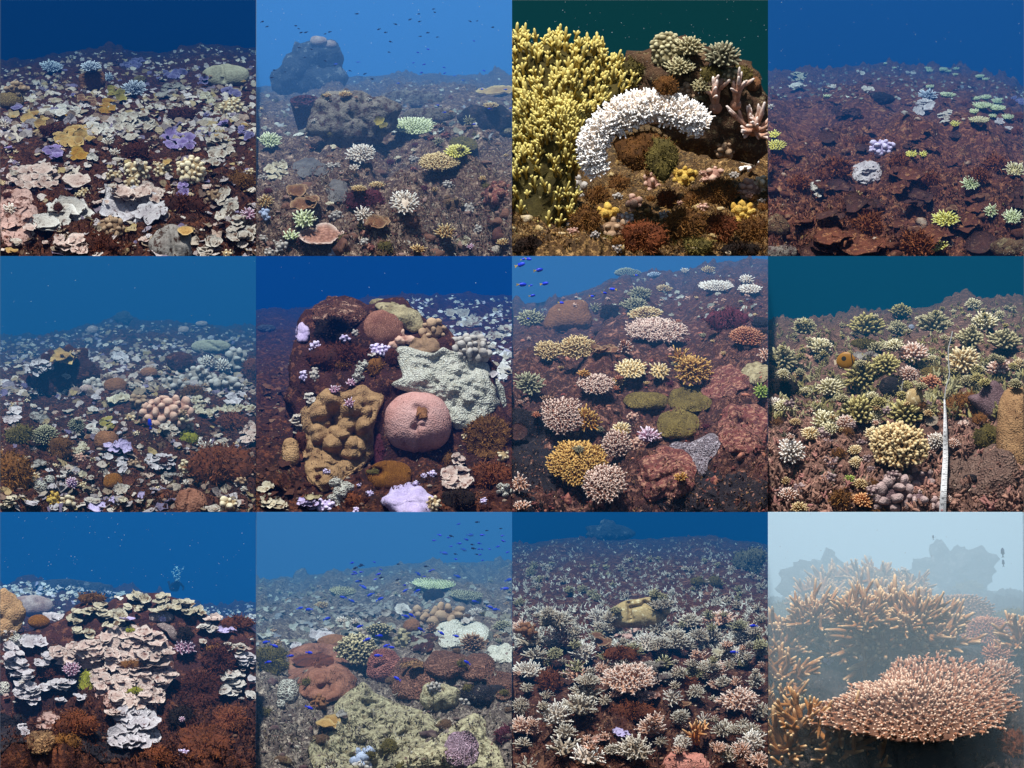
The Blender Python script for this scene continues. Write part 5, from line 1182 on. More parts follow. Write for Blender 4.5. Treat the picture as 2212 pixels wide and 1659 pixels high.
# ================================================================== 6: middle row, second
t = terrace(1, 1, [(0, 350), (300, 330), (700, 260), (1000, 245), (1659, 250)], 'fl_maroon', (8, 68, 136), 0.15, amp=.08)
P, A, Bl, D, K, F, G_ = bind(t)
rubble(t, 1500, 'rub_maroon', 22); miniplates(t, 500, 'far_white', 80, rg=dict(x0=900, y1=800)); miniplates(t, 70, 'rub_maroon_dark', 60, 'dim_corals', 'dim corals on the deep slope, middle row second picture', rg=dict(x1=260))
for x, y, w, h, n in ((1400, 425, 240, 60, 5), (1590, 500, 160, 120, 5), (1480, 530, 170, 70, 5), (1520, 600, 100, 50, 3), (1300, 370, 200, 50, 4)):
    P(x, y, w, h, 'white', 'grey white plates far on the right', n=n)
Bl(60, 470, 120, 50, 'rock_far', 'dim lump far left', name='reef_rock', cat='rock'); P(60, 1500, 130, 70, 'cream_plate', 'pale green plate deep in the lower left', n=2); P(110, 1600, 200, 100, 'cream_plate', 'pale greenish leaves in the lower left corner', n=6)
Bl(850, 960, 1400, 1400, 'rock_maroon', 'huge dark bommie filling the picture', name='reef_rock', cat='rock', base=1.0, lean=.42, fd=.34, nr=60, ns=110, amp=.07, lobes=.07, lfq=5, irr=.03,
   pts=[(225, 760), (250, 560), (330, 370), (480, 290), (560, 262), (760, 285), (980, 305), (1100, 430), (1220, 475), (1480, 580), (1550, 800), (1620, 960), (1659, 1100), (1659, 1800), (230, 1800), (230, 1300), (215, 1240), (230, 1000)])
t2 = t
def onb(x, y, n, mat, L=24, wd=6):
    xs = R.normal(x, n[1], n[0]); ys = R.normal(y, n[2], n[0])
DR = lambda *a, **k: D(*a, **{**dict(thick=.06), **k})
DR(520, 360, 380, 180, 'honey_brown', 'pinkish brown honeycomb crust on the crown', lobes=.15, lfq=9, thick=.08); DR(920, 390, 400, 230, 'beige_boulder', 'beige pitted coral on the crown', pts=[(720, 300), (800, 280), (960, 310), (1080, 380), (1120, 480), (1000, 500), (900, 420), (780, 350)], lobes=.22, lfq=11, thick=.09)
F(490, 470, 270, 170, 'alg_dark', 'dark algae coloured with shadow below the crown', bl=14, drape=True, fd=.1); F(570, 650, 520, 170, 'alg_maroon', 'red brown algae belt across the bommie', bl=20, drape=True); F(770, 720, 110, 120, 'alg_orange', 'orange brown algae patch left of the white sheet', bl=16); F(560, 700, 150, 80, 'alg_orange', 'orange tinged algae above the lobed coral', bl=14); F(880, 660, 110, 120, 'alg_maroon', 'dark red algae ball beside the white sheet', bl=12)  # first clump: algae whose dark colour also holds the shadow under the crown
Bl(830, 465, 270, 230, 'brain_pink', 'brown domed coral with fine ridges near the top', fd=.5, amp=.06, lobes=.1, lfq=6); K(930, 545, 130, 80, 'pink_knob', 'brown lobes below the domed coral', kr=32)
DR(1090, 590, 220, 140, 'tan_knob', 'pinkish brown lumps above the white sheet', lobes=.3, lfq=9, thick=.08); K(1150, 480, 140, 130, 'tan_knob', 'dark grey lobes at the right shoulder', kr=26)
DR(1240, 850, 700, 560, 'white_sheet', 'large rough white coral sheet', thick=.07, irr=.1, nr=60, ns=120, amp=.06, fq=16., lobes=.11, lfq=17, pts=[(880, 620), (940, 580), (1150, 640), (1210, 590), (1290, 630), (1480, 660), (1560, 820), (1640, 980), (1500, 1040), (1480, 1120), (1290, 1120), (1180, 980), (1000, 890), (860, 835), (950, 790)])
K(1385, 600, 290, 160, 'grey_knob', 'grey brown lobed coral over the white sheet', kr=26); P(1545, 770, 60, 70, 'white_lilac', 'white leaves at the right of the sheet', n=3)
DR(535, 1180, 480, 680, 'tan_boulder', 'large tan lumpy coral', thick=.14, irr=.05, nr=64, ns=110, amp=.06, lobes=.55, lfq=8.5, pts=[(290, 1000), (380, 900), (460, 840), (560, 870), (690, 830), (760, 880), (860, 900), (800, 1000), (770, 1130), (760, 1290), (680, 1390), (560, 1440), (440, 1540), (330, 1470), (290, 1250)])
Bl(222, 1272, 112, 180, 'tan_boulder', 'small tan lump left of the lumpy coral', amp=.1, lobes=.15); F(290, 1200, 70, 160, 'alg_maroon', 'dark algae between the tan lumps', bl=12)
Bl(1045, 1085, 440, 400, 'pink_boulder', 'big smooth pink boulder coral with a folded mouth', fd=.75, amp=.03, nr=44, ns=80, irr=.03, lean=.1, cr=((1040, 985, 1090, 1010, 24, 34), (1060, 1040, 1030, 1110, 18, 30), (1020, 1110, 1080, 1100, 14, 20), (1040, 1130, 1060, 1290, 16, 26), (900, 960, 960, 900, 20, 24)))
DR(1075, 1020, 84, 80, 'brown_boulder', 'brown folded patch in the mouth of the pink boulder', thick=.03); F(790, 1260, 110, 260, 'alg_purple', 'dark purple crust between the two big corals', bl=10, fd=.3)
DR(300, 500, 90, 130, 'lilac_knob', 'lilac white crust on the left flank', thick=.05, lobes=.3, lfq=14); K(640, 495, 34, 30, 'white_clean', 'small white ball on dark algae', kr=12); K(575, 530, 66, 34, 'lilac_knob', 'lilac white lump under the dark algae', kr=12); K(385, 590, 70, 70, 'lilac_knob', 'pale crust on the left flank', kr=12)
K(692, 710, 74, 54, 'honey_white', 'white honeycomb knob above the lobed coral', kr=20); K(660, 780, 60, 76, 'honey_white', 'white honeycomb finger', kr=20); K(305, 777, 46, 64, 'lilac_knob', 'small white knob at the left', kr=12); K(380, 770, 46, 92, 'white_clean', 'white finger like sponge', kr=13); K(800, 610, 150, 70, 'lilac_knob', 'lilac grey crust left of the sheet', kr=14); P(745, 640, 60, 24, 'white_clean', 'thin white shelf', n=1)
A(605, 955, 76, 84, 'ac_lilac', 'pink branching tuft on the tan coral', L=16, fr=7, dome=.5, name='branching_coral'); A(510, 865, 84, 56, 'ac_lilac', 'upper pink branching tuft', L=15, fr=7, name='branching_coral'); A(616, 822, 74, 60, 'ac_lilac', 'pink tuft beside the honeycomb finger', L=15, fr=7, name='branching_coral'); P(350, 920, 90, 70, 'white_clean', 'white leaves on the left rim', n=4); P(265, 1090, 70, 150, 'white', 'white crust on the left rim', n=5)
Bl(865, 1425, 285, 205, 'ochre_boulder', 'orange ochre ridged coral', fd=.5, amp=.06, cr=((740, 1380, 800, 1400, 24, 60),)); F(760, 1400, 100, 40, 'alg_olive', 'olive tuft on the ochre coral', bl=9)
DR(985, 1590, 330, 250, 'lilac', 'large lumpy lilac coral at the bottom', thick=.14, lobes=.3, lfq=9, amp=.08); K(1150, 1610, 90, 100, 'cream_knob', 'cream bumps right of the lilac coral', kr=16)
K(540, 1545, 100, 165, 'honey_white', 'white honeycomb column at the bottom', kr=34); P(330, 1600, 110, 110, 'lilac', 'lilac leaves at the bottom left', n=4); K(440, 1620, 150, 80, 'lilac_knob', 'pinkish white crust at the bottom left', kr=16); P(380, 1560, 130, 40, 'beige_boulder', 'grey plate under the tan coral', n=2)
P(1300, 1440, 290, 160, 'white_pink', 'cream white plates lower right', n=9); P(1320, 1320, 70, 100, 'white_pink', 'narrow white stem above the plates', n=4)
F(1500, 1170, 320, 300, 'alg_brown', 'brown olive algae mass at the right', bl=26, drape=True); F(1530, 1420, 280, 180, 'alg_rust', 'rusty algae lower right', bl=26); F(1250, 1330, 110, 110, 'alg_brown', 'brown algae knob beside the pink boulder', bl=14); F(1300, 1580, 250, 140, 'alg_dark', 'dark algae under the white plates', bl=18); F(620, 1580, 150, 110, 'alg_rust', 'rusty algae at the bottom', bl=16)
K(1600, 1300, 64, 74, 'cream_knob', 'cream lump at the right edge', kr=16); K(1610, 1520, 90, 60, 'honey_white', 'white honeycomb lump lower right', kr=22); K(1400, 1165, 150, 60, 'cream_knob', 'cream bumps under the white sheet', kr=13)
scatter(t, 16, [(sp_knob('lilac_knob'), 'small pale knob on dark algae'), (sp_tuft('alg_maroon'), 'small red brown algae tuft')], (40, 70), '', rg=dict(x0=280, x1=1600, y0=1150))
skirt(t, 'turf_maroon', 'rub_maroon'); crust(t, 700, 'crust_warm', 26)
specks(t, 14, 'particle')

# ================================================================== 7: middle row, third
t = terrace(1, 2, [(0, 330), (150, 300), (450, 230), (640, 150), (860, 110), (1100, 90), (1400, 30), (1659, 20)], 'fl_red', (50, 112, 170), 0.08, amp=.13, A=.7, big=1.6)
P, A, Bl, D, K, F, G_ = bind(t)
rubble(t, 3200, 'rub_red', 18); turf(t, 6000, 'turf_wine', 20, 6); rubble(t, 200, 'rub_red', 40, 'lumps', 'encrusted reef lumps, middle row third picture', sub=1); miniplates(t, 120, 'far_pale', 80, rg=dict(y1=420))
D(110, 1320, 360, 760, 'shade_rock', 'thin dark sheet painted as shade on the left', name='reef_rock', cat='rock', thick=.03); D(1330, 1560, 760, 340, 'shade_rock', 'thin rock sheet with painted shade in the lower right', name='reef_rock', cat='rock', thick=.03)  # two thin dark sheets on the slope, shade painted as colour
Bl(360, 395, 330, 220, 'brown_boulder', 'big brown block of massive coral, upper left', pts=[(190, 440), (230, 360), (300, 300), (470, 285), (500, 330), (520, 420), (500, 480), (220, 490)], amp=.04)
A(120, 410, 200, 120, 'ac_greybrown', 'olive bushy coral left of the brown block', L=26, fr=8, name='branching_coral'); A(540, 340, 90, 80, 'ac_greybrown', 'small pale green coral right of the block', L=22, fr=7, name='branching_coral'); F(630, 360, 150, 110, 'alg_dark', 'dark purple bush behind', bl=14)
A(1320, 198, 265, 90, 'ac_white', 'wide pale table coral at the top right', L=18, fr=7, dome=.1); A(1540, 215, 170, 70, 'ac_white', 'pale table coral at the upper right edge', L=18, fr=7, dome=.1); A(1520, 155, 110, 60, 'ac_white', 'small pale coral near the top right corner', L=16, fr=7); A(985, 215, 125, 44, 'ac_tan', 'small tan table at the top', L=14, fr=6)
A(830, 250, 170, 90, 'ac_greybrown', 'greenish coral, top of the centre column', L=24, fr=7, name='branching_coral'); A(800, 320, 180, 90, 'ac_greybrown', 'greenish coral, middle of the centre column', L=24, fr=7, name='branching_coral'); A(860, 385, 260, 80, 'ac_tan', 'brownish coral behind the large table', L=24, fr=8, name='branching_coral')
A(1275, 92, 100, 50, 'ac_tan', 'tan coral near the top right', L=14, fr=6); A(1120, 95, 64, 34, 'ac_white', 'small white coral at the top', L=12, fr=5); A(920, 122, 90, 26, 'ac_blue', 'faint pale table at the skyline', L=9, fr=5); A(740, 110, 190, 40, 'ac_greybrown', 'hazy table coral at the skyline', L=10, fr=6)
F(1400, 415, 290, 150, 'ac_rosebush', 'dark wine red bush on the right', bl=22); A(1510, 530, 240, 130, 'ac_rust', 'rusty brown bushy coral on the right', L=18, fr=7, name='branching_coral', dome=.5); Bl(1610, 430, 120, 70, 'shade_rock', 'black lump painted as hollow shade at the right edge', name='reef_rock', cat='rock')  # the black lump is painted shade, not an opening
A(1640, 640, 100, 110, 'ac_rose', 'pinkish coral at the right edge', L=20, fr=7); D(1580, 760, 190, 150, 'beige_boulder', 'smooth cream rock at the right edge', name='reef_rock', cat='rock', thick=.05, irr=.1); A(1615, 880, 120, 120, 'ac_green', 'green bushy coral at the right edge', L=20, fr=8, name='branching_coral')
A(932, 490, 430, 190, 'ac_pink', 'large pinkish brown table coral in the centre', L=40, fr=9, dome=.16, split=True, dens=1.5)
A(235, 620, 205, 140, 'ac_tan', 'left one of the tan coral pair', L=38, fr=8, dome=.3, split=True); A(420, 605, 250, 190, 'ac_tan', 'right one of the tan coral pair', L=42, fr=9, dome=.35, split=True)
P(600, 615, 165, 80, 'brown_plate', 'brown curled leaf coral', n=4, cup=.5); A(735, 595, 115, 110, 'ac_pink', 'small pinkish coral left of the large table', L=22, fr=7, name='branching_coral')
A(772, 735, 225, 165, 'ac_cream', 'bright cream coral, left of two', L=22, fr=9, dome=.12, hw=.62, sub=1); A(962, 745, 145, 140, 'ac_cream', 'bright cream coral, right of two', L=22, fr=9, dome=.12, hw=.8)
A(1090, 660, 150, 130, 'ac_ochre', 'ochre branches left of the ochre bush', L=48, fr=9, name='branching_coral'); A(1165, 745, 240, 240, 'ac_ochre', 'large ochre branching bush right of centre', L=56, fr=10, dome=.45, name='branching_coral', split=True)
A(545, 838, 255, 165, 'ac_pink', 'pinkish table coral left of centre', L=30, fr=8, dome=.25, split=True); A(690, 815, 80, 80, 'ac_tan', 'small tan coral between two larger', L=18, fr=6); A(465, 765, 90, 50, 'ac_ochre', 'small ochre coral above the pinkish table', L=18, fr=6)
A(110, 838, 220, 175, 'ac_greybrown', 'olive bushy coral at the left edge', L=40, fr=9, name='branching_coral', dome=.4); A(230, 930, 90, 50, 'ac_brown', 'small brown coral, left', L=16, fr=6)
A(325, 1040, 290, 265, 'ac_pink', 'white tipped pinkish coral on the left', L=34, fr=8, dome=.25, hw=.78, split=True); A(480, 1068, 195, 180, 'ac_ochre', 'golden coral in front of the white tipped one', L=36, fr=9, dome=.35, hw=.75)
A(710, 1130, 140, 100, 'ac_cream', 'cream tipped coral atop the tall one', L=28, fr=8, dome=.4, name='branching_coral'); A(672, 1225, 200, 260, 'ac_pink', 'tall pinkish coral with white tips', L=32, fr=8, dome=.4, hw=.88, split=True)
A(420, 1350, 390, 345, 'ac_ochre', 'huge golden brown coral at the lower left', L=40, fr=10, dome=.3, hw=.74, split=True, dens=1.4); A(600, 1480, 320, 310, 'ac_pink', 'pinkish brown coral below the golden one', L=38, fr=9, dome=.3, hw=.78, split=True)
A(885, 1172, 135, 120, 'ac_lilac', 'small pale lilac branching coral', L=40, fr=9, dome=.3, n=40, name='branching_coral', basemat='ac_lilac')
DR(870, 940, 290, 120, 'honey_olive', 'left olive honeycomb coral', thick=.1, irr=.1); DR(1150, 930, 290, 170, 'honey_olive', 'right olive honeycomb coral', thick=.1, irr=.1); DR(1075, 1090, 270, 190, 'honey_olive', 'lower olive honeycomb lobe', thick=.13, irr=.1, fq=5)
DR(1190, 1270, 360, 300, 'honey_grey', 'grey lilac honeycomb coral', thick=.08, irr=.03, ns=70, nr=30, pts=[(1000, 1260), (1040, 1200), (1150, 1210), (1300, 1140), (1360, 1200), (1330, 1280), (1270, 1330), (1265, 1420), (1210, 1435), (1190, 1350), (1100, 1310)])
DR(1500, 1120, 340, 320, 'red_crust', 'red and orange encrusted rock, right', name='reef_rock', cat='rock', thick=.1, lobes=.35, lfq=12); DR(1000, 1420, 400, 340, 'red_crust', 'red encrusted rock at the bottom centre', name='reef_rock', cat='rock', thick=.1, lobes=.35, lfq=12); DR(1380, 830, 300, 200, 'red_crust', 'wine red crust right of the ochre bush', name='reef_rock', cat='rock', thick=.06, lobes=.3, lfq=12)
A(1095, 1440, 105, 70, 'ac_ochre', 'small ochre coral on red rock', L=26, fr=7); A(50, 1480, 130, 160, 'ac_rose', 'tan coral at the lower left edge', L=30, fr=8); A(60, 1620, 120, 80, 'ac_rose', 'tan coral in the lower left corner', L=24, fr=8); P(40, 1140, 130, 150, 'dead_plate_dark', 'dark disc at the left edge', n=1, lob=.05); K(800, 1225, 110, 80, 'pink_knob', 'pink crust beside the lilac coral', kr=14)
scatter(t, 34, [(sp_acro('ac_rust'), 'small rusty coral'), (sp_knob('pink_knob'), 'small pink knobby coral'), (sp_tuft('alg_dark'), 'small dark algae tuft'), (sp_acro('ac_greybrown'), 'small olive coral')], (70, 140), '', rg=dict(y0=220), avoid=.55); skirt(t, 'turf_wine', 'rub_red'); crust(t, 1500, 'crust_red', 28)
for x, y, L in ((60, 55, 62), (178, 90, 58), (70, 185, 60), (216, 178, 52), (650, 215, 44), (602, 240, 34), (135, 256, 40), (322, 303, 36), (520, 260, 30), (110, 20, 44), (105, 406, 22), (125, 190, 24), (75, 20, 30), (806, 125, 24)):
    k_fish(t, FISH, x, y, L, 1.8 if y < 300 else 1., 'bright blue damselfish', yaw=R.uniform(-.3, .3), roll=R.uniform(-.3, .3), flip=x not in (650,), lm=True)
scatter(t, 26, [(sp_acro('ac_tan'), 'small tan coral'), (sp_knob('red_crust'), 'small red knobby crust'), (sp_acro('ac_pink'), 'small pinkish coral'), (sp_tuft('alg_purple'), 'small wine red algae tuft')], (60, 110), '', rg=dict(y0=260))

# ================================================================== 8: middle right
t = terrace(1, 3, [(0, 420), (300, 395), (560, 385), (800, 345), (1100, 320), (1300, 275), (1659, 265)], 'fl_pink', (10, 74, 104), 0.13, (.52, .5, .55), amp=.12, big=1.6)
P, A, Bl, D, K, F, G_ = bind(t)
rubble(t, 4200, 'rub_pink', 22, sub=0); turf(t, 3500, 'turf_grey', 20, 6); rubble(t, 160, 'rub_pink', 40, 'lumps', 'pinkish rubble lumps, middle right picture', sub=1); miniplates(t, 520, 'rub_pink', 48, 'finger_rubble', 'pinkish broken coral fingers on the ground, middle right picture', rg=dict(y0=950), spiky=True, rk=.28); miniplates(t, 1000, 'far_olive', 84, rg=dict(y1=1050), spiky=True, rk=.24)
FC = lambda x, y, w, h, m, d, fr=.052, **o: A(x, y, w, h, m, d, **{**dict(L=max(14, w * .17), fr=max(5, w * fr), dome=.6, name='finger_coral', tip=.85, dens=1.25, sub=1), **o})
FC(850, 1245, 370, 370, 'ac_tan', 'biggest finger coral with thick tan fingers', fr=.045, split=True, L=66, hw=.7, dome=.75, n=150)
FC(600, 1020, 260, 205, 'ac_olive', 'large olive finger coral left of centre'); FC(890, 1035, 250, 170, 'ac_olive', 'olive finger coral above the biggest one'); FC(500, 1090, 130, 110, 'ac_rose', 'pinkish fingers beside the olive coral'); FC(690, 1055, 110, 110, 'ac_pale', 'pale fingers right of the olive coral')
FC(365, 1075, 165, 160, 'ac_pale', 'pale green tipped finger coral, left'); FC(150, 1270, 180, 200, 'ac_white', 'whitish finger coral at the lower left'); FC(270, 1155, 120, 90, 'ac_cream', 'cream finger coral between two pale ones'); FC(400, 1120, 110, 90, 'ac_pale', 'pale fingers below the green tipped one')
FC(610, 790, 250, 190, 'ac_olive', 'olive finger coral below the fish'); FC(765, 720, 210, 150, 'ac_olive', 'olive domed finger coral in the middle'); FC(1265, 690, 220, 210, 'ac_cream', 'peach finger coral right of the line'); FC(940, 640, 200, 130, 'ac_rose', 'pale peach finger coral in the middle'); FC(910, 770, 130, 110, 'ac_rose', 'pinkish fingers above the cave shade lump')
FC(480, 1615, 130, 120, 'ac_orange', 'left one of two orange finger corals'); FC(612, 1592, 145, 110, 'ac_orange', 'right one of two orange finger corals'); FC(400, 860, 170, 120, 'ac_pale', 'pale finger coral left of the middle'); FC(95, 680, 220, 170, 'ac_grey', 'grey domed finger coral at the left'); FC(210, 785, 90, 60, 'ac_tan', 'small tan coral on the left'); FC(570, 1340, 90, 110, 'ac_cream', 'small cream branches left of the biggest'); FC(1090, 1200, 120, 160, 'ac_white', 'white fingers left of the tape'); FC(690, 1160, 140, 90, 'ac_cream', 'cream fingers above the biggest coral'); FC(40, 960, 100, 90, 'ac_white', 'white tipped coral at the left edge'); FC(560, 1260, 90, 70, 'ac_cream', 'few cream fingers in the rubble'); FC(530, 1450, 70, 90, 'ac_green', 'greenish branch low on the left')
FC(640, 470, 250, 130, 'ac_olive', 'far domed finger coral left of centre'); FC(240, 470, 170, 100, 'ac_grey', 'far grey green coral on the left'); FC(1080, 450, 240, 120, 'ac_grey', 'far pale domed coral in the centre'); FC(860, 370, 160, 60, 'ac_olive', 'coral at the skyline, centre'); FC(1330, 320, 120, 70, 'ac_pale', 'coral at the skyline, right'); FC(1505, 385, 80, 60, 'ac_pale', 'pale round coral near the skyline, right'); FC(1400, 440, 190, 100, 'ac_pale', 'yellowish finger coral far right'); FC(1530, 560, 220, 130, 'ac_grey', 'grey green coral thicket on the right'); FC(1310, 540, 200, 110, 'ac_grey', 'grey finger coral behind the line'); FC(840, 480, 150, 90, 'ac_grey', 'far grey finger coral'); FC(1500, 730, 170, 110, 'ac_rose', 'dull pink thicket on the right'); FC(1630, 700, 90, 80, 'ac_cream', 'cream fingers at the right edge'); FC(820, 590, 130, 80, 'ac_pale', 'small pale coral in mid distance'); FC(330, 600, 180, 90, 'ac_pale', 'pale finger coral behind the fish'); FC(700, 600, 120, 60, 'ac_grey', 'low coral behind the olive dome')
P(640, 640, 170, 60, 'grey_plate', 'grey dead branches beside the fish', n=5, wav=.3); F(620, 570, 200, 70, 'alg_olive', 'dark weedy patch in mid distance', bl=14); F(100, 850, 200, 150, 'alg_dark', 'dark weedy lump at the left', bl=16)
Bl(1060, 758, 155, 90, 'honey_olive', 'green rounded coral lumps', amp=.12, lobes=.2, lfq=8); Bl(950, 918, 115, 125, 'spot_boulder', 'speckled grey boulder coral'); Bl(800, 850, 170, 120, 'shade_rock', 'dark lump painted as cave shade under the corals', name='reef_rock', cat='rock'); Bl(930, 460, 40, 34, 'sponge_blue', 'small blue grey ball', name='sponge', cat='sponge')  # cave shade is a solid lump in a dark colour
Bl(1440, 960, 300, 320, 'purple_knob', 'purplish grey boulder coral', pts=[(1270, 900), (1350, 900), (1440, 800), (1500, 820), (1560, 920), (1560, 1060), (1480, 1100), (1380, 1020)], amp=.06, fd=.6); Bl(1610, 1150, 260, 620, 'tan_boulder', 'big tan boulder coral at the right edge', amp=.06, lobes=.1, lfq=5, fd=.6, lean=.3)
F(1270, 965, 270, 180, 'alg_orange', 'golden brown algae right of the line', bl=20); F(1435, 1175, 230, 180, 'alg_olive', 'round olive brown algae ball', bl=14, fd=.6); F(1370, 1060, 120, 80, 'alg_orange', 'golden algae below the purplish boulder', bl=14); FC(1060, 830, 150, 110, 'ac_rust', 'rusty pink coral under the green lumps')
P(1275, 1085, 76, 80, 'white_pink', 'small curled pinkish shell plate', n=2, cup=.6, ratio=.8); P(1060, 1065, 96, 110, 'cement', 'upright grey brown slab beside the tape', n=1, lob=.1, cup=.0, wav=.03, ratio=.8)
DR(1440, 1400, 360, 340, 'warty_sheet', 'purplish grey warty coral sheet', thick=.08, irr=.12, lobes=.1, lfq=8); DR(1210, 1420, 200, 260, 'warty_sheet', 'warty crust beside the tape', thick=.08, irr=.15, lobes=.25, lfq=9); K(800, 1545, 300, 230, 'purple_knob', 'purplish knobby coral at the bottom', kr=36); K(990, 1440, 170, 110, 'purple_knob', 'pinkish grey knobs left of the tape', kr=34); K(1085, 1625, 110, 80, 'purple_knob', 'grey knobs at the foot of the tape', kr=28); K(970, 1580, 110, 100, 'purple_knob', 'round knobby lump near the bottom', kr=28); Bl(1310, 1440, 90, 50, 'shade_rock', 'dark lump painted as hole shade in the warty sheet', name='reef_rock', cat='rock')  # the hole is shade painted dark on a small solid lump
scatter(t, 70, [(lambda t, x, y, w, h, d: FC(x, y, w, h, 'ac_olive', d, sub=0), 'small olive finger coral'), (lambda t, x, y, w, h, d: FC(x, y, w, h, 'ac_pale', d, sub=0), 'small pale finger coral'), (lambda t, x, y, w, h, d: FC(x, y, w, h, 'ac_grey', d, sub=0), 'small grey finger coral')], (150, 240), '', rg=dict(y0=330, y1=1000), avoid=.5)
scatter(t, 16, [(sp_knob('purple_knob'), 'small purplish rubble knob'), (sp_tuft('alg_grey'), 'small grey algae tuft')], (60, 110), '', rg=dict(x1=900, y0=1100))
scatter(t, 40, [(lambda t, x, y, w, h, d: FC(x, y, w, h, 'ac_rose', d, sub=0), 'small pinkish finger coral'), (sp_knob('purple_knob'), 'small purplish rubble knob'), (lambda t, x, y, w, h, d: FC(x, y, w, h, 'ac_tan', d, sub=0), 'small tan finger coral'), (sp_tuft('alg_brown'), 'small brown algae tuft')], (80, 150), '', rg=dict(y0=950, x1=1250), avoid=.5); skirt(t, 'turf_grey', 'rub_pink'); crust(t, 1300, 'crust_warm', 26)
# butterflyfish
nr_, ns_ = 18, 14; Vs = []
for i_ in range(nr_):
    f_ = i_ / (nr_ - 1); hh = (math.sin(math.pi * min(1, f_ * .94 + .03)) ** .62) * .44 if 0 < i_ < nr_ - 1 else .04
    if f_ < .16: hh *= .55 + f_ * 2.8
    a_ = np.arange(ns_) * 2 * math.pi / ns_; Vs.append(np.stack([np.full(ns_, f_ - .5), np.cos(a_) * (hh * .2 + .005), np.sin(a_) * hh], 1))
V_ = np.concatenate(Vs); T_ = grid_faces(nr_, ns_); n_ = len(V_)
fx = np.array([(.46, 0, .07), (.46, 0, -.07), (.62, 0, .15), (.62, 0, -.15)])
V_ = np.concatenate([V_, fx + [0, .01, 0], fx - [0, .01, 0]]); T_ = np.concatenate([T_, np.array([(0, 1, 3), (0, 3, 2), (4, 7, 5), (4, 6, 7)]) + n_])
m = bpy.data.materials.new('butterflyfish'); m.use_nodes = True; nt = m.node_tree; bs = nt.nodes['Principled BSDF']; bs.inputs['Roughness'].default_value = .5
tc = nt.nodes.new('ShaderNodeTexCoord'); sx = nt.nodes.new('ShaderNodeSeparateXYZ'); nt.links.new(tc.outputs['Object'], sx.inputs[0])
def _math(op, a, b):
    q = nt.nodes.new('ShaderNodeMath'); q.operation = op
    for i, v in ((0, a), (1, b)):
        if v is None: continue
        if isinstance(v, (int, float)): q.inputs[i].default_value = v
        else: nt.links.new(v, q.inputs[i])
    return q.outputs[0]
def _mixc(f, a, b):
    q = nt.nodes.new('ShaderNodeMix'); q.data_type = 'RGBA'; nt.links.new(f, q.inputs[0])
    for i, v in ((6, a), (7, b)):
        if isinstance(v, tuple): q.inputs[i].default_value = (*v, 1)
        else: nt.links.new(v, q.inputs[i])
    return q.outputs[2]
X_, Z_ = sx.outputs[0], sx.outputs[2]
dz_ = _math('MULTIPLY', Z_, Z_); 
spot = _math('LESS_THAN', _math('ADD', _math('POWER', _math('ABSOLUTE', _math('SUBTRACT', X_, .08), 0), 2), _math('POWER', _math('ABSOLUTE', _math('SUBTRACT', Z_, .1), 0), 2)), .016)
bar = _math('LESS_THAN', _math('ABSOLUTE', _math('ADD', X_, .33), 0), .028)
rim = _math('GREATER_THAN', _math('ABSOLUTE', Z_, 0), .375); tl_ = _math('GREATER_THAN', X_, .5)
c1 = _mixc(spot, lin((150, 102, 18)), lin((30, 26, 16))); c1 = _mixc(bar, c1, lin((16, 12, 14))); c1 = _mixc(tl_, c1, lin((220, 200, 170)))
nt.links.new(c1, bs.inputs['Base Color']); MATS['butterflyfish'] = m
ob = new('butterflyfish', mesh('butterflyfish', V_, T_, None, m), Vector(at(t, 505, 676, 1.2))); ob.scale = [135 * PX] * 3; ob.rotation_euler = (0, .18, math.pi - .15)
reg(ob, t, 505, 676, 130, 'yellow butterflyfish with a black spot and eye bar', 'fish')
# measuring tape with its thin line
ys_ = np.linspace(930, 1700, 34); xc = np.interp(ys_, [930, 1000, 1300, 1700], [1143, 1147, 1150, 1128]); hw_ = np.interp(ys_, [930, 1000, 1200, 1659, 1700], [5, 8, 15, 22, 23])
yc_ = np.minimum(ys_, S - 6); bw_ = np.min([surf(t, xc + q, np.clip(yc_ + p, 5, S - 5)) for q in (-24, 0, 24) for p in (-20, 0, 20)], 0); ev_ = np.array([bw_[max(0, k - 3):k + 4].min() for k in range(34)])
for _ in range(3): ev_[1:-1] = (ev_[:-2] + ev_[1:-1] + ev_[2:]) / 3
bw_ = np.maximum(np.minimum(ev_, bw_) - .05, -.3)
Lf = at(t, xc - hw_, ys_, bw_); Rt = at(t, xc + hw_, ys_, bw_); Vt = np.stack([Lf, Rt], 1).reshape(-1, 3); Vt2 = Vt + [0, .004, -.001]
Tt = grid_faces(34, 2, False); Vt_ = np.concatenate([Vt, Vt2]); Tt_ = np.concatenate([Tt, Tt[:, ::-1] + len(Vt)])
M('tape_white', lin((206, 206, 208)), lin((180, 180, 184)), bump=.02); M('tape_ink', lin((30, 30, 40)), lin((24, 24, 30)), bump=.0); M('tape_red', lin((190, 40, 50)), lin((180, 36, 44)), bump=0.); M('line_grey', lin((150, 150, 150)), lin((120, 120, 124)), bump=.1)
org = at(t, 1140, 1650, bw_[-1]); tape = new('measuring_tape', None, org); new('band', mesh('band', Vt_ - org, Tt_, np.zeros(len(Vt_)), 'tape_white'), (0, 0, 0), tape)
reg(tape, t, 1145, 1300, 46, 'white measuring tape with black numerals', 'tape measure')
nums = ['4', '5', '6', '7', '8', '9', '10', '1', '2', '3', '4', '5', '6', '7', '8', '9', '20', '1', '2', '3', '4', '5', '6', '7', '8', '9', '30', '1', '2', '3']
yy = 1648.; tick = []
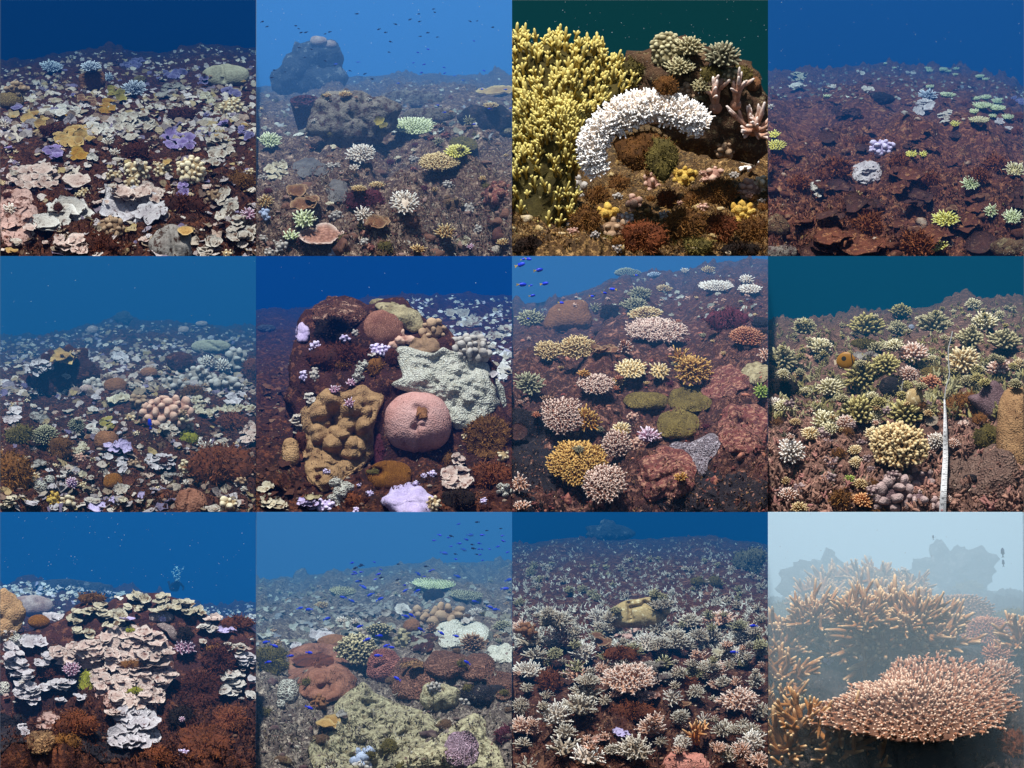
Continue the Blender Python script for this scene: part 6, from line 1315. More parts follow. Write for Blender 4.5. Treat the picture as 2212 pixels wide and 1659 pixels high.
for i_, s_ in enumerate(nums):
    x_ = float(np.interp(yy, ys_, xc)); h_ = float(np.interp(yy, ys_, hw_)); w_ = float(np.interp(yy, ys_, bw_)) - .004
    cu = bpy.data.curves.new('numeral', 'FONT'); cu.body = s_; cu.size = h_ * 1.35 * PX; cu.align_x = 'CENTER'; cu.align_y = 'CENTER'; cu.extrude = .0003
    tmp = bpy.data.objects.new('tmp_text', cu); me = bpy.data.meshes.new_from_object(tmp); bpy.data.objects.remove(tmp); me.materials.clear(); me.materials.append(MATS['tape_red' if s_ == '4' and i_ == 0 else 'tape_ink'])
    o = new('numeral', me, Vector(at(t, x_ - h_ * .15, yy, w_) - org), tape); o.rotation_euler = (math.radians(90), math.radians(-90), 0)
    for q in range(3):
        y_ = yy - q * h_ * .62; hh_ = float(np.interp(y_, ys_, hw_)); xx_ = float(np.interp(y_, ys_, xc)); tick.append((xx_ + hh_ * .55, y_, hh_ * .4, w_))
    yy -= h_ * 1.9
    if yy < 960: break
tk = np.array(tick); qd = np.stack([at(t, tk[:, 0] - tk[:, 2], tk[:, 1] - 1.2, tk[:, 3]), at(t, tk[:, 0] + tk[:, 2], tk[:, 1] - 1.2, tk[:, 3]), at(t, tk[:, 0] + tk[:, 2], tk[:, 1] + 1.2, tk[:, 3]), at(t, tk[:, 0] - tk[:, 2], tk[:, 1] + 1.2, tk[:, 3])], 1).reshape(-1, 3)
o = new('ticks', mesh('ticks', qd - org, (np.array([(0, 1, 2), (0, 2, 3)])[None] + (np.arange(len(tk)) * 4)[:, None, None]).reshape(-1, 3), np.zeros(len(qd)), 'tape_ink'), (0, 0, 0), tape); o['kind'] = 'stuff'
def cord(t, pts, r, mat, name, desc, cat, x, y, off=.05, w=None):
    p = np.array(pts, float); u = np.linspace(0, len(p) - 1, 40); q = np.stack([np.interp(u, np.arange(len(p)), p[:, k]) for k in (0, 1)], 1)
    for _ in range(2): q[1:-1] = (q[:-2] + q[1:-1] + q[2:]) / 3
    ww = surf(t, np.clip(q[:, 0], 2, S - 2), np.clip(q[:, 1], 2, S - 2)) - off; ww = np.linspace(ww[0], ww[-1], 40) if w is None else np.linspace(w[0], w[1], 40)
    C = at(t, q[:, 0], q[:, 1], ww); th = np.arange(6) * math.pi / 3
    V = (C[:, None, :] + np.stack([np.cos(th), np.sin(th) * .6, np.sin(th) * .3], 1)[None] * r * PX).reshape(-1, 3)
    thing(t, name, (V, grid_faces(40, 6), np.zeros(len(V))), mat, x, y, 40, desc, cat)
cord(t, [(1144, 935), (1150, 860), (1178, 770), (1170, 700), (1168, 600), (1185, 540), (1195, 488)], 4., 'line_grey', 'line', 'thin grey line running back from the tape', 'line', 1165, 700, w=(float(bw_[0]), 3.2))
cord(t, [(868, 900), (866, 850), (876, 810)], 2.5, 'line_grey', 'line', 'short thin grey line by the cave shade lump', 'line', 870, 850)

# ================================================================== 9: bottom left
t = terrace(2, 0, [(0, 470), (150, 440), (350, 450), (600, 495), (900, 505), (1100, 545), (1300, 600), (1450, 600), (1659, 585)], 'fl_maroon', (18, 88, 148), 0.15, amp=.1, A=.85, big=1.3)
P, A, Bl, D, K, F, G_ = bind(t)
rubble(t, 1800, 'rub_maroon_dark', 20); turf(t, 9000, 'turf_maroon', 30, 8); miniplates(t, 330, 'far_white', 80, rg=dict(y1=730)); 
D(60, 1500, 330, 400, 'shade_rock', 'dark sheet painted as shadow on the reef foot, lower left', name='reef_rock', cat='rock', thick=.03); D(640, 1560, 420, 260, 'shade_rock', 'dark sheet painted as shade under the white cascade', name='reef_rock', cat='rock', thick=.03)  # thin dark sheets laid on the ground as painted shadow
Bl(830, 1100, 1500, 1100, 'rock_maroon', 'large dark near outcrop that carries the plates', name='reef_rock', cat='rock', base=.75, lean=.62, fd=.2, nr=50, ns=90, amp=.05, lobes=.05, lfq=6, irr=.02, pts=[(-60, 820), (150, 770), (400, 690), (620, 575), (900, 545), (1150, 600), (1350, 690), (1500, 740), (1720, 760), (1720, 1800), (-60, 1800)]); turf(t, 5000, 'turf_maroon', 26, 8, 'outcrop_turf', 'maroon turf on the near outcrop, bottom left picture', rg=dict(y0=620)); Bl(640, 500, 700, 90, 'rock_far', 'far pale reef ridge behind on the left', name='reef_rock', cat='rock', base=11., amp=.2, pts=[(0, 480), (180, 440), (400, 430), (700, 470), (760, 540), (0, 560)]); miniplates(t, 140, 'far_white', 120, 'ridge_corals', 'far corals on the ridge behind, bottom left picture', rg=dict(y1=560, x1=800))
Bl(200, 608, 285, 145, 'grey_boulder', 'pinkish grey boulder coral on the left', amp=.05, cr=((215, 545, 235, 580, 12, 24),)); Bl(30, 690, 230, 330, 'tan_boulder', 'tan lumpy coral at the left edge', amp=.1, lobes=.4, lfq=9, irr=.12, fd=.5); Bl(250, 712, 140, 90, 'ochre_boulder', 'orange ochre coral beside the tan one'); K(110, 830, 60, 100, 'honey_white', 'white honeycomb finger at the left', kr=22)
Bl(1045, 682, 170, 75, 'brain_white', 'pinkish white maze coral on the mound', amp=.05); Bl(1085, 775, 150, 130, 'brain_white', 'curved maze coral above the cascade', pts=[(1005, 730), (1060, 712), (1120, 740), (1150, 790), (1145, 840), (1110, 830), (1080, 775), (1020, 750)], amp=.05); A(1196, 880, 135, 115, 'ac_lilac', 'pink white bushy coral right of the cascade', L=20, fr=8, dome=.5, name='branching_coral', basemat='ac_lilac'); K(1050, 690, 50, 40, 'lilac_knob', 'small pink tuft on the maze coral', kr=10)
for x, y, w, h, d in ((370, 690, 140, 75, 'lilac plates behind the ochre coral'), (205, 830, 160, 100, 'lilac white plates left'), (110, 985, 170, 190, 'lilac plates stacked at the left'), (180, 1165, 170, 190, 'lilac crust plates lower left'), (60, 900, 120, 90, 'lilac plates at the left edge')):
    P(x, y, w, h, 'white_lilac', d)
P(470, 930, 260, 140, 'white_pink', 'pinkish plates at the upper left of the cascade', n=10); P(290, 960, 120, 130, 'white_lilac', 'white plates left of the cascade', n=6); P(370, 910, 120, 70, 'white_pink', 'white leaf left, above the algae', n=4); P(380, 1120, 260, 80, 'white_lilac', 'long white shelf left of the cascade', n=7, ratio=.4); P(180, 1060, 90, 90, 'white_lilac', 'white plates above the lilac crust', n=4)
DR(850, 1000, 560, 560, 'pink_crust', 'pinkish crust that carries the plate cascade', thick=.08, pts=[(400, 920), (650, 770), (1060, 760), (1130, 900), (1120, 1100), (1000, 1250), (1000, 1500), (760, 1520), (720, 1310), (600, 1180), (560, 1000)], irr=.08); P(860, 820, 470, 150, 'white_pink', 'top tiers of the pinkish white plate cascade', n=15, wav=.22); P(880, 960, 480, 170, 'white_pink', 'upper middle tiers of the cascade', n=15, wav=.22); P(860, 1090, 460, 150, 'white_pink', 'lower middle tiers of the cascade', n=14, wav=.22); P(850, 1210, 340, 130, 'white_pink', 'narrowing tiers of the cascade', n=11, wav=.22); P(1080, 1080, 130, 120, 'white_pink', 'plates at the right rim of the cascade', n=6)
P(620, 900, 300, 150, 'white_pink', 'left upper tiers of the cascade', n=12, wav=.22); P(1000, 900, 230, 150, 'white_pink', 'right upper tiers of the cascade', n=10, wav=.22); P(650, 1080, 170, 150, 'white_pink', 'left middle tiers of the cascade', n=8, wav=.22); P(980, 1180, 200, 120, 'white_pink', 'right lower tiers of the cascade', n=8, wav=.22); P(880, 1320, 320, 150, 'white_lilac', 'bluish white neck of the cascade', n=10, wav=.2, sz=1.2); P(870, 1440, 390, 220, 'white_lilac', 'bluish white foot of the cascade', n=15, wav=.2, sz=1.25); F(420, 1500, 220, 120, 'alg_orange', 'golden algae in the lower left foreground', bl=22); F(1180, 1330, 200, 150, 'alg_dark', 'dark algae right of the cascade foot', bl=20); K(1190, 1560, 60, 40, 'lilac_knob', 'small pale lump in the foreground algae', kr=12); P(740, 1290, 110, 60, 'white_pink', 'plate shelf left of the neck', n=3); P(520, 1205, 80, 60, 'white_lilac', 'small white plate under the shelf', n=3); P(400, 1215, 80, 40, 'white_lilac', 'thin white plate under the shelf', n=2)
A(462, 1018, 125, 110, 'ac_lilac', 'pinkish bushy coral left of the cascade', L=16, fr=7, dome=.4, name='branching_coral', basemat='ac_lilac'); F(555, 1100, 95, 160, 'alg_green', 'yellow green algae patch in the cascade', bl=10, drape=True); F(850, 985, 200, 50, 'alg_orange', 'orange algae streak on the cascade', bl=10); F(880, 1160, 110, 50, 'alg_green', 'yellowish algae low on the cascade', bl=10); F(330, 1040, 150, 110, 'alg_maroon', 'dark red algae left of the cascade', bl=16); F(845, 768, 70, 34, 'alg_green', 'green algae at the top of the cascade', bl=9)
for x, y, w, h in ((560, 640, 180, 60), (720, 660, 200, 90), (900, 560, 200, 60), (1050, 560, 180, 60), (1150, 600, 200, 80), (1250, 640, 170, 70), (860, 620, 160, 50), (650, 590, 150, 50), (1050, 630, 170, 50), (740, 730, 160, 50), (540, 780, 160, 70), (480, 700, 140, 60)):
    P(x, y, w, h, 'cream_plate', 'cream white plates on the mound', n=5)
P(820, 695, 100, 26, 'lilac', 'pale lilac plate on the mound', n=2)
P(1390, 690, 115, 60, 'white_pink', 'pinkish plate right of the mound', n=3); P(1345, 750, 170, 60, 'white_clean', 'white plates right of the mound', n=6); P(1470, 765, 120, 50, 'lilac', 'lilac white plates on the right', n=4); P(1520, 872, 155, 80, 'white', 'white leafy coral on the right', n=6); P(1600, 950, 130, 120, 'white_lilac', 'bluish plates at the right edge', n=7); P(1510, 1115, 180, 190, 'white_clean', 'tall white plates on the right', n=10); P(1635, 1085, 60, 110, 'white_lilac', 'white plate at the right edge', n=3); P(1635, 1190, 80, 70, 'white_clean', 'lower white plate at the right edge', n=3); P(1315, 840, 60, 30, 'white', 'single white plate on dark algae', n=1); A(1180, 1345, 44, 40, 'ac_lilac', 'tiny white tuft in the dark', L=10, fr=6)
F(1420, 950, 260, 200, 'alg_maroon', 'dark red algae slope right', bl=26, drape=True); F(1300, 1150, 300, 260, 'alg_maroon', 'dark red algae face right of the cascade', bl=26, drape=True); F(1330, 1500, 420, 300, 'alg_rust', 'rusty algae at the lower right', bl=28, drape=True); F(1500, 1340, 280, 170, 'alg_rust', 'rusty brown algae, right', bl=26, drape=True); F(1540, 720, 240, 90, 'alg_rust', 'rusty algae crest at the right', bl=22); F(600, 560, 220, 70, 'alg_brown', 'brown algae on the mound top', bl=16); F(1390, 890, 120, 60, 'alg_orange', 'golden algae on the right', bl=14); F(500, 1380, 300, 170, 'alg_rust', 'rusty algae left of the foot', bl=22); F(1200, 790, 130, 110, 'alg_dark', 'dark algae behind the bushy coral', bl=14); F(1030, 1590, 220, 120, 'alg_rust', 'rusty algae below the foot', bl=22)
DR(270, 1500, 200, 180, 'honey_tan', 'tan honeycomb coral in the lower left', thick=.07, irr=.15); DR(310, 1620, 240, 110, 'honey_tan', 'lower tan honeycomb coral', thick=.07, irr=.15); Bl(28, 1145, 80, 96, 'honey_white', 'white honeycomb coral at the left edge'); P(300, 1360, 190, 110, 'pink_crust', 'brownish plates lower left', n=6); P(150, 1410, 70, 90, 'white_lilac', 'bluish crust in the lower left', n=4)
scatter(t, 14, [(sp_plate('white_pink'), 'small pinkish plate coral'), (sp_plate('white_clean'), 'small white plate coral')], (50, 90), '', rg=dict(y0=760, y1=1250))
skirt(t, 'turf_maroon', 'rub_maroon_dark'); crust(t, 900, 'crust_warm', 22, rg=dict(y1=900))
specks(t, 60, 'particle', 500)
# diver far off in the blue, with bubbles
wd = 11.; c_ = at(t, 1135, 500, wd); sc_ = 74 * PX
verts = [(0, 0, 0), (0, -.12, .5), (0, -.18, .95), (0, -.2, 1.2), (0, -.26, 1.45), (.34, -.18, .95), (.62, -.4, .72), (.5, -.75, .66), (-.34, -.18, .95), (-.62, -.4, .72), (-.5, -.75, .66), (.18, 0, -.1), (.3, .35, -.45), (.34, .95, -.4), (.36, 1.4, -.5), (-.18, 0, -.1), (-.3, .35, -.45), (-.34, .95, -.4), (-.36, 1.4, -.5)]
edges = [(0, 1), (1, 2), (2, 3), (3, 4), (2, 5), (5, 6), (6, 7), (2, 8), (8, 9), (9, 10), (0, 11), (11, 12), (12, 13), (13, 14), (0, 15), (15, 16), (16, 17), (17, 18)]
rad = [.26, .28, .3, .13, .2, .13, .1, .07, .13, .1, .07, .18, .14, .1, .13, .18, .14, .1, .13]
me = bpy.data.meshes.new('person'); me.from_pydata([tuple(np.array(v) * sc_) for v in verts], edges, [])
tmpo = bpy.data.objects.new('tmp_person', me); COL.objects.link(tmpo); md = tmpo.modifiers.new('s', 'SKIN'); ss = tmpo.modifiers.new('d', 'SUBSURF'); ss.levels = 2; ss.render_levels = 2
if not me.skin_vertices: me.skin_vertices.new()
for i_, r_ in enumerate(rad): me.skin_vertices[0].data[i_].radius = (r_ * sc_, r_ * sc_)
me.skin_vertices[0].data[0].use_root = True
dg = bpy.context.evaluated_depsgraph_get(); me2 = bpy.data.meshes.new_from_object(tmpo.evaluated_get(dg)); bpy.data.objects.remove(tmpo); me2.name = 'person'
M('wetsuit', lin((20, 22, 28)), lin((14, 16, 22)), bump=.1); me2.materials.clear(); me2.materials.append(MATS['wetsuit'])
per = new('person', me2, c_); per.rotation_euler = (math.radians(48), 0, math.radians(12)); reg(per, t, 1135, 480, 120, 'distant person in a dark diving suit facing the reef', 'person')
tk_ = tubes([(0, .22 * sc_, -.1 * sc_)], [(0, .05, 1)], 1.0 * sc_, .17 * sc_, .17 * sc_, 10, 4); new('air_tank', mesh('air_tank', tk_[0], tk_[1], tk_[2], 'rock_far'), (0, 0, 0), per)
M('bubble', lin((190, 235, 250)), lin((170, 225, 245)), bump=0., rough=.2, spec=.6)
nb = 90; hz = R.uniform(0, 1, nb); C_ = at(t, 1150 + R.normal(0, 16, nb) * (.6 + hz), 450 - hz * 95, wd - .3 + R.normal(0, .02, nb)); gb = balls(C_, R.uniform(2., 6.5, nb) * PX, np.array([[1., 1., .7]]) * np.ones((nb, 3)), 1, .05)
o = new('bubbles', mesh('bubbles', gb[0], gb[1], gb[2], 'bubble')); o['kind'] = 'stuff'; o['label'] = 'plume of air bubbles rising above the distant diver'; o['category'] = 'bubbles'

# ================================================================== 10: bottom row, second
t = terrace(2, 1, [(0, 430), (250, 420), (500, 390), (800, 350), (1200, 320), (1659, 320)], 'fl_grey', (44, 100, 150), 0.17, amp=.11, lean=1.6)
P, A, Bl, D, K, F, G_ = bind(t)
rubble(t, 3000, 'rub_grey', 20); turf(t, 4500, 'turf_grey', 22, 6); rubble(t, 260, 'rub_grey', 42, 'lumps', 'grey reef lumps, bottom row second picture', sub=1); miniplates(t, 420, 'far_pale', 80, rg=dict(y1=860))

A(1140, 465, 285, 74, 'ac_palegreen', 'large pale table coral in the distance', L=8, fr=6, dome=.03, sub=0); A(1362, 538, 245, 70, 'ac_greybrown', 'grey brown table coral in the distance', L=9, fr=6, dome=.03, sub=0); A(560, 510, 185, 62, 'ac_grey', 'dull grey table coral, far left of centre', L=8, fr=6, dome=.05, sub=0); A(425, 605, 90, 40, 'ac_tan', 'small yellow coral on the left', L=12, fr=6); F(1150, 545, 150, 90, 'alg_dark', 'dark mass under the pale table', bl=12)
for x, y, w, h in ((640, 620, 210, 70), (760, 660, 220, 80), (560, 660, 170, 60), (330, 720, 220, 90), (880, 610, 150, 60), (960, 640, 120, 50), (700, 710, 180, 60)):
    P(x, y, w, h, 'grey_plate', 'grey leafy plates in mid distance', n=6)
P(960, 635, 110, 50, 'white_clean', 'pale plate near the centre', n=2, ratio=.4); P(430, 805, 190, 70, 'white_lilac', 'long white plate tilted up on the left', n=2, ratio=.3); P(300, 885, 170, 90, 'white_lilac', 'bluish white plates, left of centre', n=6); P(660, 762, 80, 44, 'white', 'small white plate left of the centre', n=2); P(460, 760, 50, 40, 'white', 'white cup on the left', n=1); A(560, 700, 70, 36, 'ac_white', 'tiny white coral, left of centre', L=12, fr=5); A(640, 710, 60, 36, 'ac_white', 'tiny white coral above the dark finger coral', L=12, fr=5)
K(1230, 690, 290, 130, 'tan_knob', 'brown lobed coral ridge, right of centre', kr=34); K(1060, 690, 150, 100, 'tan_knob', 'brown lobes left of the ridge', kr=28); Bl(1010, 740, 110, 90, 'brown_boulder', 'brown dome in the centre'); A(1430, 650, 90, 50, 'ac_white', 'pale coral at the right', L=14, fr=5); A(1600, 740, 120, 60, 'ac_greybrown', 'dull branching coral at the right', L=16, fr=6)
DR(1330, 790, 370, 190, 'white_sheet', 'white lumpy coral sheet on the right', thick=.09, lobes=.3, lfq=10, irr=.12); DR(1590, 920, 180, 130, 'white_sheet', 'lower white sheet at the right edge', thick=.06, lobes=.2, lfq=10); P(1370, 705, 80, 40, 'white_clean', 'bright white plate above the sheet', n=2)
A(1400, 862, 170, 130, 'ac_brown', 'brown spiky coral on the white sheet', L=36, fr=7, dome=.5, name='branching_coral'); A(1140, 755, 80, 70, 'ac_brown', 'small brown branching coral', L=18, fr=6)
Bl(505, 850, 210, 110, 'brown_boulder', 'brown dome behind the dark coral'); DR(400, 990, 420, 280, 'rose_boulder', 'large rusty pink coral on the left', thick=.14, irr=.1, lobes=.2, lfq=8, amp=.12); DR(460, 1110, 360, 240, 'rose_boulder', 'lower rusty coral lobe', thick=.14, irr=.14, lobes=.2, lfq=9, amp=.12); F(400, 960, 330, 110, 'alg_rust', 'rusty fuzz over the pink coral', bl=9, bw=2.5, drape=True)
A(660, 905, 280, 230, 'ac_dark', 'dark finger coral with pale tips', L=34, fr=11, dome=.6, name='finger_coral', tip=.9, dens=1.1, split=True); A(800, 770, 190, 70, 'ac_dark', 'low dark finger coral in the centre', L=20, fr=9, name='finger_coral'); K(950, 825, 90, 120, 'beige_boulder', 'beige knobby rock', kr=22); DR(1080, 850, 190, 130, 'rock_maroon', 'maroon rock behind the honeycomb', name='reef_rock', cat='rock', thick=.1)
Bl(830, 1000, 235, 225, 'honey_pink', 'pink maze patterned dome', amp=.06, fd=.5, cr=((770, 1010, 830, 980, 10, 26), (860, 910, 900, 960, 10, 22)))
DR(1010, 1085, 310, 270, 'honey_rust', 'left lobe of the rust honeycomb coral', thick=.13, irr=.12); DR(1230, 990, 280, 190, 'honey_rust', 'middle lobe of the rust honeycomb coral', thick=.15, irr=.12); DR(1440, 1010, 230, 190, 'honey_rust', 'right lobe of the rust honeycomb coral', thick=.13, irr=.15); DR(1590, 1120, 190, 200, 'honey_rust', 'rust honeycomb at the right edge', thick=.1, irr=.12); P(1010, 990, 160, 60, 'honey_tan', 'tan honeycomb shelf', n=2)
Bl(1190, 1200, 260, 170, 'yellow_rock', 'beige knobby rock under the honeycomb', name='reef_rock', cat='rock', amp=.14, lobes=.2); Bl(1480, 1190, 320, 140, 'shade_rock', 'dark lump painted as shade under the honeycomb ledge', name='reef_rock', cat='rock')  # second lump: shade below the ledge, given as dark colour
Bl(205, 1165, 135, 175, 'honey_white', 'grey honeycomb coral on the left', amp=.1); Bl(160, 1245, 60, 60, 'honey_white', 'small grey honeycomb lobe'); F(110, 960, 220, 210, 'alg_olive', 'brown weedy rock at the left edge', bl=16, name='algae_clump'); K(410, 1240, 110, 90, 'brown_boulder', 'small brown bumps under the rusty coral', kr=16)
DR(760, 1400, 560, 560, 'yellow_rock', 'pale yellow crusted rock in the foreground', name='reef_rock', cat='rock', thick=.14, lobes=.16, lfq=16, amp=.12, fq=12., irr=.04, nr=70, ns=120, pts=[(500, 1260), (600, 1160), (700, 1090), (760, 1170), (900, 1230), (1110, 1300), (1200, 1400), (1080, 1520), (1000, 1700), (400, 1700), (330, 1490), (520, 1400)])
DR(1300, 1540, 600, 330, 'yellow_rock', 'pale yellow rock at the lower right', name='reef_rock', cat='rock', thick=.14, lobes=.16, lfq=16, amp=.12, fq=12., irr=.04, nr=60, ns=110, pts=[(830, 1690), (1050, 1530), (1250, 1400), (1420, 1300), (1500, 1350), (1490, 1450), (1570, 1520), (1640, 1690)])
DR(1330, 1535, 225, 240, 'honey_lilac', 'lilac honeycomb disc in yellow rock', thick=.05, irr=.08)
P(470, 1382, 165, 115, 'tan_plate', 'tan disc coral with a rolled rim', n=2, lob=.08, ratio=.6); P(560, 1310, 70, 80, 'grey_plate', 'small greyish cup above the disc', n=2); K(690, 1600, 110, 110, 'sponge_blue', 'pale bluish lump at the bottom', kr=30, name='sponge', cat='sponge'); F(870, 1520, 120, 110, 'alg_olive', 'olive algae patch in the foreground', bl=10); P(1180, 1360, 50, 60, 'cream_plate', 'small pale curled plate', n=1, cup=.5); F(1610, 1440, 110, 150, 'alg_purple', 'dark red algae at the right edge', bl=16)
scatter(t, 26, [(sp_plate('grey_plate'), 'small grey plate coral'), (sp_knob('tan_knob'), 'small brown knobby coral'), (sp_acro('ac_greybrown'), 'small dull branching coral')], (90, 160), '', rg=dict(y0=440, y1=1000))
scatter(t, 30, [(sp_tuft('alg_olive'), 'small olive algae tuft'), (sp_knob('grey_knob'), 'small grey knobby coral'), (sp_blob('rock_brown', amp=.2, irr=.2), 'small brown rock lump')], (80, 150), '', rg=dict(y0=620), avoid=.55); skirt(t, 'turf_grey', 'rub_grey'); crust(t, 1500, 'crust_grey', 34)
for x, y in ((290, 622), (338, 632), (465, 690), (560, 552), (625, 578), (668, 743), (725, 825), (805, 803), (840, 868), (880, 878), (785, 930), (910, 1077), (1065, 760), (1205, 787), (1300, 805), (1363, 972), (350, 912), (228, 932), (125, 870), (85, 972), (60, 845), (350, 1270), (975, 678), (1005, 668), (1520, 618), (1548, 632), (1415, 580), (1050, 510), (965, 512), (738, 538), (808, 562), (700, 488), (660, 450), (1055, 405), (1225, 268), (1350, 246), (1393, 150), (1310, 420), (1620, 497), (1640, 440)):
    k_fish(t, FISH2, x, y, R.uniform(38, 48), max(.15, float(surf(t, x, max(y, 340))) * .72 - .2), 'blue damselfish', yaw=R.uniform(-.6, .6), roll=R.uniform(-.6, .6), flip=R.random() < .5, lm=True)
for i in range(48):
    x = R.uniform(600, 1650); y = R.uniform(60, 330) if x > 1150 else R.uniform(300, 480)
    k_fish(t, FISH2 if R.random() < .6 else FISHD, x, y, R.uniform(18, 30), R.uniform(1.2, 3.5), 'tiny blue fish', yaw=R.uniform(-.6, .6), roll=R.uniform(-.4, .4), flip=R.random() < .5)

# ================================================================== 11: bottom row, third
t = terrace(2, 2, [(0, 205), (400, 165), (700, 178), (1000, 165), (1300, 150), (1659, 210)], 'fl_rust', (10, 74, 126), 0.17, amp=.08)
P, A, Bl, D, K, F, G_ = bind(t)
rubble(t, 2800, 'rub_maroon', 20); turf(t, 7000, 'turf_maroon', 24, 7)
miniplates(t, 1500, 'far_spike', 64, 'distant_thicket', 'far white branching corals massed to the skyline, bottom row third picture', rg=dict(y1=900), spiky=True, bias=1.)
Bl(620, 130, 330, 130, 'rock_far', 'dim dark reef mound beyond the skyline', name='reef_rock', cat='rock', base=15., amp=.2, lobes=.3, irr=.3)
Bl(840, 655, 405, 225, 'spot_boulder', 'big tan boulder coral with deep folds', base=float(surf(t, 840, 740)) - .62, fd=.6, amp=.05, nr=44, ns=80, pts=[(632, 690), (660, 620), (750, 570), (880, 545), (980, 555), (1030, 600), (1035, 650), (1000, 690), (960, 740), (840, 755), (700, 755), (640, 735)], cr=((755, 590, 770, 690, 14, 60), (770, 620, 850, 600, 12, 40), (860, 580, 960, 640, 16, 55), (960, 640, 1010, 690, 12, 40)))
AW = lambda x, y, w, h, d, m='ac_bleached', **o: A(x, y, w * R.uniform(.75, 1.2), h * R.uniform(.8, 1.15), m, d, **{**dict(L=max(14, w * R.uniform(.17, .3)), fr=max(5, w * R.uniform(.034, .046)), dome=R.uniform(.25, .9), irr=.4, out=R.uniform(.95, 1.35), name='branching_coral', tip=.5, dens=.75, sub=2), **o})
HERO = [(110, 1040, 200, 130, ''), (480, 1170, 200, 130, ''), (770, 1100, 300, 170, ''), (440, 1280, 250, 150, ''), (280, 1340, 240, 130, ''), (60, 1260, 120, 110, ''), (70, 1400, 170, 130, ''), (330, 1540, 260, 170, ''), (480, 1600, 240, 120, ''), (800, 1560, 250, 170, ''), (900, 1420, 190, 120, ''), (1090, 1340, 130, 110, ''), (1040, 1215, 150, 110, ''), (1190, 1170, 140, 130, ''), (1330, 1040, 180, 130, ''), (1370, 1420, 160, 130, ''), (1240, 1350, 130, 80, ''), (1580, 1100, 170, 150, ''), (1480, 1240, 250, 150, ''), (1610, 1300, 180, 130, ''), (1560, 1500, 220, 170, ''), (1400, 1590, 200, 130, ''), (1600, 1620, 160, 110, ''), (950, 770, 150, 100, ''), (880, 850, 170, 110, ''), (1060, 850, 180, 110, ''), (1220, 950, 150, 110, ''), (1290, 820, 190, 110, ''), (1480, 950, 170, 110, ''), (1500, 800, 200, 120, ''), (1350, 700, 180, 90, ''), (1150, 720, 170, 90, ''), (560, 700, 190, 100, ''), (640, 770, 130, 70, ''), (340, 830, 200, 110, ''), (130, 850, 220, 120, ''), (470, 930, 220, 120, ''), (150, 940, 240, 110, ''), (430, 1060, 190, 110, ''), (1000, 1090, 120, 60, ''), (620, 970, 110, 60, ''), (1620, 900, 120, 130, ''), (600, 1450, 80, 60, ''), (960, 1490, 120, 80, ''), (1100, 1500, 110, 60, ''), (650, 1550, 130, 90, ''), (60, 760, 150, 80, ''), (300, 720, 190, 90, '')]
for i, (x, y, w, h, d) in enumerate(HERO):
    AW(x, y, w, h, 'white tipped spiky branching coral', ('ac_white', 'ac_bleached', 'ac_rose', 'ac_bleached')[i % 4], split=i in (2, 3, 7, 9, 18, 20))
scatter(t, 110, [(lambda t, x, y, w, h, d: AW(x, y, w, h, d, sub=1), 'smaller white spiky coral'), (lambda t, x, y, w, h, d: AW(x, y, w, h, d, 'ac_grey', sub=1), 'smaller grey white spiky coral')], (130, 280), '', rg=dict(y0=300, y1=1100), avoid=.42, bias=1.)
G_(1195, 1490, 160, 190, 'ac_orange', 'orange antler shaped coral near the bottom', n=5, L=130, r=13, U=(.1, -.25, 1), el=(.15, .8), sub=4, curve=.1)
Bl(1130, 1625, 330, 170, 'pink_rock', 'salmon pink rock at the bottom edge', name='reef_rock', cat='rock', amp=.08, pts=[(950, 1659), (1010, 1580), (1100, 1540), (1230, 1570), (1290, 1659), (1290, 1720), (950, 1720)]); P(716, 1432, 112, 74, 'lilac', 'lilac leafy coral near the bottom', n=5)
P(600, 842, 125, 74, 'brown_plate', 'brown cup plate left of centre', n=2); P(760, 815, 84, 50, 'pink_crust', 'pinkish plate below the boulder', n=2); P(690, 805, 80, 44, 'pink_crust', 'pale plate below the boulder', n=2); P(1335, 908, 84, 50, 'cream_plate', 'cream fan plate on the right', n=2); P(880, 1195, 110, 110, 'pink_crust', 'pinkish curled plate in the centre', n=5); P(1125, 1245, 84, 56, 'brown_plate', 'brown cup plate right of centre', n=2); P(540, 1480, 150, 84, 'pink_plate', 'pinkish brown plates near the bottom', n=5); P(560, 800, 90, 50, 'brown_plate', 'brown plates left of the boulder', n=2); P(810, 770, 90, 50, 'pink_crust', 'small pinkish plates at the boulder foot', n=3)
D(930, 1030, 280, 120, 'rock_grey', 'flat grey rock in the centre', name='reef_rock', cat='rock', thick=.06); F(1540, 320, 240, 190, 'alg_grey', 'round grey green bushes far right', bl=14); F(1200, 450, 110, 70, 'alg_olive', 'brownish weed in the distance', bl=10); F(1310, 460, 110, 90, 'alg_olive', 'rounder brownish weed in the distance', bl=10); K(100, 770, 120, 80, 'brown_boulder', 'brown lumps at the left', kr=20); F(240, 1090, 180, 150, 'alg_rust', 'rusty algae on the left', bl=20); F(780, 1290, 330, 130, 'alg_rust', 'rusty algae in the foreground', bl=20); F(700, 920, 280, 100, 'alg_rust', 'rusty algae below the boulder', bl=18); F(1130, 1110, 200, 80, 'alg_rust', 'rusty algae right of the grey rock', bl=18)
scatter(t, 44, [(lambda t, x, y, w, h, d: AW(x, y, w, h, d, sub=1), 'small white spiky coral'), (lambda t, x, y, w, h, d: AW(x, y, w, h, d, 'ac_rose', sub=1), 'small pinkish spiky coral')], (80, 190), '', rg=dict(y0=860), avoid=.55); skirt(t, 'turf_maroon', 'rub_maroon'); crust(t, 800, 'crust_warm', 22)
for x, y in ((1560, 738), (1432, 908)):
    k_fish(t, FISH2, x, y, 46, float(surf(t, x, y)) - .12, 'deep blue fish among the white corals', yaw=.2, lm=True)

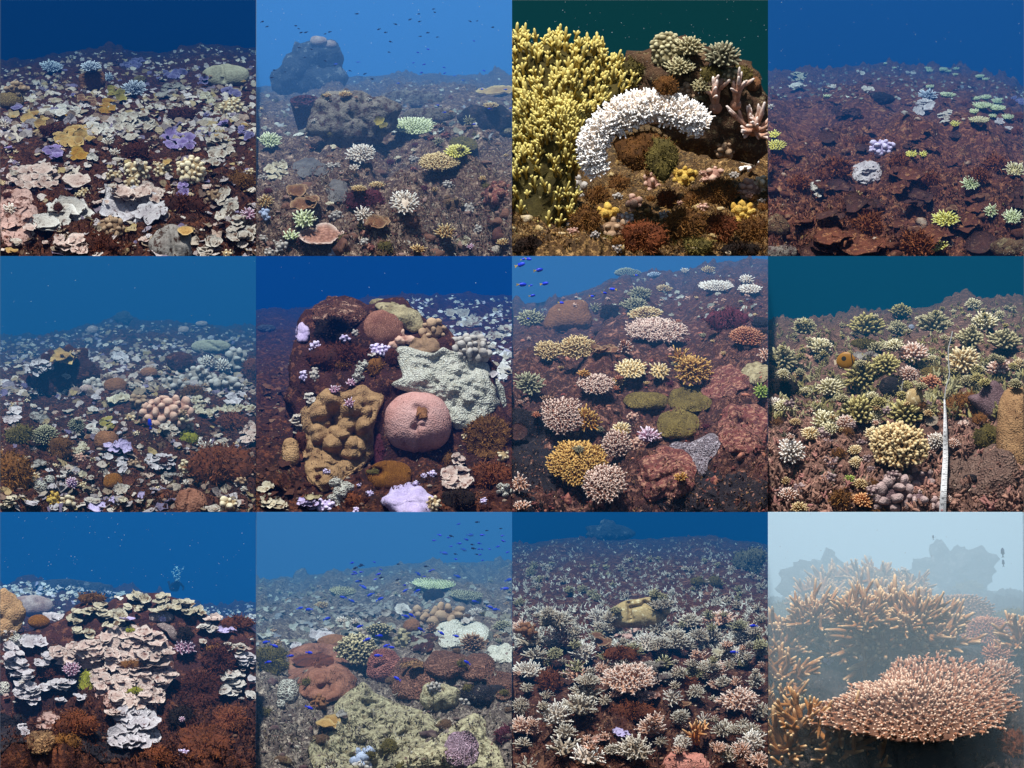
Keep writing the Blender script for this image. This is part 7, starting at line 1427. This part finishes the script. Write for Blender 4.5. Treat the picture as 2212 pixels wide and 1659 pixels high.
# ================================================================== 12: bottom right
t = terrace(2, 3, [(0, 560), (300, 520), (700, 470), (1100, 480), (1659, 520)], 'fl_dark', (164, 190, 206), 0.125, (1., 1., 1.), amp=.1, A=1.4, lean=2.)
P, A, Bl, D, K, F, G_ = bind(t)
turf(t, 5000, 'turf_grey', 26, 7)
Bl(330, 430, 440, 270, 'rock_far', 'dim hazy reef mound on the left', name='reef_rock', cat='rock', base=13., amp=.25, irr=.3, lobes=.3); Bl(1180, 420, 560, 330, 'rock_far', 'dim hazy reef mound on the right', name='reef_rock', cat='rock', base=14., amp=.25, irr=.3, lobes=.3); Bl(780, 440, 340, 120, 'rock_brown', 'dim brown patch far in the centre', name='reef_rock', cat='rock', base=8., amp=.2)
K(640, 305, 50, 34, 'white_clean', 'faint white blob far off, left of centre', kr=16); K(880, 375, 50, 28, 'white_clean', 'faint white blob far off, centre', kr=13); K(165, 560, 50, 80, 'white_clean', 'faint white crust at the left', kr=12); A(1055, 500, 90, 36, 'ac_white', 'faint white antler coral', L=16, fr=5, n=14)
F(100, 650, 260, 170, 'alg_olive', 'dull hazy brush on the left', bl=20); F(1560, 680, 260, 110, 'alg_olive', 'dull hazy brush at the right', bl=18)
F(1310, 490, 260, 80, 'alg_olive', 'hazy brownish bush behind', bl=16)
A(1230, 620, 540, 170, 'ac_brown', 'dark brown table coral in the haze, right', L=20, fr=8, dome=.2, dens=.8); A(1400, 775, 340, 190, 'ac_rust', 'reddish brown bushy coral at the right', L=24, fr=7, dome=.4, dens=1.2); A(1480, 930, 220, 160, 'ac_rust', 'lower reddish brown coral at the right', L=28, fr=8, dome=.3)
ST = lambda *a, **k: G_(*a, **{**dict(curve=.3, core=.4, sub=4, coremat='rock_brown'), **k})
ST(450, 560, 420, 150, 'ac_stag', 'hazy staghorn thicket at the back left', n=34, L=170, r=16, sub=4, split=False); ST(700, 540, 420, 160, 'ac_stag', 'hazy staghorn thicket at the back', n=40, L=170, r=16, sub=4, split=False); ST(900, 560, 300, 130, 'ac_stag', 'hazy staghorn thicket, back right', n=30, L=140, r=12, split=False)
ST(330, 640, 320, 140, 'ac_stag', 'staghorn branches, middle left', n=28, L=160, r=17, split=False); ST(700, 660, 460, 170, 'ac_stag', 'staghorn branches behind the dome', n=40, L=180, r=18, split=False); ST(960, 700, 280, 150, 'ac_stag', 'staghorn branches, middle right', n=26, L=150, r=18, split=False)
ST(230, 850, 420, 220, 'ac_stag', 'staghorn colony left of the dome', n=38, L=190, r=22); ST(450, 800, 330, 200, 'ac_stag', 'staghorn branches at the dome shoulder', n=34, L=180, r=22); ST(90, 900, 220, 220, 'ac_stag', 'staghorn at the left edge', n=24, L=170, r=22); ST(470, 930, 260, 160, 'ac_stag', 'staghorn branches low on the left', n=26, L=150, r=20)
ST(1080, 860, 420, 250, 'ac_stag', 'staghorn branches right of the dome', n=38, L=200, r=22); ST(760, 850, 560, 420, 'ac_stag', 'big radiating staghorn dome in the centre', n=64, L=240, r=26, el=(.1, 1.6), U=(0, -.75, .66), sub=3, curve=.0, lift=.1, core=.5)
ST(600, 740, 380, 200, 'ac_stag', 'staghorn branches on the left of the dome top', n=34, L=180, r=18); ST(930, 760, 380, 200, 'ac_stag', 'staghorn branches on the right of the dome top', n=34, L=180, r=18); ST(300, 730, 330, 170, 'ac_stag', 'staghorn branches behind the left colony', n=26, L=160, r=16); ST(1640, 870, 220, 180, 'ac_stag', 'staghorn coral at the right edge', n=22, L=150, r=20)
Bl(830, 1090, 460, 120, 'shade_rock', 'dark lump painted as shade under the staghorn dome', name='reef_rock', cat='rock')  # no opening here: the gap's shade is a dark coloured lump
A(980, 1235, 1380, 500, 'ac_salmon', 'huge salmon table coral across the front', L=58, fr=13, dome=.06, n=300, split=True, hw=.30, out=1.25, dens=2., lift=.25, tip=.7, irr=.4, oseed=777, basemat='ac_brown')
A(1480, 1080, 320, 240, 'ac_salmon', 'upper right tier of the salmon table', L=46, fr=11, dome=.2, n=110, lift=.2, tip=.7)
A(980, 1215, 1330, 470, 'ac_salmon', 'dense inner branchlets of the salmon table', L=50, fr=12, dome=.07, n=900, hw=.30, out=1.2, lift=.26, tip=.7, irr=.4, oseed=777, basemat='ac_brown')
D(1200, 1600, 920, 240, 'shade_rock', 'thin dark sheet painted as shade under the salmon table', name='reef_rock', cat='rock', thick=.03)  # table's shade painted as a thin dark sheet over the floor
ST(80, 1100, 240, 200, 'ac_stag', 'thick staghorn branches at the left', n=14, L=190, r=22); A(210, 1250, 200, 150, 'ac_greybrown', 'greyish star shaped coral at the left', L=70, fr=14, n=14, dome=.1, out=1.4, sub=2, name='branching_coral'); ST(60, 1300, 200, 180, 'ac_stag', 'staghorn behind the grey star', n=10, L=150, r=20)
ST(120, 1560, 360, 300, 'ac_stag', 'thick staghorn in the lower left corner', n=18, L=230, r=24, el=(.2, 1.3), sub=3, lift=-.3); ST(440, 1540, 360, 260, 'ac_stag', 'thick staghorn branches at the bottom', n=16, L=220, r=23, el=(.2, 1.4), sub=3, lift=-.3); ST(230, 1400, 240, 160, 'ac_stag', 'staghorn branches above the corner', n=10, L=180, r=20); ST(690, 1640, 200, 150, 'ac_stag', 'single staghorn prong at the bottom', n=5, L=170, r=17, lift=-.2)
F(1580, 1500, 200, 220, 'alg_rust', 'rusty bush in the lower right', bl=22); K(380, 965, 60, 40, 'lilac_knob', 'pale lilac lump in the staghorn', kr=16)
for x, y, L in ((1070, 160, 26), (1520, 255, 54), (1524, 325, 40)):
    k_fish(t, FISHD, x, y, L, 5.5, 'faint dark fish hanging upright in the haze', roll=1.5, lm=True)
specks(t, 90, 'particle', 1500)
finish_labels()
